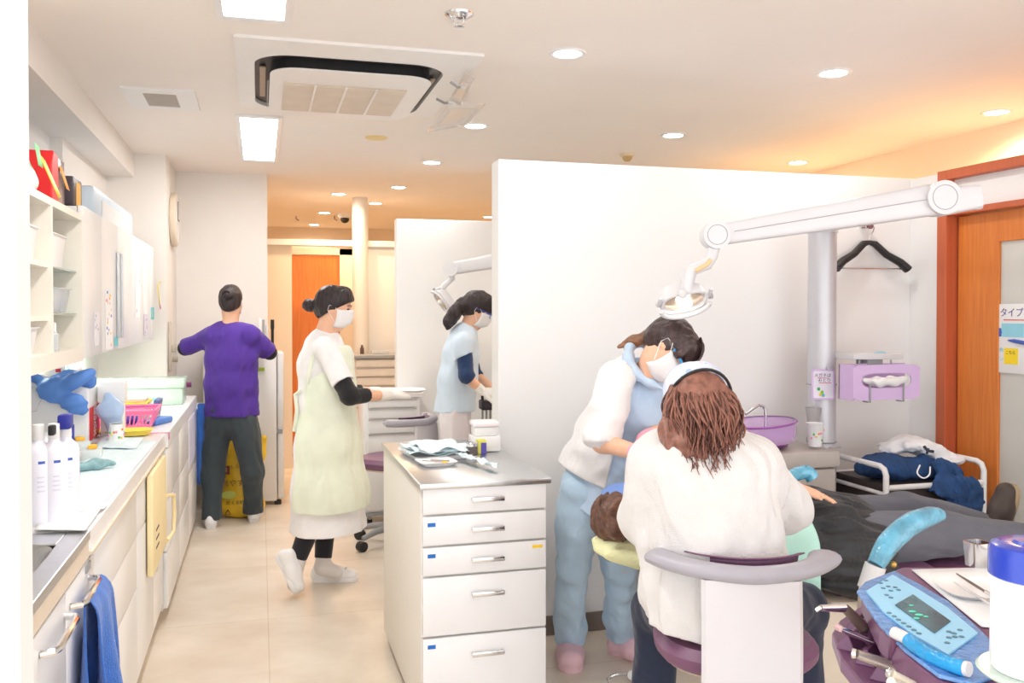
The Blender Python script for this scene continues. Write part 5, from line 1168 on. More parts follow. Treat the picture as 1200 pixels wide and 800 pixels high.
for x in (kx0+.09, kx1-.04, kx0+.25): MB().ell((x, ky0+.010, kz-.10), (.004, .004, .004), n=8).build('rivet', CHROME, t, world=True)
NAVY = mat('navy_canvas', s2l(40, 74, 122), .85, var=.18, scale=30, bump=.4, bscale=300)
t = thing('shoulder_bag', 'navy canvas bag with long straps slumped over the cart top', 'bag', (2.72, 3.36, kz))
f = Field(); f.chain([(2.56, 3.36, kz+.045), (2.68, 3.35, kz+.05), (2.80, 3.33, kz+.04)], [.05, .065, .05], k=.04, side=(0, 1, 0), w=1.5, d=.8); f.chain([(2.80, 3.30, kz+.04), (2.90, 3.27, kz+.02)], [.05, .04], k=.04)
f.chain([(2.80, 3.18, kz+.03), (2.86, 3.14, kz-.06), (2.90, 3.145, kz-.10)], [.05, .055, .03], k=.04, side=(1, 0, 0), w=1.25, d=.4)
fmesh('bag_body', f.mesh(.006, (lambda a, b: (lambda P: a(P)+b(P)))(folds(.010, (30, 30, 26), 21), folds(.005, (75, 75, 60), 22))), NAVY, t)
for i, (xa_, xb_, zb_) in enumerate(((2.83, 2.85, kz-.24), (2.89, 2.90, kz-.30), (2.93, 2.955, kz-.34), (2.95, 2.965, kz-.28))):
    mb = MB(); quadrop(mb, (xa_-.018, 3.125, kz-.02), (xa_+.018, 3.125, kz-.02), (xb_+.014, 3.15, zb_), (xb_-.014, 3.15, zb_), 3, 12, lambda u, v, i=i: Vector((.012*math.sin(v*6+i*2), -.012*math.sin(v*4+i), 0))); mb.build('strap', NAVY, t, world=True, solid=.004)
t = thing('folded_garment', 'crumpled white garment lying on top of the navy bag', 'garment', (2.84, 3.36, kz+.10))
f = Field(); f.chain([(2.73, 3.42, kz+.12), (2.80, 3.38, kz+.14), (2.88, 3.34, kz+.11), (2.97, 3.32, kz+.07)], [.045, .055, .055, .04], k=.04, side=(0, 1, 0), w=1.2, d=.55); f.ell((2.93, 3.28, kz+.075), (.075, .06, .02), k=.02)
fmesh('cloth', f.mesh(.005, (lambda a, b: (lambda P: a(P)+b(P)))(folds(.008, (30, 30, 24), 31), folds(.004, (85, 85, 60), 32))), mat('white_cotton', (.84, .85, .88), .85, bump=.3, bscale=200), t)
MB().tube([at(1083, 523, 3.72), at(1087, 528, 3.70), at(1094, 529, 3.70)], .006).tube([at(1086, 532, 3.70), at(1088, 525, 3.70)], .005).build('dark_emblem', INK, t, world=True)
MB().tube(curve([at(1078, 545, 3.62), at(1075, 554, 3.58), at(1082, 560, 3.56), at(1089, 556, 3.56), at(1090, 547, 3.60)]), .003, n=8).build('tie_cord', PAPER, t, world=True)

# ================================================================ DENTAL CHAIR
CB = mat('chair_shell_beige', s2l(226, 214, 196), .4)
t = thing('dental_chair', 'reclined purple dental chair with beige shell under the patient', 'dental chair', (1.95, 2.78, 0)); dch = t
def pad(p0, p1, w0, w1, th, name, m, par, up=(0, 0, 1), n=10, pw=3.2, arch=0):
    p0, p1 = Vector(p0), Vector(p1); d = (p1-p0); s = d.normalized().cross(Vector(up)).normalized(); u = s.cross(d.normalized())
    rings = []
    for k in range(n+1):
        f_ = k/n; e = min(1, math.sqrt(max(0, 1-(2*f_-1)**8))+.02); w_ = (w0+(w1-w0)*f_)*e; c = p0+d*f_+u*arch*math.sin(math.pi*f_)
        rings.append([c+s*w_*math.copysign(abs(math.cos(x))**(2/pw), math.cos(x))+u*th*e*math.copysign(abs(math.sin(x))**(2/pw), math.sin(x)) for x in (2*math.pi*j/24 for j in range(24))])
    return MB().rings(rings).build(name, m, par, world=True)
HX, HY = 1.17, 2.84
pad((1.28, 2.82, .585), (1.86, 2.79, .515), .17, .24, .035, 'back_cushion', PURPV, t)
pad((1.28, 2.82, .540), (1.86, 2.79, .465), .15, .22, .03, 'back_shell', CB, t)
pad((1.84, 2.79, .50), (2.30, 2.74, .52), .25, .24, .04, 'seat_cushion', PURPV, t)
pad((1.80, 2.79, .445), (2.32, 2.74, .455), .23, .22, .035, 'seat_shell', CB, t)
pad((2.28, 2.74, .52), (2.95, 2.68, .44), .21, .18, .032, 'leg_rest', PURPV, t)
pad((2.28, 2.74, .47), (2.93, 2.68, .39), .18, .15, .022, 'leg_rest_shell', CB, t)
pad((1.10, 2.845, .625), (1.30, 2.83, .615), .11, .13, .03, 'headrest', PURPV, t)
MB().box((1.80, 2.70, .08), (2.25, 2.94, .42), bev=.03).build('pedestal', CB, t, world=True); MB().box((1.72, 2.68, .0), (2.48, 3.05, .08), bev=.02).build('base_plate', UG, t, world=True)
MB().cyl((1.30, 2.83, .42), (1.40, 2.83, .52), .025).build('headrest_post', CHROME, t, world=True)
WRAP = mat('teal_film_wrap', s2l(92, 172, 204), .16, var=.3, scale=16, bump=1.0, bscale=38, coat=.6, spec=.8)
WRAP2 = mat('clear_blue_film', s2l(98, 146, 206), .12, var=.15, scale=18, bump=.8, bscale=50, spec=.8)
pts = curve([at(1026, 662, 2.42), at(1042, 636, 2.44), at(1066, 615, 2.47), at(1092, 604, 2.52), at(1106, 604, 2.55)])
n_ = len(pts); MB().tube(pts, [.031*(min(1, .55+.5*math.sin(math.pi*min(1, .12+i/n_*.95))))*(1 if i < n_-3 else (.9, .7, .35)[i-n_+3]) for i in range(n_)], n=18).build('arm_rest_wrapped', WRAP, t, world=True)
MB().cyl(at(1026, 662, 2.42), at(1017, 690, 2.42), .028).build('arm_rest_joint', GREYP, t, world=True); MB().tube([at(1017, 690, 2.42), at(1015, 712, 2.46), Vector((2.0, 2.60, .45))], .024).build('arm_rest_post', BEIGEP, t, world=True)
MB().ell(at(1047, 661, 2.42), (.009, .009, .009)).build('brass_screw', mat('brass', s2l(200, 160, 90), .3, .8), t, world=True)
pts = curve([at(918, 566, 3.05), at(932, 556, 3.1), at(946, 553, 3.12), at(952, 560, 3.12)]); MB().tube(pts, [.024]*len(pts), n=14).build('arm_rest_wrapped', WRAP, t, world=True); MB().tube([at(918, 566, 3.05), Vector((1.86, 3.03, .60)), Vector((1.86, 2.98, .45))], .02).build('arm_rest_post', BEIGEP, t, world=True)
# headrest cover
t = thing('headrest_cover', 'pale yellow-green elastic cover over the chair headrest', 'cover', (1.14, 2.84, .57))
f = Field(); f.cone((1.18, 2.83, .632), (1.27, 2.81, .622), .105, .115, k=.04, side=(0, 1, 0), w=1.05, d=.36); f.cone((1.16, 2.75, .625), (1.27, 2.73, .60), .055, .055, k=.04, side=(0, 1, 0), w=1.1, d=.5)
fmesh('cover_cloth', f.mesh(.006, folds(.005, (30, 60, 30), 41)), mat('pale_lime_cloth', s2l(238, 240, 190), .8, var=.06, bump=.4, bscale=120), t)

# ================================================================ DOCTOR'S TABLE (near right)
DZ = .85
t = thing('instrument_table', 'purple instrument table with light blue control panel at the lower right', 'dental table', (1.3, 1.45, .7)); dtb = t
def poly_slab(pxs, z0, z1, name, m, par, bev=.0, zz=None, smooth=False):
    P = [onz(px, py, z1) for px, py in pxs]
    return MB().rings([[Vector((p.x, p.y, z0)) for p in P], P]).build(name, m, par, world=True, smooth=smooth, bev=bev)
poly_slab(((1009, 690), (1030, 676), (1056, 664), (1090, 664), (1230, 662), (1260, 700), (1260, 830), (1150, 830), (1105, 802), (1060, 765), (1030, 733)), DZ-.05, DZ, 'table_body', PURPD, t, bev=.006)
MB().box((1.18, 1.34, .62), (1.5, 1.6, .80), bev=.03).build('under_housing', PURPD, t, world=True)
MB().cyl((1.45, 1.45, .06), (1.45, 1.45, .70), .035).box((1.25, 1.2, .0), (1.7, 1.7, .06), bev=.02).build('support_column', UG, t, world=True)
BLP = mat('panel_light_blue', s2l(150, 208, 240), .35, var=.02); 
poly_slab(((1004, 692), (1014, 681), (1048, 668), (1078, 684), (1112, 704), (1150, 738), (1176, 765), (1168, 790), (1140, 800), (1100, 790), (1060, 760), (1030, 730)), DZ+.001, DZ+.008, 'film_cover', WRAP2, t, bev=.002)
poly_slab(((1015, 692), (1046, 673), (1076, 690), (1110, 711), (1146, 741), (1111, 766), (1072, 744), (1035, 716)), DZ+.0085, DZ+.012, 'control_panel', BLP, t)
poly_slab(((1049, 708), (1070, 696), (1114, 727), (1095, 741)), DZ+.0122, DZ+.014, 'lcd_screen', mat('lcd_screen', s2l(48, 92, 104), .15, var=.2, scale=20), t)
mb = MB()
for (px, py, r_) in ((1069, 716, .0075), (1077, 720, .008), (1074, 724, .006), (1085, 722, .005), (1068, 709, .005)):
    q = onz(px, py, DZ+.0145); mb.ell(q, (r_, r_*.8, .0004), n=10)
mb.build('green_digits', mat('lcd_green', s2l(60, 190, 160), .3, emit=(.1, .8, .55), estr=.25), t, world=True)
BTN = mat('button_grey_blue', s2l(88, 128, 150), .4)
bt = [(1032, 683), (1038, 680), (1035, 689), (1041, 687), (1044, 692), (1049, 688), (1053, 691), (1039, 697), (1044, 700), (1042, 718), (1048, 722), (1053, 726), (1059, 730), (1065, 734), (1071, 738), (1077, 742), (1112, 740), (1118, 742), (1125, 738), (1112, 747), (1119, 746), (1127, 746), (1110, 753)]
for (px, py) in bt:
    q = onz(px, py, DZ+.0125); MB().lathe([(.001, .0014), (.0042, .0012), (.0048, 0)], c=tuple(q), n=14).build('button', BTN, t, world=True)
pts = curve([onz(1048, 741, DZ+.02), onz(1062, 748, DZ+.02), onz(1075, 758, DZ+.018), onz(1095, 770, DZ+.018), onz(1120, 780, DZ+.02), onz(1136, 784, DZ+.022)])
k = len(pts)//4
MB().tube(pts[:k+1], .0105, n=14).build('handle_grip', GREYP, t, world=True); MB().tube(pts[k:-3], .0125, n=14).build('handle_wrap', mat('cyan_wrap', s2l(36, 150, 210), .2, var=.15, bump=.6, bscale=50), t, world=True); MB().tube(pts[-4:], .0115, n=14).build('handle_end', GREYP, t, world=True)
MB().tube([pts[1], pts[1]+Vector((.02, .03, -.06)), Vector((1.24, 1.42, .76))], .010).build('handle_stem', PURPD, t, world=True)
# instrument bracket tray, lower left
IZ = .755
poly_slab(((975, 741), (984, 726), (1014, 706), (1034, 716), (1046, 742), (1075, 775), (1105, 810), (1075, 830), (1045, 830), (1010, 800), (985, 770)), IZ-.03, IZ, 'instrument_bracket', PURPD, t, bev=.004)
for (px, py) in ((1008, 735), (1000, 755), (1022, 772), (1040, 790), (1030, 748), (1048, 768)):
    q = onz(px, py, IZ); M = Matrix.Translation(q) @ Matrix.Rotation(R(35), 4, 'Z')
    MB().rings([[M @ Vector((-.045, -.02, 0)), M @ Vector((.045, -.02, 0)), M @ Vector((.045, .02, 0)), M @ Vector((-.045, .02, 0))], [M @ Vector((-.035, -.002, .028)), M @ Vector((.035, -.002, .028)), M @ Vector((.035, .006, .028)), M @ Vector((-.035, .006, .028))]]).build('holder_ridge', PURPD, t, world=True, smooth=False, bev=.002)
def instr(label, pxs, rs, mats, z=IZ+.05, name='handpiece'):
    P = [onz(px, py, zz_) for px, py, zz_ in pxs]; t_ = thing(name, label, 'instrument', tuple(P[-1]))
    for i in range(len(P)-1): MB().tube([P[i], P[i].lerp(P[i+1], .5), P[i+1]], [rs[i], (rs[i]+rs[i+1])/2*1.05, rs[i+1]], n=12).build(('head', 'neck', 'body', 'tail')[min(i, 3)], mats[i], t_, world=True)
    return t_
BRS = mat('bronze_steel', s2l(120, 104, 96), .35, .5)
instr('silver angled syringe lying highest in the purple instrument bracket', ((956, 715, .84), (962, 712, .845), (990, 712, .84), (1012, 735, .80), (1020, 742, .78)), (.004, .006, .009, .012, .012), (CHROME, CHROME, BRS, CHROME))
instr('slim silver handpiece with pink tip, second in the bracket', ((981, 734, .815), (986, 737, .815), (1022, 752, .79)), (.007, .006, .0055), (mat('pink_steel', s2l(214, 180, 180), .3, .4), CHROME))
instr('steel handpiece with blue collar, third in the bracket', ((999, 765, .825), (1004, 766, .825), (1048, 782, .80), (1062, 788, .79)), (.009, .008, .0105, .009), (CHROME, mat('champagne_steel', s2l(180, 172, 166), .3, .7), mat('blue_collar', s2l(100, 140, 200), .3)))
instr('ivory handpiece nearest the bottom edge of the picture', ((1041, 788, .83), (1046, 790, .83), (1085, 812, .80)), (.008, .0075, .009), (CHROME, mat('ivory_plastic', s2l(236, 228, 208), .4)))
instr('short ivory handpiece tip below the long ivory one', ((1044, 799, .83), (1060, 806, .81)), (.008, .008), (mat('ivory_plastic', s2l(236, 228, 208), .4),))
# table top contents
sheet('tray_paper', 'white paper sheet covering the purple table top', ((1068, 668), (1225, 664), (1235, 742), (1150, 735)), DZ+.001, PAPER)
q = onz(1160, 694, DZ+.004)
t = thing('instrument_tray', 'thin white tray with steel mirrors on the purple table', 'tray', (q.x, q.y, DZ+.004), R(-18))
MB().rings([ringprof(.085, .055, 0, pw=4), ringprof(.098, .068, .010, pw=4), ringprof(.102, .072, .011, pw=4), ringprof(.094, .064, .007, pw=4), ringprof(.08, .05, .003, pw=4)]).build('tray_shell', WHITEP, t)
for (a, b, nm, lab) in (((1121, 672, 0), (1172, 704, 0), 'dental_probe', 'thin dark probe lying diagonally on the white tray'), ((1118, 682, 0), (1168, 712, 0), 'dental_mirror', 'steel mirror handle lying below the dark probe'), ((1150, 700, 0), (1185, 716, 0), 'tweezers', 'short steel tweezers at the tray front')):
    A, B = onz(a[0], a[1], DZ+.018), onz(b[0], b[1], DZ+.022); t = thing(nm, lab, 'instrument', tuple(A))
    MB().tube([A, A.lerp(B, .3), B], [.0015, .003, .0028], n=8).build('shaft', BRS if nm == 'dental_probe' else CHROME, t, world=True)
    MB().tube([B, B.lerp(A, .3)+Vector((0, 0, .001))], [.0042, .004], n=8).build('handle', CHROME, t, world=True)
q = onz(1157, 668, DZ); t = thing('metal_cup', 'small square steel cup behind the tray beside the blue lid', 'cup', (q.x, q.y+.03, DZ+.002)); MB().rings([ringprof(.020, .020, 0, pw=5), ringprof(.024, .024, .055, pw=5), ringprof(.021, .021, .055, pw=5), ringprof(.018, .018, .004, pw=5)]).build('cup_wall', CHROME, t)
# canister with dark blue lid on a glass plate
cc = at(1212, 785, 1.17); r0 = .052; bz = cc.z
t = thing('wipes_canister', 'white cylindrical canister with royal blue lid at the right edge', 'canister', (cc.x, cc.y, bz))
MB().lathe([(.001, 0), (r0-.003, 0), (r0, .004), (r0, .125), (r0-.002, .132)], n=56).build('canister_body', mat('canister_white', (.86, .86, .88), .3, var=.005), t)
MB().lathe([(r0+.0005, .122), (r0+.003, .124), (r0+.003, .156), (r0, .163), (r0-.01, .167), (.02, .166), (.001, .164)], n=56).build('lid', mat('royal_blue_lid', s2l(28, 60, 178), .22, coat=.4), t)
MB().rings([ringprof(.028, .024, .165), ringprof(.024, .02, .170)]).build('lid_tab', mat('royal_blue_lid', (0, 0, 1)), t)
t = thing('glass_shelf', 'round pale green glass plate under the canister', 'shelf', (cc.x+.01, cc.y, bz-.008)); MB().lathe([(.001, 0), (.072, 0), (.076, .004), (.072, .0075), (.001, .0075)], n=48).build('plate', mat('green_edge_glass', s2l(206, 224, 214), .15, alpha=.85), t)
MB().tube([(0, 0, -.002), (.03, .03, -.06), (1.45-cc.x-.01, 1.40-cc.y, -.10)], .014).build('support_arm', GREYP, t)
# ================================================================ PEOPLE
_folds = folds
def folds(amp, f=(18, 18, 5), seed=0, f2=None):
    if max(f) < 30: f = tuple(x*2.1 for x in f)
    a = _folds(amp*1.1, f, seed); b = _folds(amp*.45, tuple(x*2.2 for x in f), seed+100)
    return lambda P: a(P)+b(P)
UPZ = Vector((0, 0, 1)); FH = Vector((FWD.x, FWD.y, 0)).normalized()
def axes(f, u):
    f = Vector(f).normalized(); u = Vector(u); u = (u-f*u.dot(f)).normalized(); r = f.cross(u); return r, f, u
def head_field(F_, C, f, u, s=1.0, ears=True):
    r, f, u = axes(f, u); Rm = np.array([list(r), list(f), list(u)]).T
    q = lambda a, b, c: C+r*a*s+f*b*s+u*c*s
    F_.ell(q(0, -.008, .030), (.074*s, .092*s, .086*s), Rm, k=.02)
    F_.ell(q(0, .022, -.025), (.062*s, .068*s, .082*s), Rm, k=.03)
    F_.cone(q(0, .030, -.070), q(0, .055, -.098), .042*s, .022*s, k=.03, side=r, w=1.05)
    for e in (-1, 1):
        F_.ell(q(e*.038, .058, -.030), (.024*s, .022*s, .026*s), Rm, k=.02)            # cheek
        F_.ell(q(e*.031, .094, .010), (.017*s, .014*s, .011*s), Rm, k=.014, sub=True)   # eye socket
        F_.ell(q(e*.030, .076, .008), (.012*s, .011*s, .010*s), Rm, k=.004)             # lid
        if ears: F_.ell(q(e*.073, -.006, -.004), (.008*s, .016*s, .028*s), Rm, k=.008); F_.ell(q(e*.080, .000, -.002), (.004*s, .008*s, .015*s), Rm, k=.006, sub=True)
    F_.cone(q(0, .082, .018), q(0, .103, -.024), .007*s, .012*s, k=.014); F_.ell(q(0, .094, -.028), (.017*s, .010*s, .009*s), Rm, k=.008)
    F_.ell(q(0, .083, .032), (.045*s, .012*s, .009*s), Rm, k=.016)
    F_.ell(q(0, .086, -.052), (.022*s, .010*s, .0055*s), Rm, k=.004); F_.ell(q(0, .084, -.064), (.018*s, .010*s, .006*s), Rm, k=.004)
    return q
def eyes_brows(par, q, s=1.0, closed=False):
    for e in (-1, 1):
        o = MB().ell(q(e*.031, .083, .008), (.0105*s, .0105*s, .0085*s), n=12).build('eye', mat('eye_dark', s2l(46, 34, 30), .15), par, world=True)
        MB().tube([q(e*.016, .094, .030), q(e*.032, .093, .036), q(e*.050, .080, .030)], .0028*s, n=6).build('eyebrow', HAIRB, par, world=True)
def hand_field(F_, W, d, n, side, s=1.0, curl=.5, spread=.12, thumb=1.0, k=.006, extra=0):
    """W wrist, d pointing direction, n back-of-hand normal, side: +1 when the thumb lies on d x n side"""
    d = Vector(d).normalized(); n = Vector(n); n = (n-d*n.dot(d)).normalized(); t = d.cross(n)*side
    e = extra
    P = lambda a, b, c: W+d*a*s+t*b*s+n*c*s
    F_.cone(P(.0, 0, 0), P(.045, .0, 0), .024*s+e, .030*s+e, k=.012, side=t, w=1.05, d=.62); F_.cone(P(.045, .0, 0), P(.082, .002, .001), .032*s+e, .036*s+e, k=.012, side=t, w=1.1, d=.42)
    L = [(.030, .040, .026, .020), (.010, .045, .028, .021), (-.011, .041, .026, .020), (-.031, .032, .021, .018)]
    for i, (b, l1, l2, l3) in enumerate(L):
        p = P(.086-(.006 if i in (0, 3) else 0), b, .002); a0 = curl*.55; dd = (d+t*spread*(1.5-i)*.6).normalized()
        for j, (l, r1, r2) in enumerate(((l1, .0092, .0085), (l2, .0085, .0078), (l3, .0078, .0062))):
            a = a0+curl*j*.8; v = (dd*math.cos(a)-n*math.sin(a)); p2 = p+v*l*s
            F_.cone(p, p2, r1*s+e, r2*s+e, k=.004); p = p2
    p = P(.022, .026, -.004)
    for j, (l, r1, r2, a) in enumerate(((.040, .0125, .0105, .75), (.031, .0102, .0092, .45), (.024, .0092, .0068, .25))):
        v = (d*math.cos(a*thumb)+t*math.sin(a*thumb)-n*.35*curl*(1+j*.5)).normalized(); p2 = p+v*l*s; F_.cone(p, p2, r1*s+e, r2*s+e, k=.007); p = p2
    return F_
def mask(par, C, f, u, s=1.0, m=None):
    r, f, u = axes(f, u); q = lambda a, b, c: C+r*a*s+f*b*s+u*c*s; mb = MB(); g = []
    for i in range(13):
        a = R(-68+136*i/12); row = []
        for j in range(8):
            v = j/7; zc = .000-.100*v; bul = .012*math.sin(math.pi*min(1, v*1.15))
            rad = .095+bul+.020*max(0, math.cos(a))**6*(1-v*.6)
            row.append(mb.bm.verts.new(q(.082*math.sin(a)*(1-.25*v*v)*1.02, rad*math.cos(a)*(1.0 if v < .75 else 1.0-.25*(v-.75)/.25)-.004, zc+.014*(math.cos(a)**4 if v < .2 else 0))))
        g.append(row)
    for i in range(12):
        for j in range(7): mb.bm.faces.new((g[i][j], g[i+1][j], g[i+1][j+1], g[i][j+1]))
    o = mb.build('face_mask', m or MASKM, par, world=True, solid=.002)
    for e in (-1, 1):
        MB().tube([q(e*.076, .036, -.008), q(e*.080, .010, .018), q(e*.083, -.016, .012), q(e*.081, -.018, -.015), q(e*.072, .030, -.070)], .0014, n=6).build('ear_loop', MASKM, o, world=False)
        lo = [x for x in bpy.data.objects if x.parent == o][-1]; lo.data.transform(basis(o).inverted())
    return o
def glasses(par, C, f, u, s=1.0, m=None, frame_m=None):
    r, f, u = axes(f, u); q = lambda a, b, c: C+r*a*s+f*b*s+u*c*s
    g = MB()
    for e in (-1, 1):
        pts = [q(e*(.033+.027*math.cos(a)), .103-.012*abs(math.cos(a)), .008+.019*math.sin(a)) for a in [2*math.pi*i/20 for i in range(21)]]
        g.tube(pts, .0022, n=6); g.tube([q(e*.060, .094, .012), q(e*.076, .05, .012), q(e*.082, -.012, .008), q(e*.079, -.028, -.006)], .0026, n=6)
    g.tube([q(-.008, .104, .012), q(0, .107, .015), q(.008, .104, .012)], .002, n=6)
    o = g.build('glasses_frame', frame_m or BLUEI, par, world=True)
    lens = MB()
    for e in (-1, 1): lens.rings([[q(e*(.033+.026*math.cos(a)), .102-.012*abs(math.cos(a)), .008+.018*math.sin(a)) for a in [2*math.pi*i/20 for i in range(20)]]], cap=False); 
    mb = MB()
    for e in (-1, 1):
        c = mb.bm.verts.new(q(e*.033, .104, .008)); vs = [mb.bm.verts.new(q(e*(.033+.026*math.cos(a)), .103-.012*abs(math.cos(a)), .008+.018*math.sin(a))) for a in [2*math.pi*i/20 for i in range(20)]]
        for i in range(20): mb.bm.faces.new((c, vs[i], vs[(i+1) % 20]))
    mb.build('lenses', GLASSC, o, world=False).data.transform(basis(par).inverted())
    return o
def strands(name, m, par, gen, n, r0=.003, seg=10, seed=1, nside=5):
    rg = random.Random(seed); mb = MB()
    for i in range(n):
        pts = gen(rg, i/n); L = len(pts); mb.tube(pts, [r0*(1-.75*(k/(L-1))**2) for k in range(L)], n=nside)
    return mb.build(name, m, par, world=True, ang=180)
def shoe(par, heel, toe, up=(0, 0, 1), m=None, sole=None, w=1.0, name='shoe', clog=False, side_lean=0):
    heel, toe = Vector(heel), Vector(toe); d = (toe-heel).normalized(); u = Vector(up); u = (u-d*u.dot(d)).normalized(); s = d.cross(u); L = (toe-heel).length
    f = Field(); P = lambda a, b, c: heel+d*a*L+s*b+u*c
    hh = .052 if not clog else .058
    f.cone(P(.13, 0, .035), P(.16, 0, hh+.015), .032*w, .034*w, k=.02); f.cone(P(.13, 0, .035), P(.55, 0, .034), .034*w, .040*w, k=.03, side=s, w=1.0, d=.95)
    f.cone(P(.5, 0, .036), P(.84, 0, .030 if not clog else .038), .041*w, .036*w, k=.03, side=s, w=1.15 if not clog else 1.28, d=.85 if not clog else 1.0)
    f.cone(P(.22, 0, .06), P(.5, 0, .05), .030*w, .032*w, k=.02)
    c0 = P(0, 0, .004)
    o = fmesh(name, f.mesh(.0045, None, cuts=[(tuple(c0), tuple(-u))]), m or WHITEP, par)
    mb = MB(); prof = [(0.0, .022), (.08, .034), (.25, .034), (.45, .034), (.65, .044), (.8, .046), (.92, .038), (1.0, .018)]
    loop = [(a, b*w) for a, b in prof]+[(a, -b*w) for a, b in prof[::-1]]
    rg = [[P(a, b*k_, z) for a, b in loop] for k_, z in ((.96, .0), (1.03, .006), (1.03, .018), (.98, .022))]
    mb.rings(rg).build('sole', sole or m or WHITEP, o, world=False).data.transform(basis(par).inverted())
    return o
def col(name, rgb, **k): return mat(name, s2l(*rgb), k.pop('rough', .85), **dict(dict(bump=.25, bscale=240, sheen=.15, var=.04), **k))

# ---------------------------------------------------------------- A: person in the purple top, seen from behind
dA = 6.02
def A_(x, y, d=dA): return at(x, y, d)
pa = thing('person', 'person with dark bun in purple top and dark trousers, seen from behind', 'person', (A_(271, 500).x, A_(271, 500).y, 0))
PUR = col('purple_scrub_cloth', (78, 44, 148), rough=.8); DKT = col('dark_slate_trousers', (58, 68, 74)); BLK = col('black_undershirt', (26, 26, 30))
body = Field(); HCa = A_(270.5, 354); fA = (FH+Vector((-.05, 0, -.25)))
q = head_field(body, HCa, fA, UPZ, .93)
body.cone(HCa+Vector((0, -.0, -.04)), A_(270, 388), .050, .056, k=.03)
LS, RS = A_(247, 394), A_(296, 394); LE, RE = A_(217, 408, 6.12), A_(316, 413, 6.12); LW, RW = A_(233, 402, 6.40), A_(304, 401, 6.45)
for S_, E_, W_ in ((LS, LE, LW), (RS, RE, RW)): body.cone(S_, E_, .046, .036, k=.03); body.cone(E_, W_, .035, .025, k=.02)
hand_field(body, LW, (A_(243, 400, 6.62)-LW), UPZ, -1, .95, curl=.45); hand_field(body, RW, (A_(298, 399, 6.62)-RW), UPZ, 1, .95, curl=.45)
body.chain([A_(270, 398), A_(270, 445), A_(271, 492)], [.09, .085, .09], k=.04, side=RGT, w=1.4, d=.9); body.cone(LS, RS, .034, .034, k=.03)
hipL, hipR = A_(256, 500), A_(286, 500); knL, knR = A_(249, 556), A_(296, 553); anL, anR = onz(248, 618, .07), onz(297, 611, .07)
anL.x, anL.y = onz(248, 617).x, onz(248, 617).y; anR.x, anR.y = onz(297, 609).x, onz(297, 609).y
for h_, k_, a_ in ((hipL, knL, anL), (hipR, knR, anR)): body.cone(h_, k_, .075, .055, k=.04); body.cone(k_, a_, .052, .036, k=.03); body.cone(a_, a_+FH*.05-UPZ*.03, .028, .022, k=.01)
fmesh('body', body.mesh(.006), SKIN, pa)
f = Field()
f.chain([A_(270, 396), A_(270, 420), A_(270, 450), A_(271, 484)], [.110, .118, .120, .128], k=.04, side=RGT, w=1.42, d=.98)
f.cone(LS+Vector((.03, 0, .02)), RS+Vector((-.03, 0, .02)), .050, .050, k=.05); f.cone(A_(262, 389), A_(279, 389), .055, .055, k=.04)
for S_, E_ in ((LS, LE), (RS, RE)):
    dd = (E_-S_).normalized(); f.cone(S_, S_.lerp(E_, 1.0), .062, .060, k=.04, clip=[(tuple(S_.lerp(E_, .93)), tuple(dd))])
cutz = A_(270, 487).z
fmesh('purple_top', f.mesh(.0065, folds(.006, (13, 13, 9), 3), cuts=[((0, 0, cutz), (0, 0, -1)), (tuple(HCa+Vector((0, 0, -.125))), (0, 0, 1))] if False else [((0, 0, cutz), (0, 0, -1))]), PUR, pa)
for S_, E_, W_ in ((LS, LE, LW), (RS, RE, RW)): f = Field(); f.cone(S_.lerp(E_, .7), E_, .050, .046, k=.01); f.cone(E_, E_.lerp(W_, .7), .046, .036, k=.02, clip=[(tuple(E_.lerp(W_, .65)), tuple((W_-E_)))]); fmesh('undersleeve', f.mesh(.006), BLK, pa)
f = Field()
for h_, k_, a_, s_ in ((hipL, knL, anL, -1), (hipR, knR, anR, 1)):
    f.cone(h_+Vector((0, 0, .03)), k_, .094, .072, k=.03, side=RGT, w=1.0, d=1.05, clip=None); f.cone(k_, a_-Vector((0, 0, .03)), .071, .062, k=.03, clip=[((0, 0, .055), (0, 0, -1))])
f.cone(A_(270, 482), A_(271, 492), .115, .11, k=.04, side=RGT, w=1.4, d=1)
fmesh('trousers', f.mesh(.0065, folds(.006, (14, 14, 7), 5), cuts=[((0, 0, .04), (0, 0, -1))]), DKT, pa)
for a_ in (anL, anR): h0 = Vector((a_.x, a_.y-.06, 0)); shoe(pa, h0, h0+Vector((.0+(.02 if a_ is anR else -.02), .235, 0)), m=mat('white_shoe', (.84, .84, .87), .4))
f = Field(); r_, ff_, uu_ = axes(fA, UPZ); Rm = np.array([list(r_), list(ff_), list(uu_)]).T
f.ell(HCa+uu_*.030-ff_*.012, (.077, .093, .088), Rm, k=.02); f.ell(HCa-uu_*.02-ff_*.035, (.062, .055, .062), Rm, k=.03); f.ell(HCa-ff_*.098+uu_*.02, (.036, .028, .034), Rm, k=.012)
fmesh('hair', f.mesh(.005, folds(.0025, (90, 90, 30), 6), cuts=[(tuple(HCa+ff_*.03+uu_*.02), tuple((ff_*1.0-uu_*.75).normalized()))]), HAIRB, pa)
strands('hair_strands', HAIRB, pa, lambda g, t: [HCa-ff_*.10+uu_*.02+(r_*math.cos(a)+uu_*math.sin(a))*(.018+.016*(k/9))-ff_*.024*math.sin(k*.35) for a0 in (g.uniform(0, 6.28),) for k in range(10) for a in (a0+k*.35,)], 26, .003, seed=4)
MB().tube([q(-.070, -.02, -.02), q(-.079, .02, -.012), q(-.070, .062, -.03)], .0015).tube([q(.070, -.02, -.02), q(.079, .02, -.012), q(.070, .062, -.03)], .0015).build('mask_loops', MASKM, pa, world=True)
mask(pa, HCa, fA, UPZ, .93)

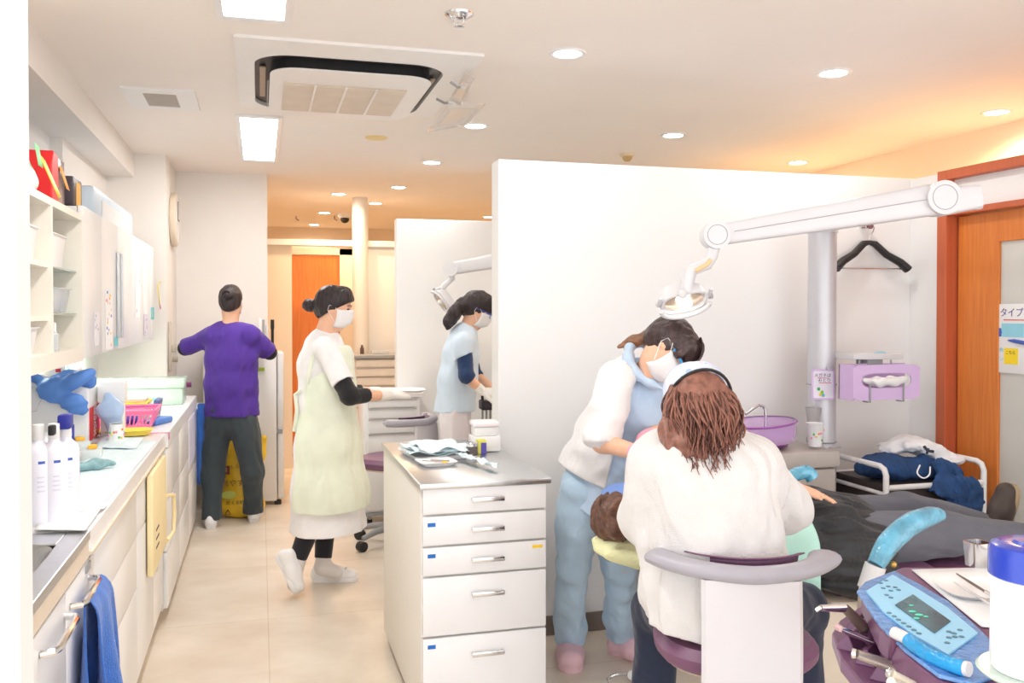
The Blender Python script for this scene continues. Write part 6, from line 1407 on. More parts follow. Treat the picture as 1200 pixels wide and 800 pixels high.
# ---------------------------------------------------------------- B: walking person in white uniform and pale green apron
dB = 4.66
def B_(x, y, d=dB): return at(x, y, d)
pb = thing('person', 'person walking in white uniform, pale green apron and mask with black sleeves', 'person', (B_(380, 600).x, B_(380, 600).y, 0))
WUN = col('white_uniform', (244, 243, 246)); APR = col('pale_green_apron', (236, 243, 226), rough=.7); LEG = col('black_leggings', (30, 31, 38))
fB = (RGT+Vector((0, 0, -.22))+FH*.05); HCb = B_(391, 361)
body = Field(); q = head_field(body, HCb, fB, UPZ, .92); body.cone(HCb-Vector((0, 0, .03))-RGT*.015, B_(379, 398), .047, .054, k=.03)
NSh, FSh = B_(383, 410, 4.51), B_(383, 410, 4.82); NE, FE = B_(410, 464, 4.42), B_(408, 460, 4.90); NW, FW = B_(455, 463, 4.62), B_(444, 459, 4.98)
NT, FT = B_(478, 459, 4.80), B_(468, 456, 5.10)
for S_, E_, W_ in ((NSh, NE, NW), (FSh, FE, FW)): body.cone(S_, E_, .043, .034, k=.03); body.cone(E_, W_, .034, .024, k=.02)
body.chain([B_(379, 412), B_(380, 455), B_(380, 505)], [.08, .085, .10], k=.04, side=FH, w=1.1, d=.9)
kn1, an1 = B_(384, 590, 4.78), onz(378, 672, .075); an1 = at(378, 664, 4.71); kn2, an2 = B_(374, 600, 4.55), at(346, 662, 4.53)
for h_, k_, a_ in ((B_(381, 515, 4.76), kn1, an1), (B_(379, 515, 4.57), kn2, an2)): body.cone(h_, k_, .075, .052, k=.04); body.cone(k_, a_, .050, .034, k=.03)
body.cone(an1, an1+RGT*.06-UPZ*.03, .028, .022, k=.01); body.cone(an2, at(345, 672, 4.52), .028, .022, k=.01)
hand_field(body, NW, NT-NW, (0, 0, 1), 1, .95, curl=.3); hand_field(body, FW, FT-FW, (0, 0, 1), -1, .95, curl=.3)
fmesh('body', body.mesh(.006), SKIN, pb)
f = Field(); hand_field(f, NW, NT-NW, (0, 0, 1), 1, .95, curl=.3, extra=.002); f.cone(NE.lerp(NW, .80), NW, .029, .027, k=.01)
fmesh('glove', f.mesh(.003, None), GLOVE, pb)
f = Field(); hand_field(f, FW, FT-FW, (0, 0, 1), -1, .95, curl=.3, extra=.002); f.cone(FE.lerp(FW, .75), FW, .029, .027, k=.01)
fmesh('glove', f.mesh(.003, None), GLOVE, pb)
f = Field()
f.chain([B_(378, 404), B_(379, 430), B_(380, 465), B_(382, 520), B_(384, 575), B_(384, 625)], [.092, .118, .118, .145, .172, .195], k=.05, side=FH, w=1.16, d=1.0)
f.cone(NSh+Vector((0, 0, .005)), FSh+Vector((0, 0, .005)), .052, .052, k=.05); f.cone(B_(381, 396), B_(378, 402), .056, .07, k=.03)
for S_, E_ in ((NSh, NE), (FSh, FE)): f.cone(S_, E_, .060, .056, k=.04, clip=[(tuple(S_.lerp(E_, .72)), tuple(E_-S_))])
fmesh('uniform_dress', f.mesh(.0065, folds(.007, (12, 12, 4.5), 8), cuts=[((0, 0, B_(384, 619).z), (0, 0, -1))]), WUN, pb)
f = Field()
f.chain([B_(388, 420), B_(386, 455), B_(385, 520), B_(386, 575), B_(386, 610)], [.112, .132, .163, .190, .207], k=.05, side=FH, w=1.18, d=1.0)
fmesh('apron', f.mesh(.0065, folds(.007, (12, 12, 4.5), 8), cuts=[((0, 0, B_(384, 592).z), (0, 0, -1)), (tuple(B_(386, 405)), (0, 0, 1)), (tuple(B_(352, 500)-UPZ*0), tuple(-RGT)), (tuple(B_(360, 425)), tuple(-RGT*1.0+UPZ*.75))]), APR, pb)
MB().tube([B_(372, 402, 4.56), B_(366, 420, 4.50), B_(360, 450, 4.50)], .009, flat=1.0).build('apron_strap', APR, pb, world=True); MB().tube([B_(352, 458, 4.54), B_(346, 462, 4.56), B_(348, 480, 4.56), B_(345, 505, 4.58)], .010).build('apron_bow', APR, pb, world=True)
for S_, E_, W_ in ((NSh, NE, NW), (FSh, FE, FW)): f = Field(); f.cone(S_.lerp(E_, .62), E_, .048, .045, k=.02); f.cone(E_, E_.lerp(W_, .5), .045, .039, k=.02, clip=[(tuple(E_.lerp(W_, .42)), tuple(W_-E_))]); fmesh('undersleeve', f.mesh(.006, folds(.003, (40, 40, 40), 2)), BLK, pb)
f = Field()
for k_, a_ in ((kn1, an1), (kn2, an2)): f.cone(k_+UPZ*.05, a_, .062, .042, k=.02, clip=[(tuple(k_.lerp(a_, .86)), tuple(a_-k_))])
fmesh('leggings', f.mesh(.006), LEG, pb)
SOCK = col('pale_grey_sock', (226, 222, 220))
f = Field(); f.cone(kn1.lerp(an1, .80), an1, .040, .040, k=.02); f.cone(an1, an1+RGT*.07-UPZ*.03, .040, .036, k=.02); fmesh('sock', f.mesh(.005), SOCK, pb)
f = Field(); f.cone(kn2.lerp(an2, .84), an2, .042, .041, k=.02); f.cone(an2, at(345, 684, 4.51), .041, .036, k=.02); fmesh('sock', f.mesh(.005), SOCK, pb)
WSH = mat('white_trainer', (.85, .85, .86), .45)
h0 = onz(366, 681); h0.z = 0; t0 = h0+RGT*.235+FH*.02; t0.z = 0; s1 = shoe(pb, h0, t0, m=WSH)
mb = MB(); sd = -FH
for a, b in ((.42, .055), (.55, .05), (.66, .045), (.74, .042)): c = h0.lerp(t0, a); mb.tube([c+sd*.030+UPZ*(b-.012), c+sd*.012+UPZ*(b+.022), c-sd*.012+UPZ*(b+.024)], .0035, n=6)
mb.build('shoe_vents', mat('vent_grey', s2l(150, 150, 160), .5), pb, world=True)
MB().tube([h0+RGT*.035+sd*.032+UPZ*.075, h0+RGT*.07+sd*.036+UPZ*.062, h0+RGT*.095+sd*.034+UPZ*.050], .005, n=8).build('pink_trim', mat('pink_trim', s2l(240, 170, 190), .5), pb, world=True)
hl, te = at(329, 662, 4.50), at(347, 697, 4.47); te.z = max(te.z, .02); dT = (te-hl).normalized()
hl = te-dT*.215; shoe(pb, hl, te, up=(RGT*1.0+UPZ*.3), m=WSH)
r_, ff_, uu_ = axes(fB, UPZ); Rm = np.array([list(r_), list(ff_), list(uu_)]).T
f = Field(); f.ell(HCb+uu_*.032-ff_*.012, (.080, .096, .090), Rm, k=.02); f.ell(HCb-ff_*.045-uu_*.02, (.064, .052, .055), Rm, k=.03); f.cone(HCb+ff_*.045+uu_*.085, HCb+ff_*.086+uu_*.03, .035, .018, k=.03, side=r_, w=1.7, d=1); f.ell(HCb-ff_*.125-uu_*.012, (.038, .040, .036), Rm, k=.014)
fmesh('hair', f.mesh(.005, folds(.003, (80, 80, 40), 16), cuts=[(tuple(HCb+ff_*.035+uu_*.012), tuple((ff_*.8-uu_*1.0).normalized()))]), HAIRB, pb)
mask(pb, HCb, fB, UPZ, .92); eyes_brows(pb, q, .92)

# ---------------------------------------------------------------- C: assistant at the far unit, side view
dC = 5.42
def C_(x, y, d=dC): return at(x, y, d)
pc_ = thing('person', 'person in pale blue tunic with black ponytail and navy sleeves behind the partition edge', 'person', (C_(535, 520).x, C_(535, 520).y, 0))
LBT = col('pale_blue_tunic', (206, 222, 238)); NVS = col('navy_undersleeve', (34, 58, 100)); PKT = col('pinkish_white_trousers', (232, 226, 232))
fC = (RGT*.95+FH*.12+Vector((0, 0, -.50))); uC = UPZ+RGT*.2; HCc = C_(559, 363)
body = Field(); q = head_field(body, HCc, fC, uC, .90); body.cone(HCc-Vector((0, 0, .04))-RGT*.03, C_(543, 396), .045, .052, k=.03)
NSh, FSh = C_(543, 402, 5.28), C_(547, 402, 5.56); NE, FE = C_(546, 440, 5.24), C_(556, 438, 5.60); NW, FW = C_(565, 458, 5.27), C_(578, 456, 5.50)
for S_, E_, W_ in ((NSh, NE, NW), (FSh, FE, FW)): body.cone(S_, E_, .042, .033, k=.03); body.cone(E_, W_, .033, .023, k=.02)
hand_field(body, NW, RGT+Vector((0, 0, -.15)), FH*-.6+UPZ, 1, .9, curl=.7)
body.chain([C_(541, 402), C_(538, 440), C_(533, 480)], [.075, .078, .09], k=.04, side=FH, w=1.1, d=.9)
ft1, ft2 = Vector((C_(534, 500, 5.36).x, C_(534, 500, 5.36).y, .07)), Vector((C_(536, 500, 5.52).x, C_(536, 500, 5.52).y, .07))
for h_, a_ in ((C_(532, 492, 5.36), ft1), (C_(534, 492, 5.52), ft2)): body.cone(h_, h_.lerp(a_, .5), .072, .052, k=.04); body.cone(h_.lerp(a_, .5), a_, .050, .035, k=.03); body.cone(a_, a_+RGT*.05-UPZ*.03, .028, .022, k=.01)
fmesh('body', body.mesh(.006), SKIN, pc_)
f = Field(); hand_field(f, NW, RGT+Vector((0, 0, -.15)), FH*-.6+UPZ, 1, .9, curl=.7, extra=.002); f.cone(NE.lerp(NW, .78), NW, .028, .027, k=.01); fmesh('glove', f.mesh(.003), GLOVE, pc_)
f = Field(); f.chain([C_(543, 395), C_(541, 415), C_(537, 445), C_(533, 484)], [.085, .103, .108, .128], k=.05, side=FH, w=1.15, d=1.0); f.cone(NSh, FSh, .048, .048, k=.05)
for S_, E_ in ((NSh, NE), (FSh, FE)): f.cone(S_, E_, .060, .055, k=.04, clip=[(tuple(S_.lerp(E_, .42)), tuple((E_-S_)+RGT*.06))])
f.cone(C_(546, 387), C_(543, 396), .052, .064, k=.03)
fmesh('tunic', f.mesh(.006, folds(.005, (14, 14, 5), 28), cuts=[(tuple(C_(533, 481)), tuple(-UPZ+RGT*.02))]), LBT, pc_)
for S_, E_, W_ in ((NSh, NE, NW), (FSh, FE, FW)): f = Field(); f.cone(S_.lerp(E_, .3), E_, .048, .043, k=.02); f.cone(E_, E_.lerp(W_, .35), .043, .036, k=.02, clip=[(tuple(E_.lerp(W_, .25)), tuple(W_-E_))]); fmesh('undersleeve', f.mesh(.0055, folds(.003, (40, 40, 40), 7)), NVS, pc_)
f = Field()
for h_, a_ in ((C_(532, 486, 5.36), ft1), (C_(534, 486, 5.52), ft2)): f.cone(h_, a_, .092, .062, k=.03)
fmesh('trousers', f.mesh(.007, folds(.006, (16, 16, 5), 9), cuts=[((0, 0, .05), (0, 0, -1))]), PKT, pc_)
for a_ in (ft1, ft2): h0 = Vector((a_.x, a_.y, 0))-RGT*.05; shoe(pc_, h0, h0+RGT*.225, m=WSH)
r_, ff_, uu_ = axes(fC, uC); Rm = np.array([list(r_), list(ff_), list(uu_)]).T
f = Field(); f.ell(HCc+uu_*.030-ff_*.012, (.079, .095, .088), Rm, k=.02); f.ell(HCc-ff_*.05-uu_*.01, (.062, .05, .055), Rm, k=.03); f.cone(HCc+ff_*.045+uu_*.08, HCc+ff_*.084+uu_*.03, .034, .016, k=.03, side=r_, w=1.7)
f.chain([HCc-ff_*.10-uu_*.0, C_(533, 366, 5.36), C_(527, 376, 5.36), C_(524, 384, 5.37)], [.030, .040, .036, .012], k=.02)
fmesh('hair', f.mesh(.005, folds(.004, (70, 70, 30), 26), cuts=[]), HAIRB, pc_)
MB().tube([HCc-ff_*.085+(r_*math.cos(a)+uu_*math.sin(a))*.032-ff_*.01 for a in [2*math.pi*i/16 for i in range(17)]], .008, n=8).build('hair_tie', mat('pearl_hair_tie', (.7, .72, .74), .3), pc_, world=True)
mask(pc_, HCc, fC, uC, .90); eyes_brows(pc_, q, .9); glasses(pc_, HCc, fC, uC, .90)

# ---------------------------------------------------------------- D: assistant leaning over the patient
def D_(x, y, d=3.45): return at(x, y, d)
pd = thing('person', 'person in white cardigan and pale blue scrubs leaning over the patient in mask', 'person', (D_(690, 700, 3.6).x, D_(690, 700, 3.6).y, 0))
LBS = col('light_blue_scrubs', (192, 214, 238)); LBP = col('light_blue_trousers', (184, 210, 232)); CARD = col('white_cardigan', (243, 241, 242), bscale=320, bump=.4)
fD = (RGT*.42-FH*.30+Vector((0, 0, -.80))); uD = UPZ*.50+RGT*.85+FH*.08; HCd = at(780, 409, 3.22)
body = Field(); q = head_field(body, HCd, fD, uD, .95); body.cone(HCd-Vector((0, 0, .03))-RGT*.02, D_(752, 446, 3.34), .050, .056, k=.03)
NSh, FSh = D_(722, 445, 3.22), D_(765, 448, 3.50); NE, FE = D_(706, 518, 3.14), D_(785, 498, 3.42); NW, FW = D_(752, 532, 3.02), D_(756, 514, 3.14)
for S_, E_, W_ in ((NSh, NE, NW), (FSh, FE, FW)): body.cone(S_, E_, .046, .036, k=.03); body.cone(E_, W_, .035, .025, k=.02)
dN = D_(785, 545, 2.96)-NW; dF = D_(750, 548, 3.02)-FW
hand_field(body, NW, dN, UPZ, 1, .93, curl=.5); hand_field(body, FW, dF, UPZ, -1, .93, curl=.5)
body.chain([D_(746, 462, 3.38), D_(728, 505, 3.46), D_(702, 562, 3.54)], [.085, .09, .10], k=.04, side=FH, w=1.1, d=.9)
k1, k2 = D_(671, 665, 3.52), D_(727, 665, 3.60); a1, a2 = onz(667, 768), onz(728, 766); a1.z = a2.z = .075
for h_, k_, a_, fd in ((D_(685, 582, 3.48), k1, a1, Vector((-.25, -1, 0))), (D_(713, 582, 3.60), k2, a2, Vector((.5, -1, 0)))):
    body.cone(h_, k_, .078, .055, k=.04); body.cone(k_, a_, .052, .036, k=.03); body.cone(a_, a_+fd.normalized()*.06-UPZ*.03, .030, .026, k=.01)
fmesh('body', body.mesh(.0055), SKIN, pd)
for W_, E_, dd, sd_ in ((NW, NE, dN, 1), (FW, FE, dF, -1)):
    f = Field(); hand_field(f, W_, dd, UPZ, sd_, .93, curl=.5, extra=.002); f.cone(E_.lerp(W_, .84), W_, .031, .029, k=.01); fmesh('pink_glove', f.mesh(.003), PINKG, pd)
f = Field(); f.chain([D_(752, 452, 3.36), D_(745, 475, 3.38), D_(728, 520, 3.46), D_(703, 575, 3.54), D_(694, 600, 3.55)], [.098, .118, .122, .140, .15], k=.05, side=FH, w=1.2, d=1.0)
f.cone(NSh, FSh, .052, .052, k=.05)
fmesh('scrub_top', f.mesh(.0055, folds(.007, (13, 13, 8), 33), cuts=[(tuple(D_(685, 594, 3.5)), tuple((-UPZ-RGT*.55).normalized()))]), LBS, pd)
f = Field(); P_ = [at(757, 402, 3.34), at(738, 405, 3.28), at(736, 420, 3.24), at(746, 438, 3.22), at(762, 449, 3.20), at(776, 455, 3.20)]
f.chain(P_, [.013, .018, .021, .021, .018, .009], k=.02, side=FH, w=1.2, d=.8); f.chain([P_[0], at(775, 425, 3.42), at(785, 448, 3.40)], [.018, .03, .02], k=.02)
fmesh('collar', f.mesh(.005), LBS, pd)
f = Field(); f.chain([D_(744, 448, 3.36), D_(738, 470, 3.38), D_(722, 512, 3.45), D_(700, 556, 3.53)], [.108, .128, .140, .162], k=.05, side=FH, w=1.16, d=1.0); f.cone(NSh+UPZ*.004, FSh+UPZ*.004, .058, .055, k=.05)
fc = Field(); fc.pr = list(f.pr)
cut1 = (tuple(D_(738, 440, 3.38)), tuple((RGT-UPZ*.22-FH*.1).normalized()))
cut2 = (tuple(D_(680, 556, 3.45)), tuple((-UPZ*1.0+RGT*-.42).normalized()))
fmesh('cardigan', fc.mesh(.0055, folds(.006, (12, 12, 9), 35), cuts=[cut1, cut2]), CARD, pd)
f = Field(); f.cone(NSh+UPZ*.004, NE, .066, .062, k=.04, clip=[(tuple(NSh.lerp(NE, 1.04)), tuple(NE-NSh))]); f.cone(NE.lerp(NSh, .12), NE.lerp(NW, .28), .060, .050, k=.03, clip=[(tuple(NE.lerp(NW, .14)), tuple(NW-NE))])
fmesh('cardigan_sleeve', f.mesh(.0055, folds(.006, (18, 18, 30), 37)), CARD, pd)
f = Field(); f.cone(FSh, FE, .062, .054, k=.04, clip=[(tuple(FSh.lerp(FE, .95)), tuple(FE-FSh))]); fmesh('cardigan_sleeve', f.mesh(.006), CARD, pd)
f = Field()
for h_, k_, a_ in ((D_(684, 574, 3.48), k1, a1), (D_(714, 574, 3.60), k2, a2)): f.cone(h_, k_, .098, .068, k=.025); f.cone(k_, a_-UPZ*.02, .067, .062, k=.03)
f.cone(D_(699, 572, 3.54), D_(698, 585, 3.54), .12, .10, k=.04, side=FH, w=1.2, d=1)
fmesh('trousers', f.mesh(.006, folds(.0085, (15, 15, 9), 39), cuts=[((0, 0, .065), (0, 0, -1))]), LBP, pd)
PCL = mat('pink_clog', s2l(236, 196, 206), .45, var=.02)
for a_, fd in ((a1, Vector((-.30, -1, 0))), (a2, Vector((.62, -1, 0)))):
    fd.normalize(); h0 = Vector((a_.x, a_.y, 0))-fd*.05; c_ = shoe(pd, h0, h0+fd*.235, m=PCL, w=1.12, name='clog', clog=True)
    s_ = fd.cross(UPZ); mb = MB(); mb.tube([h0+fd*.10+s_*.046+UPZ*.045, h0+fd*.02+s_*.040+UPZ*.07, h0-fd*.008+UPZ*.078, h0+fd*.02-s_*.040+UPZ*.07, h0+fd*.10-s_*.046+UPZ*.045], .007, n=8); mb.build('heel_strap', PCL, c_, world=True)
r_, ff_, uu_ = axes(fD, uD); Rm = np.array([list(r_), list(ff_), list(uu_)]).T
DBH = mat('dark_brown_hair', s2l(62, 46, 46), .35, var=.45, scale=50, stretch=(1, 1, .3), bump=.5, bscale=100)
f = Field(); f.ell(HCd+uu_*.034-ff_*.014, (.083, .098, .090), Rm, k=.02); f.ell(HCd-ff_*.045-uu_*.0, (.068, .055, .055), Rm, k=.03); f.cone(HCd+ff_*.05+uu_*.085, HCd+ff_*.092+uu_*.035, .036, .018, k=.03, side=r_, w=1.9)
for e in (-1, 1): f.cone(HCd+ff_*.045+uu_*.07+r_*e*.05, HCd+ff_*.052+uu_*.015+r_*e*.070, .022, .012, k=.02)
fmesh('hair', f.mesh(.0045, folds(.003, (90, 90, 40), 36), cuts=[]), DBH, pd)
strands('fringe', DBH, pd, lambda g, t: [HCd+r_*(x*(1+.25*s))+ff_*(.03+.075*math.sin(s*1.5))+uu_*(.118-.070*s**1.6) for x in (g.uniform(-.055, .055),) for s in [k/9 for k in range(10)]], 46, .0032, seed=11)
BPT = mat('chestnut_ponytail', s2l(132, 92, 66), .4, var=.35, scale=60, stretch=(.4, 1, 1), bump=.4, bscale=100)
f = Field(); f.chain([HCd-ff_*.075+uu_*.0, at(757, 394, 3.26), at(742, 399, 3.28), at(725, 406, 3.28)], [.020, .020, .020, .006], k=.02); fmesh('ponytail', f.mesh(.004, folds(.003, (30, 30, 120), 38)), BPT, pd)
mask(pd, HCd, fD, uD, .95); eyes_brows(pd, q, .95); glasses(pd, HCd, fD, uD, .98, frame_m=GLASSC)
rr_ = [q(.074, .03, .012), q(.070, .072, .014), q(.060, .094, .013)]; MB().tube(rr_, .0055, n=8).build('blue_temple', mat('temple_blue', s2l(60, 150, 210), .3), pd, world=True)

# ---------------------------------------------------------------- E: seated dentist seen from behind
def E_(x, y, d=2.5): return at(x, y, d)
pe = thing('person', 'seated person in white sweater with curly brown hair and patterned cap', 'person', (E_(845, 740).x, E_(845, 740).y, 0))
SWT = col('white_knit_sweater', (233, 231, 230), bscale=420, bump=.5); NVT = col('navy_trousers', (36, 44, 66))
fE = (FH*.9-RGT*.12+Vector((0, 0, -.55))); uE = UPZ+FH*.35; HCe = E_(818, 477, 2.56)
body = Field(); q = head_field(body, HCe, fE, uE, .98); body.cone(HCe-UPZ*.04, E_(824, 522, 2.50), .055, .062, k=.03)
LS, RS = E_(772, 545, 2.50), E_(886, 548, 2.52); LE, RE = E_(752, 606, 2.56), E_(921, 592, 2.62); LW, RW = E_(752, 600, 2.80), E_(880, 585, 2.84)
LW = at(762, 596, 2.80)
for S_, EE, W_ in ((LS, LE, LW), (RS, RE, RW)): body.cone(S_, EE, .052, .040, k=.03); body.cone(EE, W_, .039, .026, k=.02)
hand_field(body, LW, at(765, 582, 2.95)-LW, UPZ, -1, .95, curl=.6); hand_field(body, RW, at(860, 585, 2.95)-RW, UPZ, 1, .95, curl=.6)
body.chain([E_(828, 545, 2.50), E_(836, 620, 2.50), E_(845, 710, 2.50)], [.10, .10, .11], k=.04, side=RGT, w=1.3, d=.9)
hL, hR = Vector(E_(815, 745, 2.52)), Vector(E_(878, 745, 2.52)); hL.z = hR.z = .605
kL, kR = at(772, 728, 2.82), at(936, 722, 2.80); kL.z = .50; kR.z = .50
aL, aR = Vector((kL.x-.02, kL.y+.02, .07)), Vector((kR.x+.03, kR.y+.02, .07))
for h_, k_, a_ in ((hL, kL, aL), (hR, kR, aR)): body.cone(h_, k_, .085, .06, k=.04); body.cone(k_, a_, .055, .037, k=.03); body.cone(a_, a_+FH*.05-UPZ*.03, .028, .022, k=.01)
fmesh('body', body.mesh(.006), SKIN, pe)
f = Field()
f.chain([E_(822, 528, 2.50), E_(830, 560, 2.49), E_(835, 620, 2.48), E_(840, 690, 2.48), E_(846, 760, 2.48)], [.105, .136, .138, .146, .156], k=.05, side=RGT, w=1.27, d=.95)
f.cone(LS+RGT*.02, RS-RGT*.02, .070, .070, k=.06)
for S_, EE, W_ in ((LS, LE, LW), (RS, RE, RW)):
    f.cone(S_, EE, .072, .068, k=.05); f.cone(EE, EE.lerp(W_, .5), .066, .054, k=.03, clip=[(tuple(EE.lerp(W_, .36)), tuple(W_-EE))])
cpl = (tuple(E_(845, 758, 2.35)), tuple((-UPZ-RGT*.12).normalized()))
fmesh('knit_sweater', f.mesh(.006, folds(.010, (13, 13, 6), 43), cuts=[cpl]), SWT, pe)
f = Field()
for i in range(20): a = 2*math.pi*i/20; f.ell(E_(822, 520, 2.50)+RGT*.066*math.cos(a)+FH*.062*math.sin(a), (.018, .018, .014), None, k=.015)
fmesh('neckband', f.mesh(.005), SWT, pe)
f = Field()
for h_, k_, a_ in ((hL, kL, aL), (hR, kR, aR)): f.cone(h_, k_, .098, .078, k=.03); f.cone(k_, a_, .076, .062, k=.03)
fmesh('trousers', f.mesh(.0065, folds(.006, (15, 15, 8), 45), cuts=[((0, 0, .06), (0, 0, -1))]), NVT, pe)
for a_ in (aL, aR): h0 = Vector((a_.x, a_.y, 0))-FH*.05; shoe(pe, h0, h0+FH*.235, m=WSH)
r_, ff_, uu_ = axes(fE, uE); Rm = np.array([list(r_), list(ff_), list(uu_)]).T
CUR = mat('curly_chestnut_hair', s2l(140, 94, 80), .42, var=.35, scale=45, bump=.3, bscale=90)
CUR2 = mat('curly_dark_strands', s2l(92, 58, 50), .38, var=.4, scale=45)
f = Field(); f.ell(HCe+uu_*.015-ff_*.02, (.080, .082, .085), Rm, k=.03)
f.chain([E_(818, 475, 2.50), E_(817, 500, 2.475), E_(816, 515, 2.435), E_(816, 528, 2.39)], [.070, .068, .058, .022], k=.04, side=RGT, w=1.12, d=.6)
fmesh('hair', f.mesh(.006, folds(.007, (38, 38, 20), 46)), CUR, pe)
def curls(g, t):
    a = g.uniform(-1.35, 1.35); lay = g.uniform(.80, 1.05); L = g.uniform(.13, .225)*(1-.22*abs(a)/1.35); ph = g.uniform(0, 6.28); ph2 = g.uniform(0, 6.28); fr_ = g.uniform(28, 52); am = g.uniform(.006, .017)
    c0 = HCe+UPZ*.062-FH*.005-RGT*.004; out = []; drift = g.uniform(-.025, .025)
    for k in range(22):
        s = k/21; rad = (.078+.026*math.sin(min(1, s*1.3)*math.pi*.75))*lay; dep = (.098+.045*math.sin(min(1, s*1.2)*1.6))*lay
        if s > .6: rad *= 1-.45*(s-.6)
        p = c0+RGT*(rad*math.sin(a)+drift*s*s)-FH*(dep*math.cos(a)*(.70+.30*min(1, s*3))+.075*s*s)-UPZ*(L*s+.004*math.sin(9*s+ph2))
        out.append(p+RGT*(am*min(1, .15+1.6*s)*math.sin(fr_*L*s+ph))+FH*(am*min(1, .15+1.3*s)*math.cos(fr_*L*s*.9+ph2)))
    return out
strands('curls', CUR, pe, curls, 420, .0040, seed=21); strands('dark_curls', CUR2, pe, curls, 200, .0036, seed=22)
# surgical cap
def cap_mat():
    m = bpy.data.materials.new('patterned_cap_cloth'); m.use_nodes = True; nt = m.node_tree; N = nt.nodes; L = nt.links; b = N['Principled BSDF']; b.inputs['Roughness'].default_value = .8
    tc = N.new('ShaderNodeTexCoord'); v = N.new('ShaderNodeTexVoronoi'); v.inputs['Scale'].default_value = 38; L.new(tc.outputs['Object'], v.inputs['Vector'])
    lt = N.new('ShaderNodeMath'); lt.operation = 'LESS_THAN'; lt.inputs[1].default_value = .32; L.new(v.outputs['Distance'], lt.inputs[0])
    cr = N.new('ShaderNodeValToRGB'); cr.color_ramp.interpolation = 'CONSTANT'; e = cr.color_ramp.elements; e[0].color = (*s2l(170, 196, 236), 1); e[1].position = .35; e[1].color = (*s2l(250, 250, 252), 1)
    for p_, c in ((.55, (214, 232, 170)), (.7, (232, 210, 240)), (.85, (190, 206, 240))): x = e.new(p_); x.color = (*s2l(*c), 1)
    sp = N.new('ShaderNodeSeparateColor'); L.new(v.outputs['Color'], sp.inputs[0]); L.new(sp.outputs[0], cr.inputs[0])
    mx = N.new('ShaderNodeMixRGB'); mx.inputs[1].default_value = (*s2l(212, 222, 246), 1); L.new(lt.outputs[0], mx.inputs[0]); L.new(cr.outputs[0], mx.inputs[2]); L.new(mx.outputs[0], b.inputs['Base Color']); return m
f = Field(); f.ell(HCe+uu_*.036+ff_*.0, (.090, .102, .092), Rm, k=.02); f.ell(HCe+uu_*.075+ff_*.01, (.080, .09, .055), Rm, k=.03)
fmesh('surgical_cap', f.mesh(.005, folds(.0035, (30, 30, 30), 47), cuts=[(tuple(HCe+uu_*.018), tuple((-uu_-ff_*.50).normalized()))]), cap_mat(), pe)
pts = []
for i in range(25):
    a = R(-100+200*i/24); pts.append(HCe+r_*(.096*math.sin(a))-ff_*(.110*math.cos(a))+uu_*(.006+.058*math.cos(a)))
MB().tube(pts, .0045, n=8).build('glasses_strap', DARKP, pe, world=True)
mask(pe, HCe, fE, uE, .98)
for e in (-1, 1): MB().tube([q(e*.07, -.08, .055), q(e*.084, -.03, .02), q(e*.08, .06, -.02)], .0018).build('mask_tie', MASKM, pe, world=True)

# ---------------------------------------------------------------- F: patient lying in the chair
pf_ = thing('person', 'patient lying in the dental chair in black jacket with blue cloth over the face', 'person', (1.8, 2.8, .55))
BJK = mat('black_puffer_jacket', s2l(40, 42, 46), .6, var=.2, bump=.3, bscale=60, sheen=.1); GRT = col('charcoal_grey_trousers', (98, 100, 110)); BRH = mat('brown_hair_patient', s2l(104, 72, 58), .42, var=.4, scale=60, stretch=(.3, 1, 1), bump=.5, bscale=90)
HCf = at(731, 603, 3.03); fF = Vector((.1, 0, 1)); uF = Vector((-1, .0, .1))
body = Field(); q = head_field(body, HCf, fF, uF, .92); body.cone(HCf+Vector((.05, 0, -.01)), Vector((1.36, 2.82, .66)), .048, .056, k=.03)
CH_, PV = Vector((1.50, 2.82, .655)), Vector((1.98, 2.79, .625))
body.chain([CH_, CH_.lerp(PV, .5), PV], [.105, .105, .115], k=.05, side=(0, 1, 0), w=1.4, d=.95)
nK, fK = Vector((2.36, 2.66, .635)), Vector((2.34, 2.86, .665)); nA, fA2 = Vector((2.68, 2.58, .605)), Vector((2.70, 2.80, .60))
for h_, k_, a_ in ((PV+Vector((.04, -.09, 0)), nK, nA), (PV+Vector((.04, .09, .01)), fK, fA2)): body.cone(h_, k_, .080, .058, k=.04); body.cone(k_, a_, .055, .038, k=.03); body.cone(a_, a_+Vector((.04, 0, .04)), .030, .026, k=.01)
nS, fS = Vector((1.45, 2.64, .67)), Vector((1.45, 3.0, .67)); nE, fE_ = Vector((1.72, 2.58, .66)), Vector((1.72, 3.06, .68)); fW_ = at(930, 570, 3.02); nW_ = Vector((1.84, 2.70, .64))
for S_, EE, W_ in ((nS, nE, nW_), (fS, fE_, fW_)): body.cone(S_, EE, .045, .036, k=.03); body.cone(EE, W_, .035, .025, k=.02)
dh = at(966, 581, 3.0)-fW_; hand_field(body, fW_, dh, UPZ+Vector((.1, 0, 0)), 1, .80, curl=.14, spread=.02, thumb=.5)
hand_field(body, nW_, Vector((.7, .6, -.1)), UPZ, -1, .85, curl=.5)
fmesh('body', body.mesh(.006), SKIN, pf_)
f = Field(); f.chain([Vector((1.42, 2.82, .66)), Vector((1.62, 2.81, .665)), Vector((1.85, 2.79, .665)), Vector((2.02, 2.78, .64))], [.115, .135, .150, .135], k=.05, side=(0, 1, 0), w=1.45, d=.92)
for S_, EE, W_ in ((nS, nE, nW_), (fS, fE_, fW_)): f.cone(S_, EE, .068, .062, k=.03); f.cone(EE, W_, .060, .048, k=.03, clip=[(tuple(EE.lerp(W_, .88)), tuple(W_-EE))])
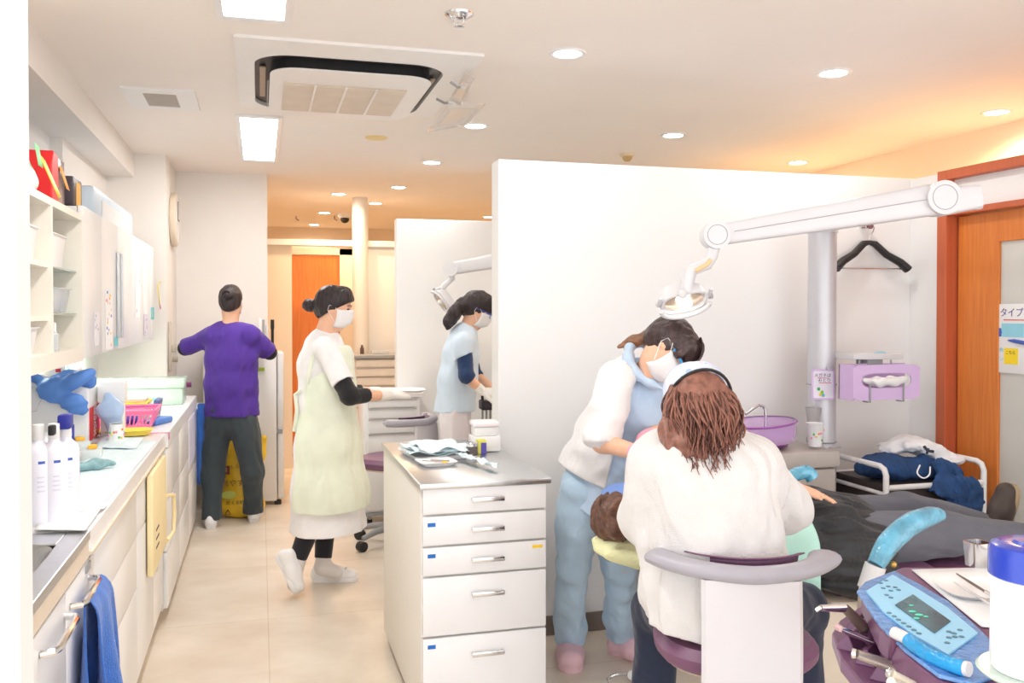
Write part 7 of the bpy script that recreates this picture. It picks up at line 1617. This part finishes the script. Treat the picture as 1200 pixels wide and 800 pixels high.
f.cone(Vector((1.82, 2.60, .60)), Vector((1.95, 2.57, .52)), .085, .075, k=.06); f.cone(Vector((1.90, 2.62, .66)), Vector((2.0, 2.60, .60)), .09, .08, k=.06)
fmesh('puffer_jacket', f.mesh(.0065, folds(.012, (9, 16, 16), 53)), BJK, pf_)
f = Field()
for h_, k_, a_ in ((PV+Vector((.02, -.09, 0)), nK, nA), (PV+Vector((.02, .09, .01)), fK, fA2)): f.cone(h_, k_, .100, .078, k=.025); f.cone(k_, a_, .077, .055, k=.03, clip=[(tuple(k_.lerp(a_, .93)), tuple(a_-k_))])
fmesh('trousers', f.mesh(.0065, folds(.005, (8, 16, 16), 55)), GRT, pf_)
for a_ in (nA, fA2): shoe(pf_, a_+Vector((.055, 0, -.055)), a_+Vector((.10, 0, .165)), up=(-1, 0, .2), m=mat('dark_brown_shoe', s2l(74, 62, 58), .5, var=.1), sole=mat('tan_sole', s2l(170, 150, 120), .5))
f = Field(); r_, ff_, uu_ = axes(fF, uF); Rm = np.array([list(r_), list(ff_), list(uu_)]).T
f.ell(HCf+uu_*.03-ff_*.012, (.080, .090, .086), Rm, k=.02); f.chain([at(724, 588, 2.93), at(716, 602, 2.91), at(720, 620, 2.90), at(730, 634, 2.90)], [.030, .034, .028, .010], k=.03)
fmesh('hair', f.mesh(.0045, folds(.006, (60, 60, 22), 56)), BRH, pf_)
strands('hair_strands', BRH, pf_, lambda g, t: [at(x0-6*s+10*s*s+g0*3*math.sin(s*5), 580+L*s, 2.90+.03*math.cos(s)) for x0, L, g0 in ((g.uniform(704, 730), g.uniform(28, 52), g.uniform(-1, 1)),) for s in [k/9 for k in range(10)]], 70, .0035, seed=31)
# face cloth and bib lie on the patient
BCL = mat('periwinkle_cloth', s2l(122, 156, 224), .85, var=.06, bump=.3, bscale=220)
t = thing('face_cloth', 'periwinkle blue cloth draped over the patient\'s face', 'cloth', tuple(HCf+Vector((0, 0, .1))))
f = Field(); f.ell(HCf+Vector((.0, 0, .025)), (.088, .098, .082), None, k=.02); f.cone(HCf+Vector((.03, -.03, .045)), HCf+Vector((.14, -.05, .06)), .07, .06, k=.04, side=(0, 1, 0), w=1.2, d=.7); f.cone(HCf+Vector((-.02, -.06, .03)), HCf+Vector((.03, -.095, -.03)), .04, .02, k=.04)
fmesh('cloth', f.mesh(.006, folds(.004, (16, 16, 16), 58), cuts=[(tuple(HCf+Vector((0, 0, .012))), tuple(Vector((-.45, 0, -1)).normalized()))]), BCL, t)
MNT = mat('mint_paper_bib', s2l(186, 232, 220), .7, var=.04, bump=.35, bscale=30)
t = thing('dental_bib', 'mint green bib spread over the patient\'s chest down the near side', 'bib', (1.6, 2.62, .7))
mb = MB(); nb = 22; g = []
x0, x1 = ony(885, 650, 2.55).x, ony(948, 650, 2.52).x
for i in range(nb+1):
    row = []
    for j in range(nb+1):
        u, v = i/nb, j/nb; a = R(100-175*min(1, v*1.25)); ry, rz_ = .325, .172; yy = 2.80-ry*math.sin(R(90)*min(1, v*1.5)); zz_ = .66+rz_*math.cos(R(90)*min(1, v*1.5))-max(0, v-.667)*.55
        row.append(mb.bm.verts.new((x0+(x1-x0)*u+.012*v, yy-.006*math.sin(u*7+v*4)-.01*u*v, zz_+.004*math.sin(u*9))))
    g.append(row)
for i in range(nb):
    for j in range(nb): mb.bm.faces.new((g[i][j], g[i+1][j], g[i+1][j+1], g[i][j+1]))
mb.build('bib_sheet', MNT, t, world=True, solid=.002)

# second dental lamp and unit behind the front partition
yl = 5.6
L0b = ony(528, 315, yl); hb = ony(520, 352, yl)
t2, _ = dental_lamp('unlit dental lamp with white arm by the middle partition, above the ponytail', L0b, [L0b, ony(530, 326, yl), ony(521, 334, yl), ony(517, 340, yl)], hb, Vector((-.75, -.35, -.5)), Vector((-.3, .2, 1)), .95)
e = [o for o in bpy.data.objects if o.parent == t2 and o.name.startswith('lit_bulb')][0]; e.data = e.data.copy(); e.data.materials[0] = mat('dull_bulb', (.8, .75, .68), .3)
e.name = 'bulb_glass'
beam(L0b, ony(600, 302, yl-.05), .028, .040, .034, .052, 'swing_arm', ARMW, t2, r=.45); MB().cyl(L0b-FH*.04, L0b+FH*.04, .048, n=30).build('joint_disc', ARMW, t2, world=True)
e3 = ony(600, 302, yl-.05); MB().cyl((e3.x+.5, e3.y, .1), (e3.x+.5, e3.y, 1.80), .06, n=30).build('lamp_post', POLEM, t2, world=True); beam(e3, Vector((e3.x+.5, e3.y, 1.83)), .034, .052, .04, .055, 'swing_arm', ARMW, t2, r=.45)
MB().lathe([(.001, 0), (.12, 0), (.12, .03), (.06, .1), (.001, .1)], c=(e3.x+.5, e3.y, 0), n=30).build('lamp_foot', POLEM, t2, world=True)
t = thing('hose_unit', 'dark hose holder with hanging tubes beside the far person\'s gloved hand', 'dental unit', (ony(571, 480, 5.4).x, 5.4, .85))
c = ony(571, 474, 5.4); MB().box(tuple(c-Vector((.045, .05, .03))), tuple(c+Vector((.16, .05, .03))), bev=.01).build('holder', mat('dark_plum_plastic', s2l(50, 44, 54), .4), t, world=True)
for i in range(4): MB().tube([c+Vector((-.03+.025*i, 0, -.02)), c+Vector((-.03+.025*i, 0, -.2)), c+Vector((-.01+.03*i, .02, -.45)), c+Vector((.06+.02*i, .04, -.5)), c+Vector((.14, .06, -.42))], .0065, n=8).build('tube', MIDG, t, world=True)
MB().tube([c+Vector((-.03, 0, .02)), c+Vector((-.035, -.01, .10))], .009, n=10).build('handpiece', DARKP, t, world=True)
MB().box((c.x+.12, c.y-.15, 0), (c.x+.36, c.y+.10, c.z-.1), bev=.02).build('cabinet', UG, t, world=True); MB().box((c.x+.10, c.y-.04, c.z-.12), (c.x+.18, c.y+.04, c.z), bev=.01).build('bracket', UG, t, world=True)
# foot pedal wire by the pink clog
q = onz(742, 790); t = thing('foot_pedal', 'chrome wire foot pedal on the floor beside the right pink clog', 'pedal', (q.x, q.y, 0)); MB().tube([onz(715, 800, .02), onz(712, 796, .03), onz(720, 791, .035), onz(738, 789, .035), onz(748, 795, .02)], .006, n=10).build('wire_bar', CHROME, t, world=True); MB().cyl(onz(741, 791, .0), onz(741, 791, .05), .018).build('pivot', GREYP, t, world=True)
for base, g in (('spray_bottle', 'white spray bottles by the sink'), ('storage_bin', 'bins on the open wall shelf'), ('notice_sheet', 'notes on the wall cabinet doors'), ('small_bottle', 'small bottles on the bottom shelf'), ('handpiece', 'instruments in the purple bracket'), ('ceiling_hook', 'tiny hooks in the passage ceiling')):
    for o in [o for o in bpy.data.objects if o.parent is None and o.name.split('.')[0] == base]: o['group'] = g
# ================================================================ CAMERA
cam = bpy.data.cameras.new('camera'); co = bpy.data.objects.new('camera', cam); COL.objects.link(co)
cam.sensor_width = 36; cam.lens = F/1200*36; cam.shift_y = -SH/1200; cam.clip_start = .05
co.location = EYEP; co.rotation_euler = (R(90)-PIT, 0, -YAW)
SC.camera = co
SC.view_settings.view_transform = 'Standard'; SC.view_settings.look = 'None'; SC.view_settings.gamma = 1; SC.view_settings.use_curve_mapping = False
SC.view_settings.exposure = .38
SC.cycles.max_bounces = 8; SC.cycles.diffuse_bounces = 5; SC.cycles.transparent_max_bounces = 12; SC.cycles.sample_clamp_indirect = 6
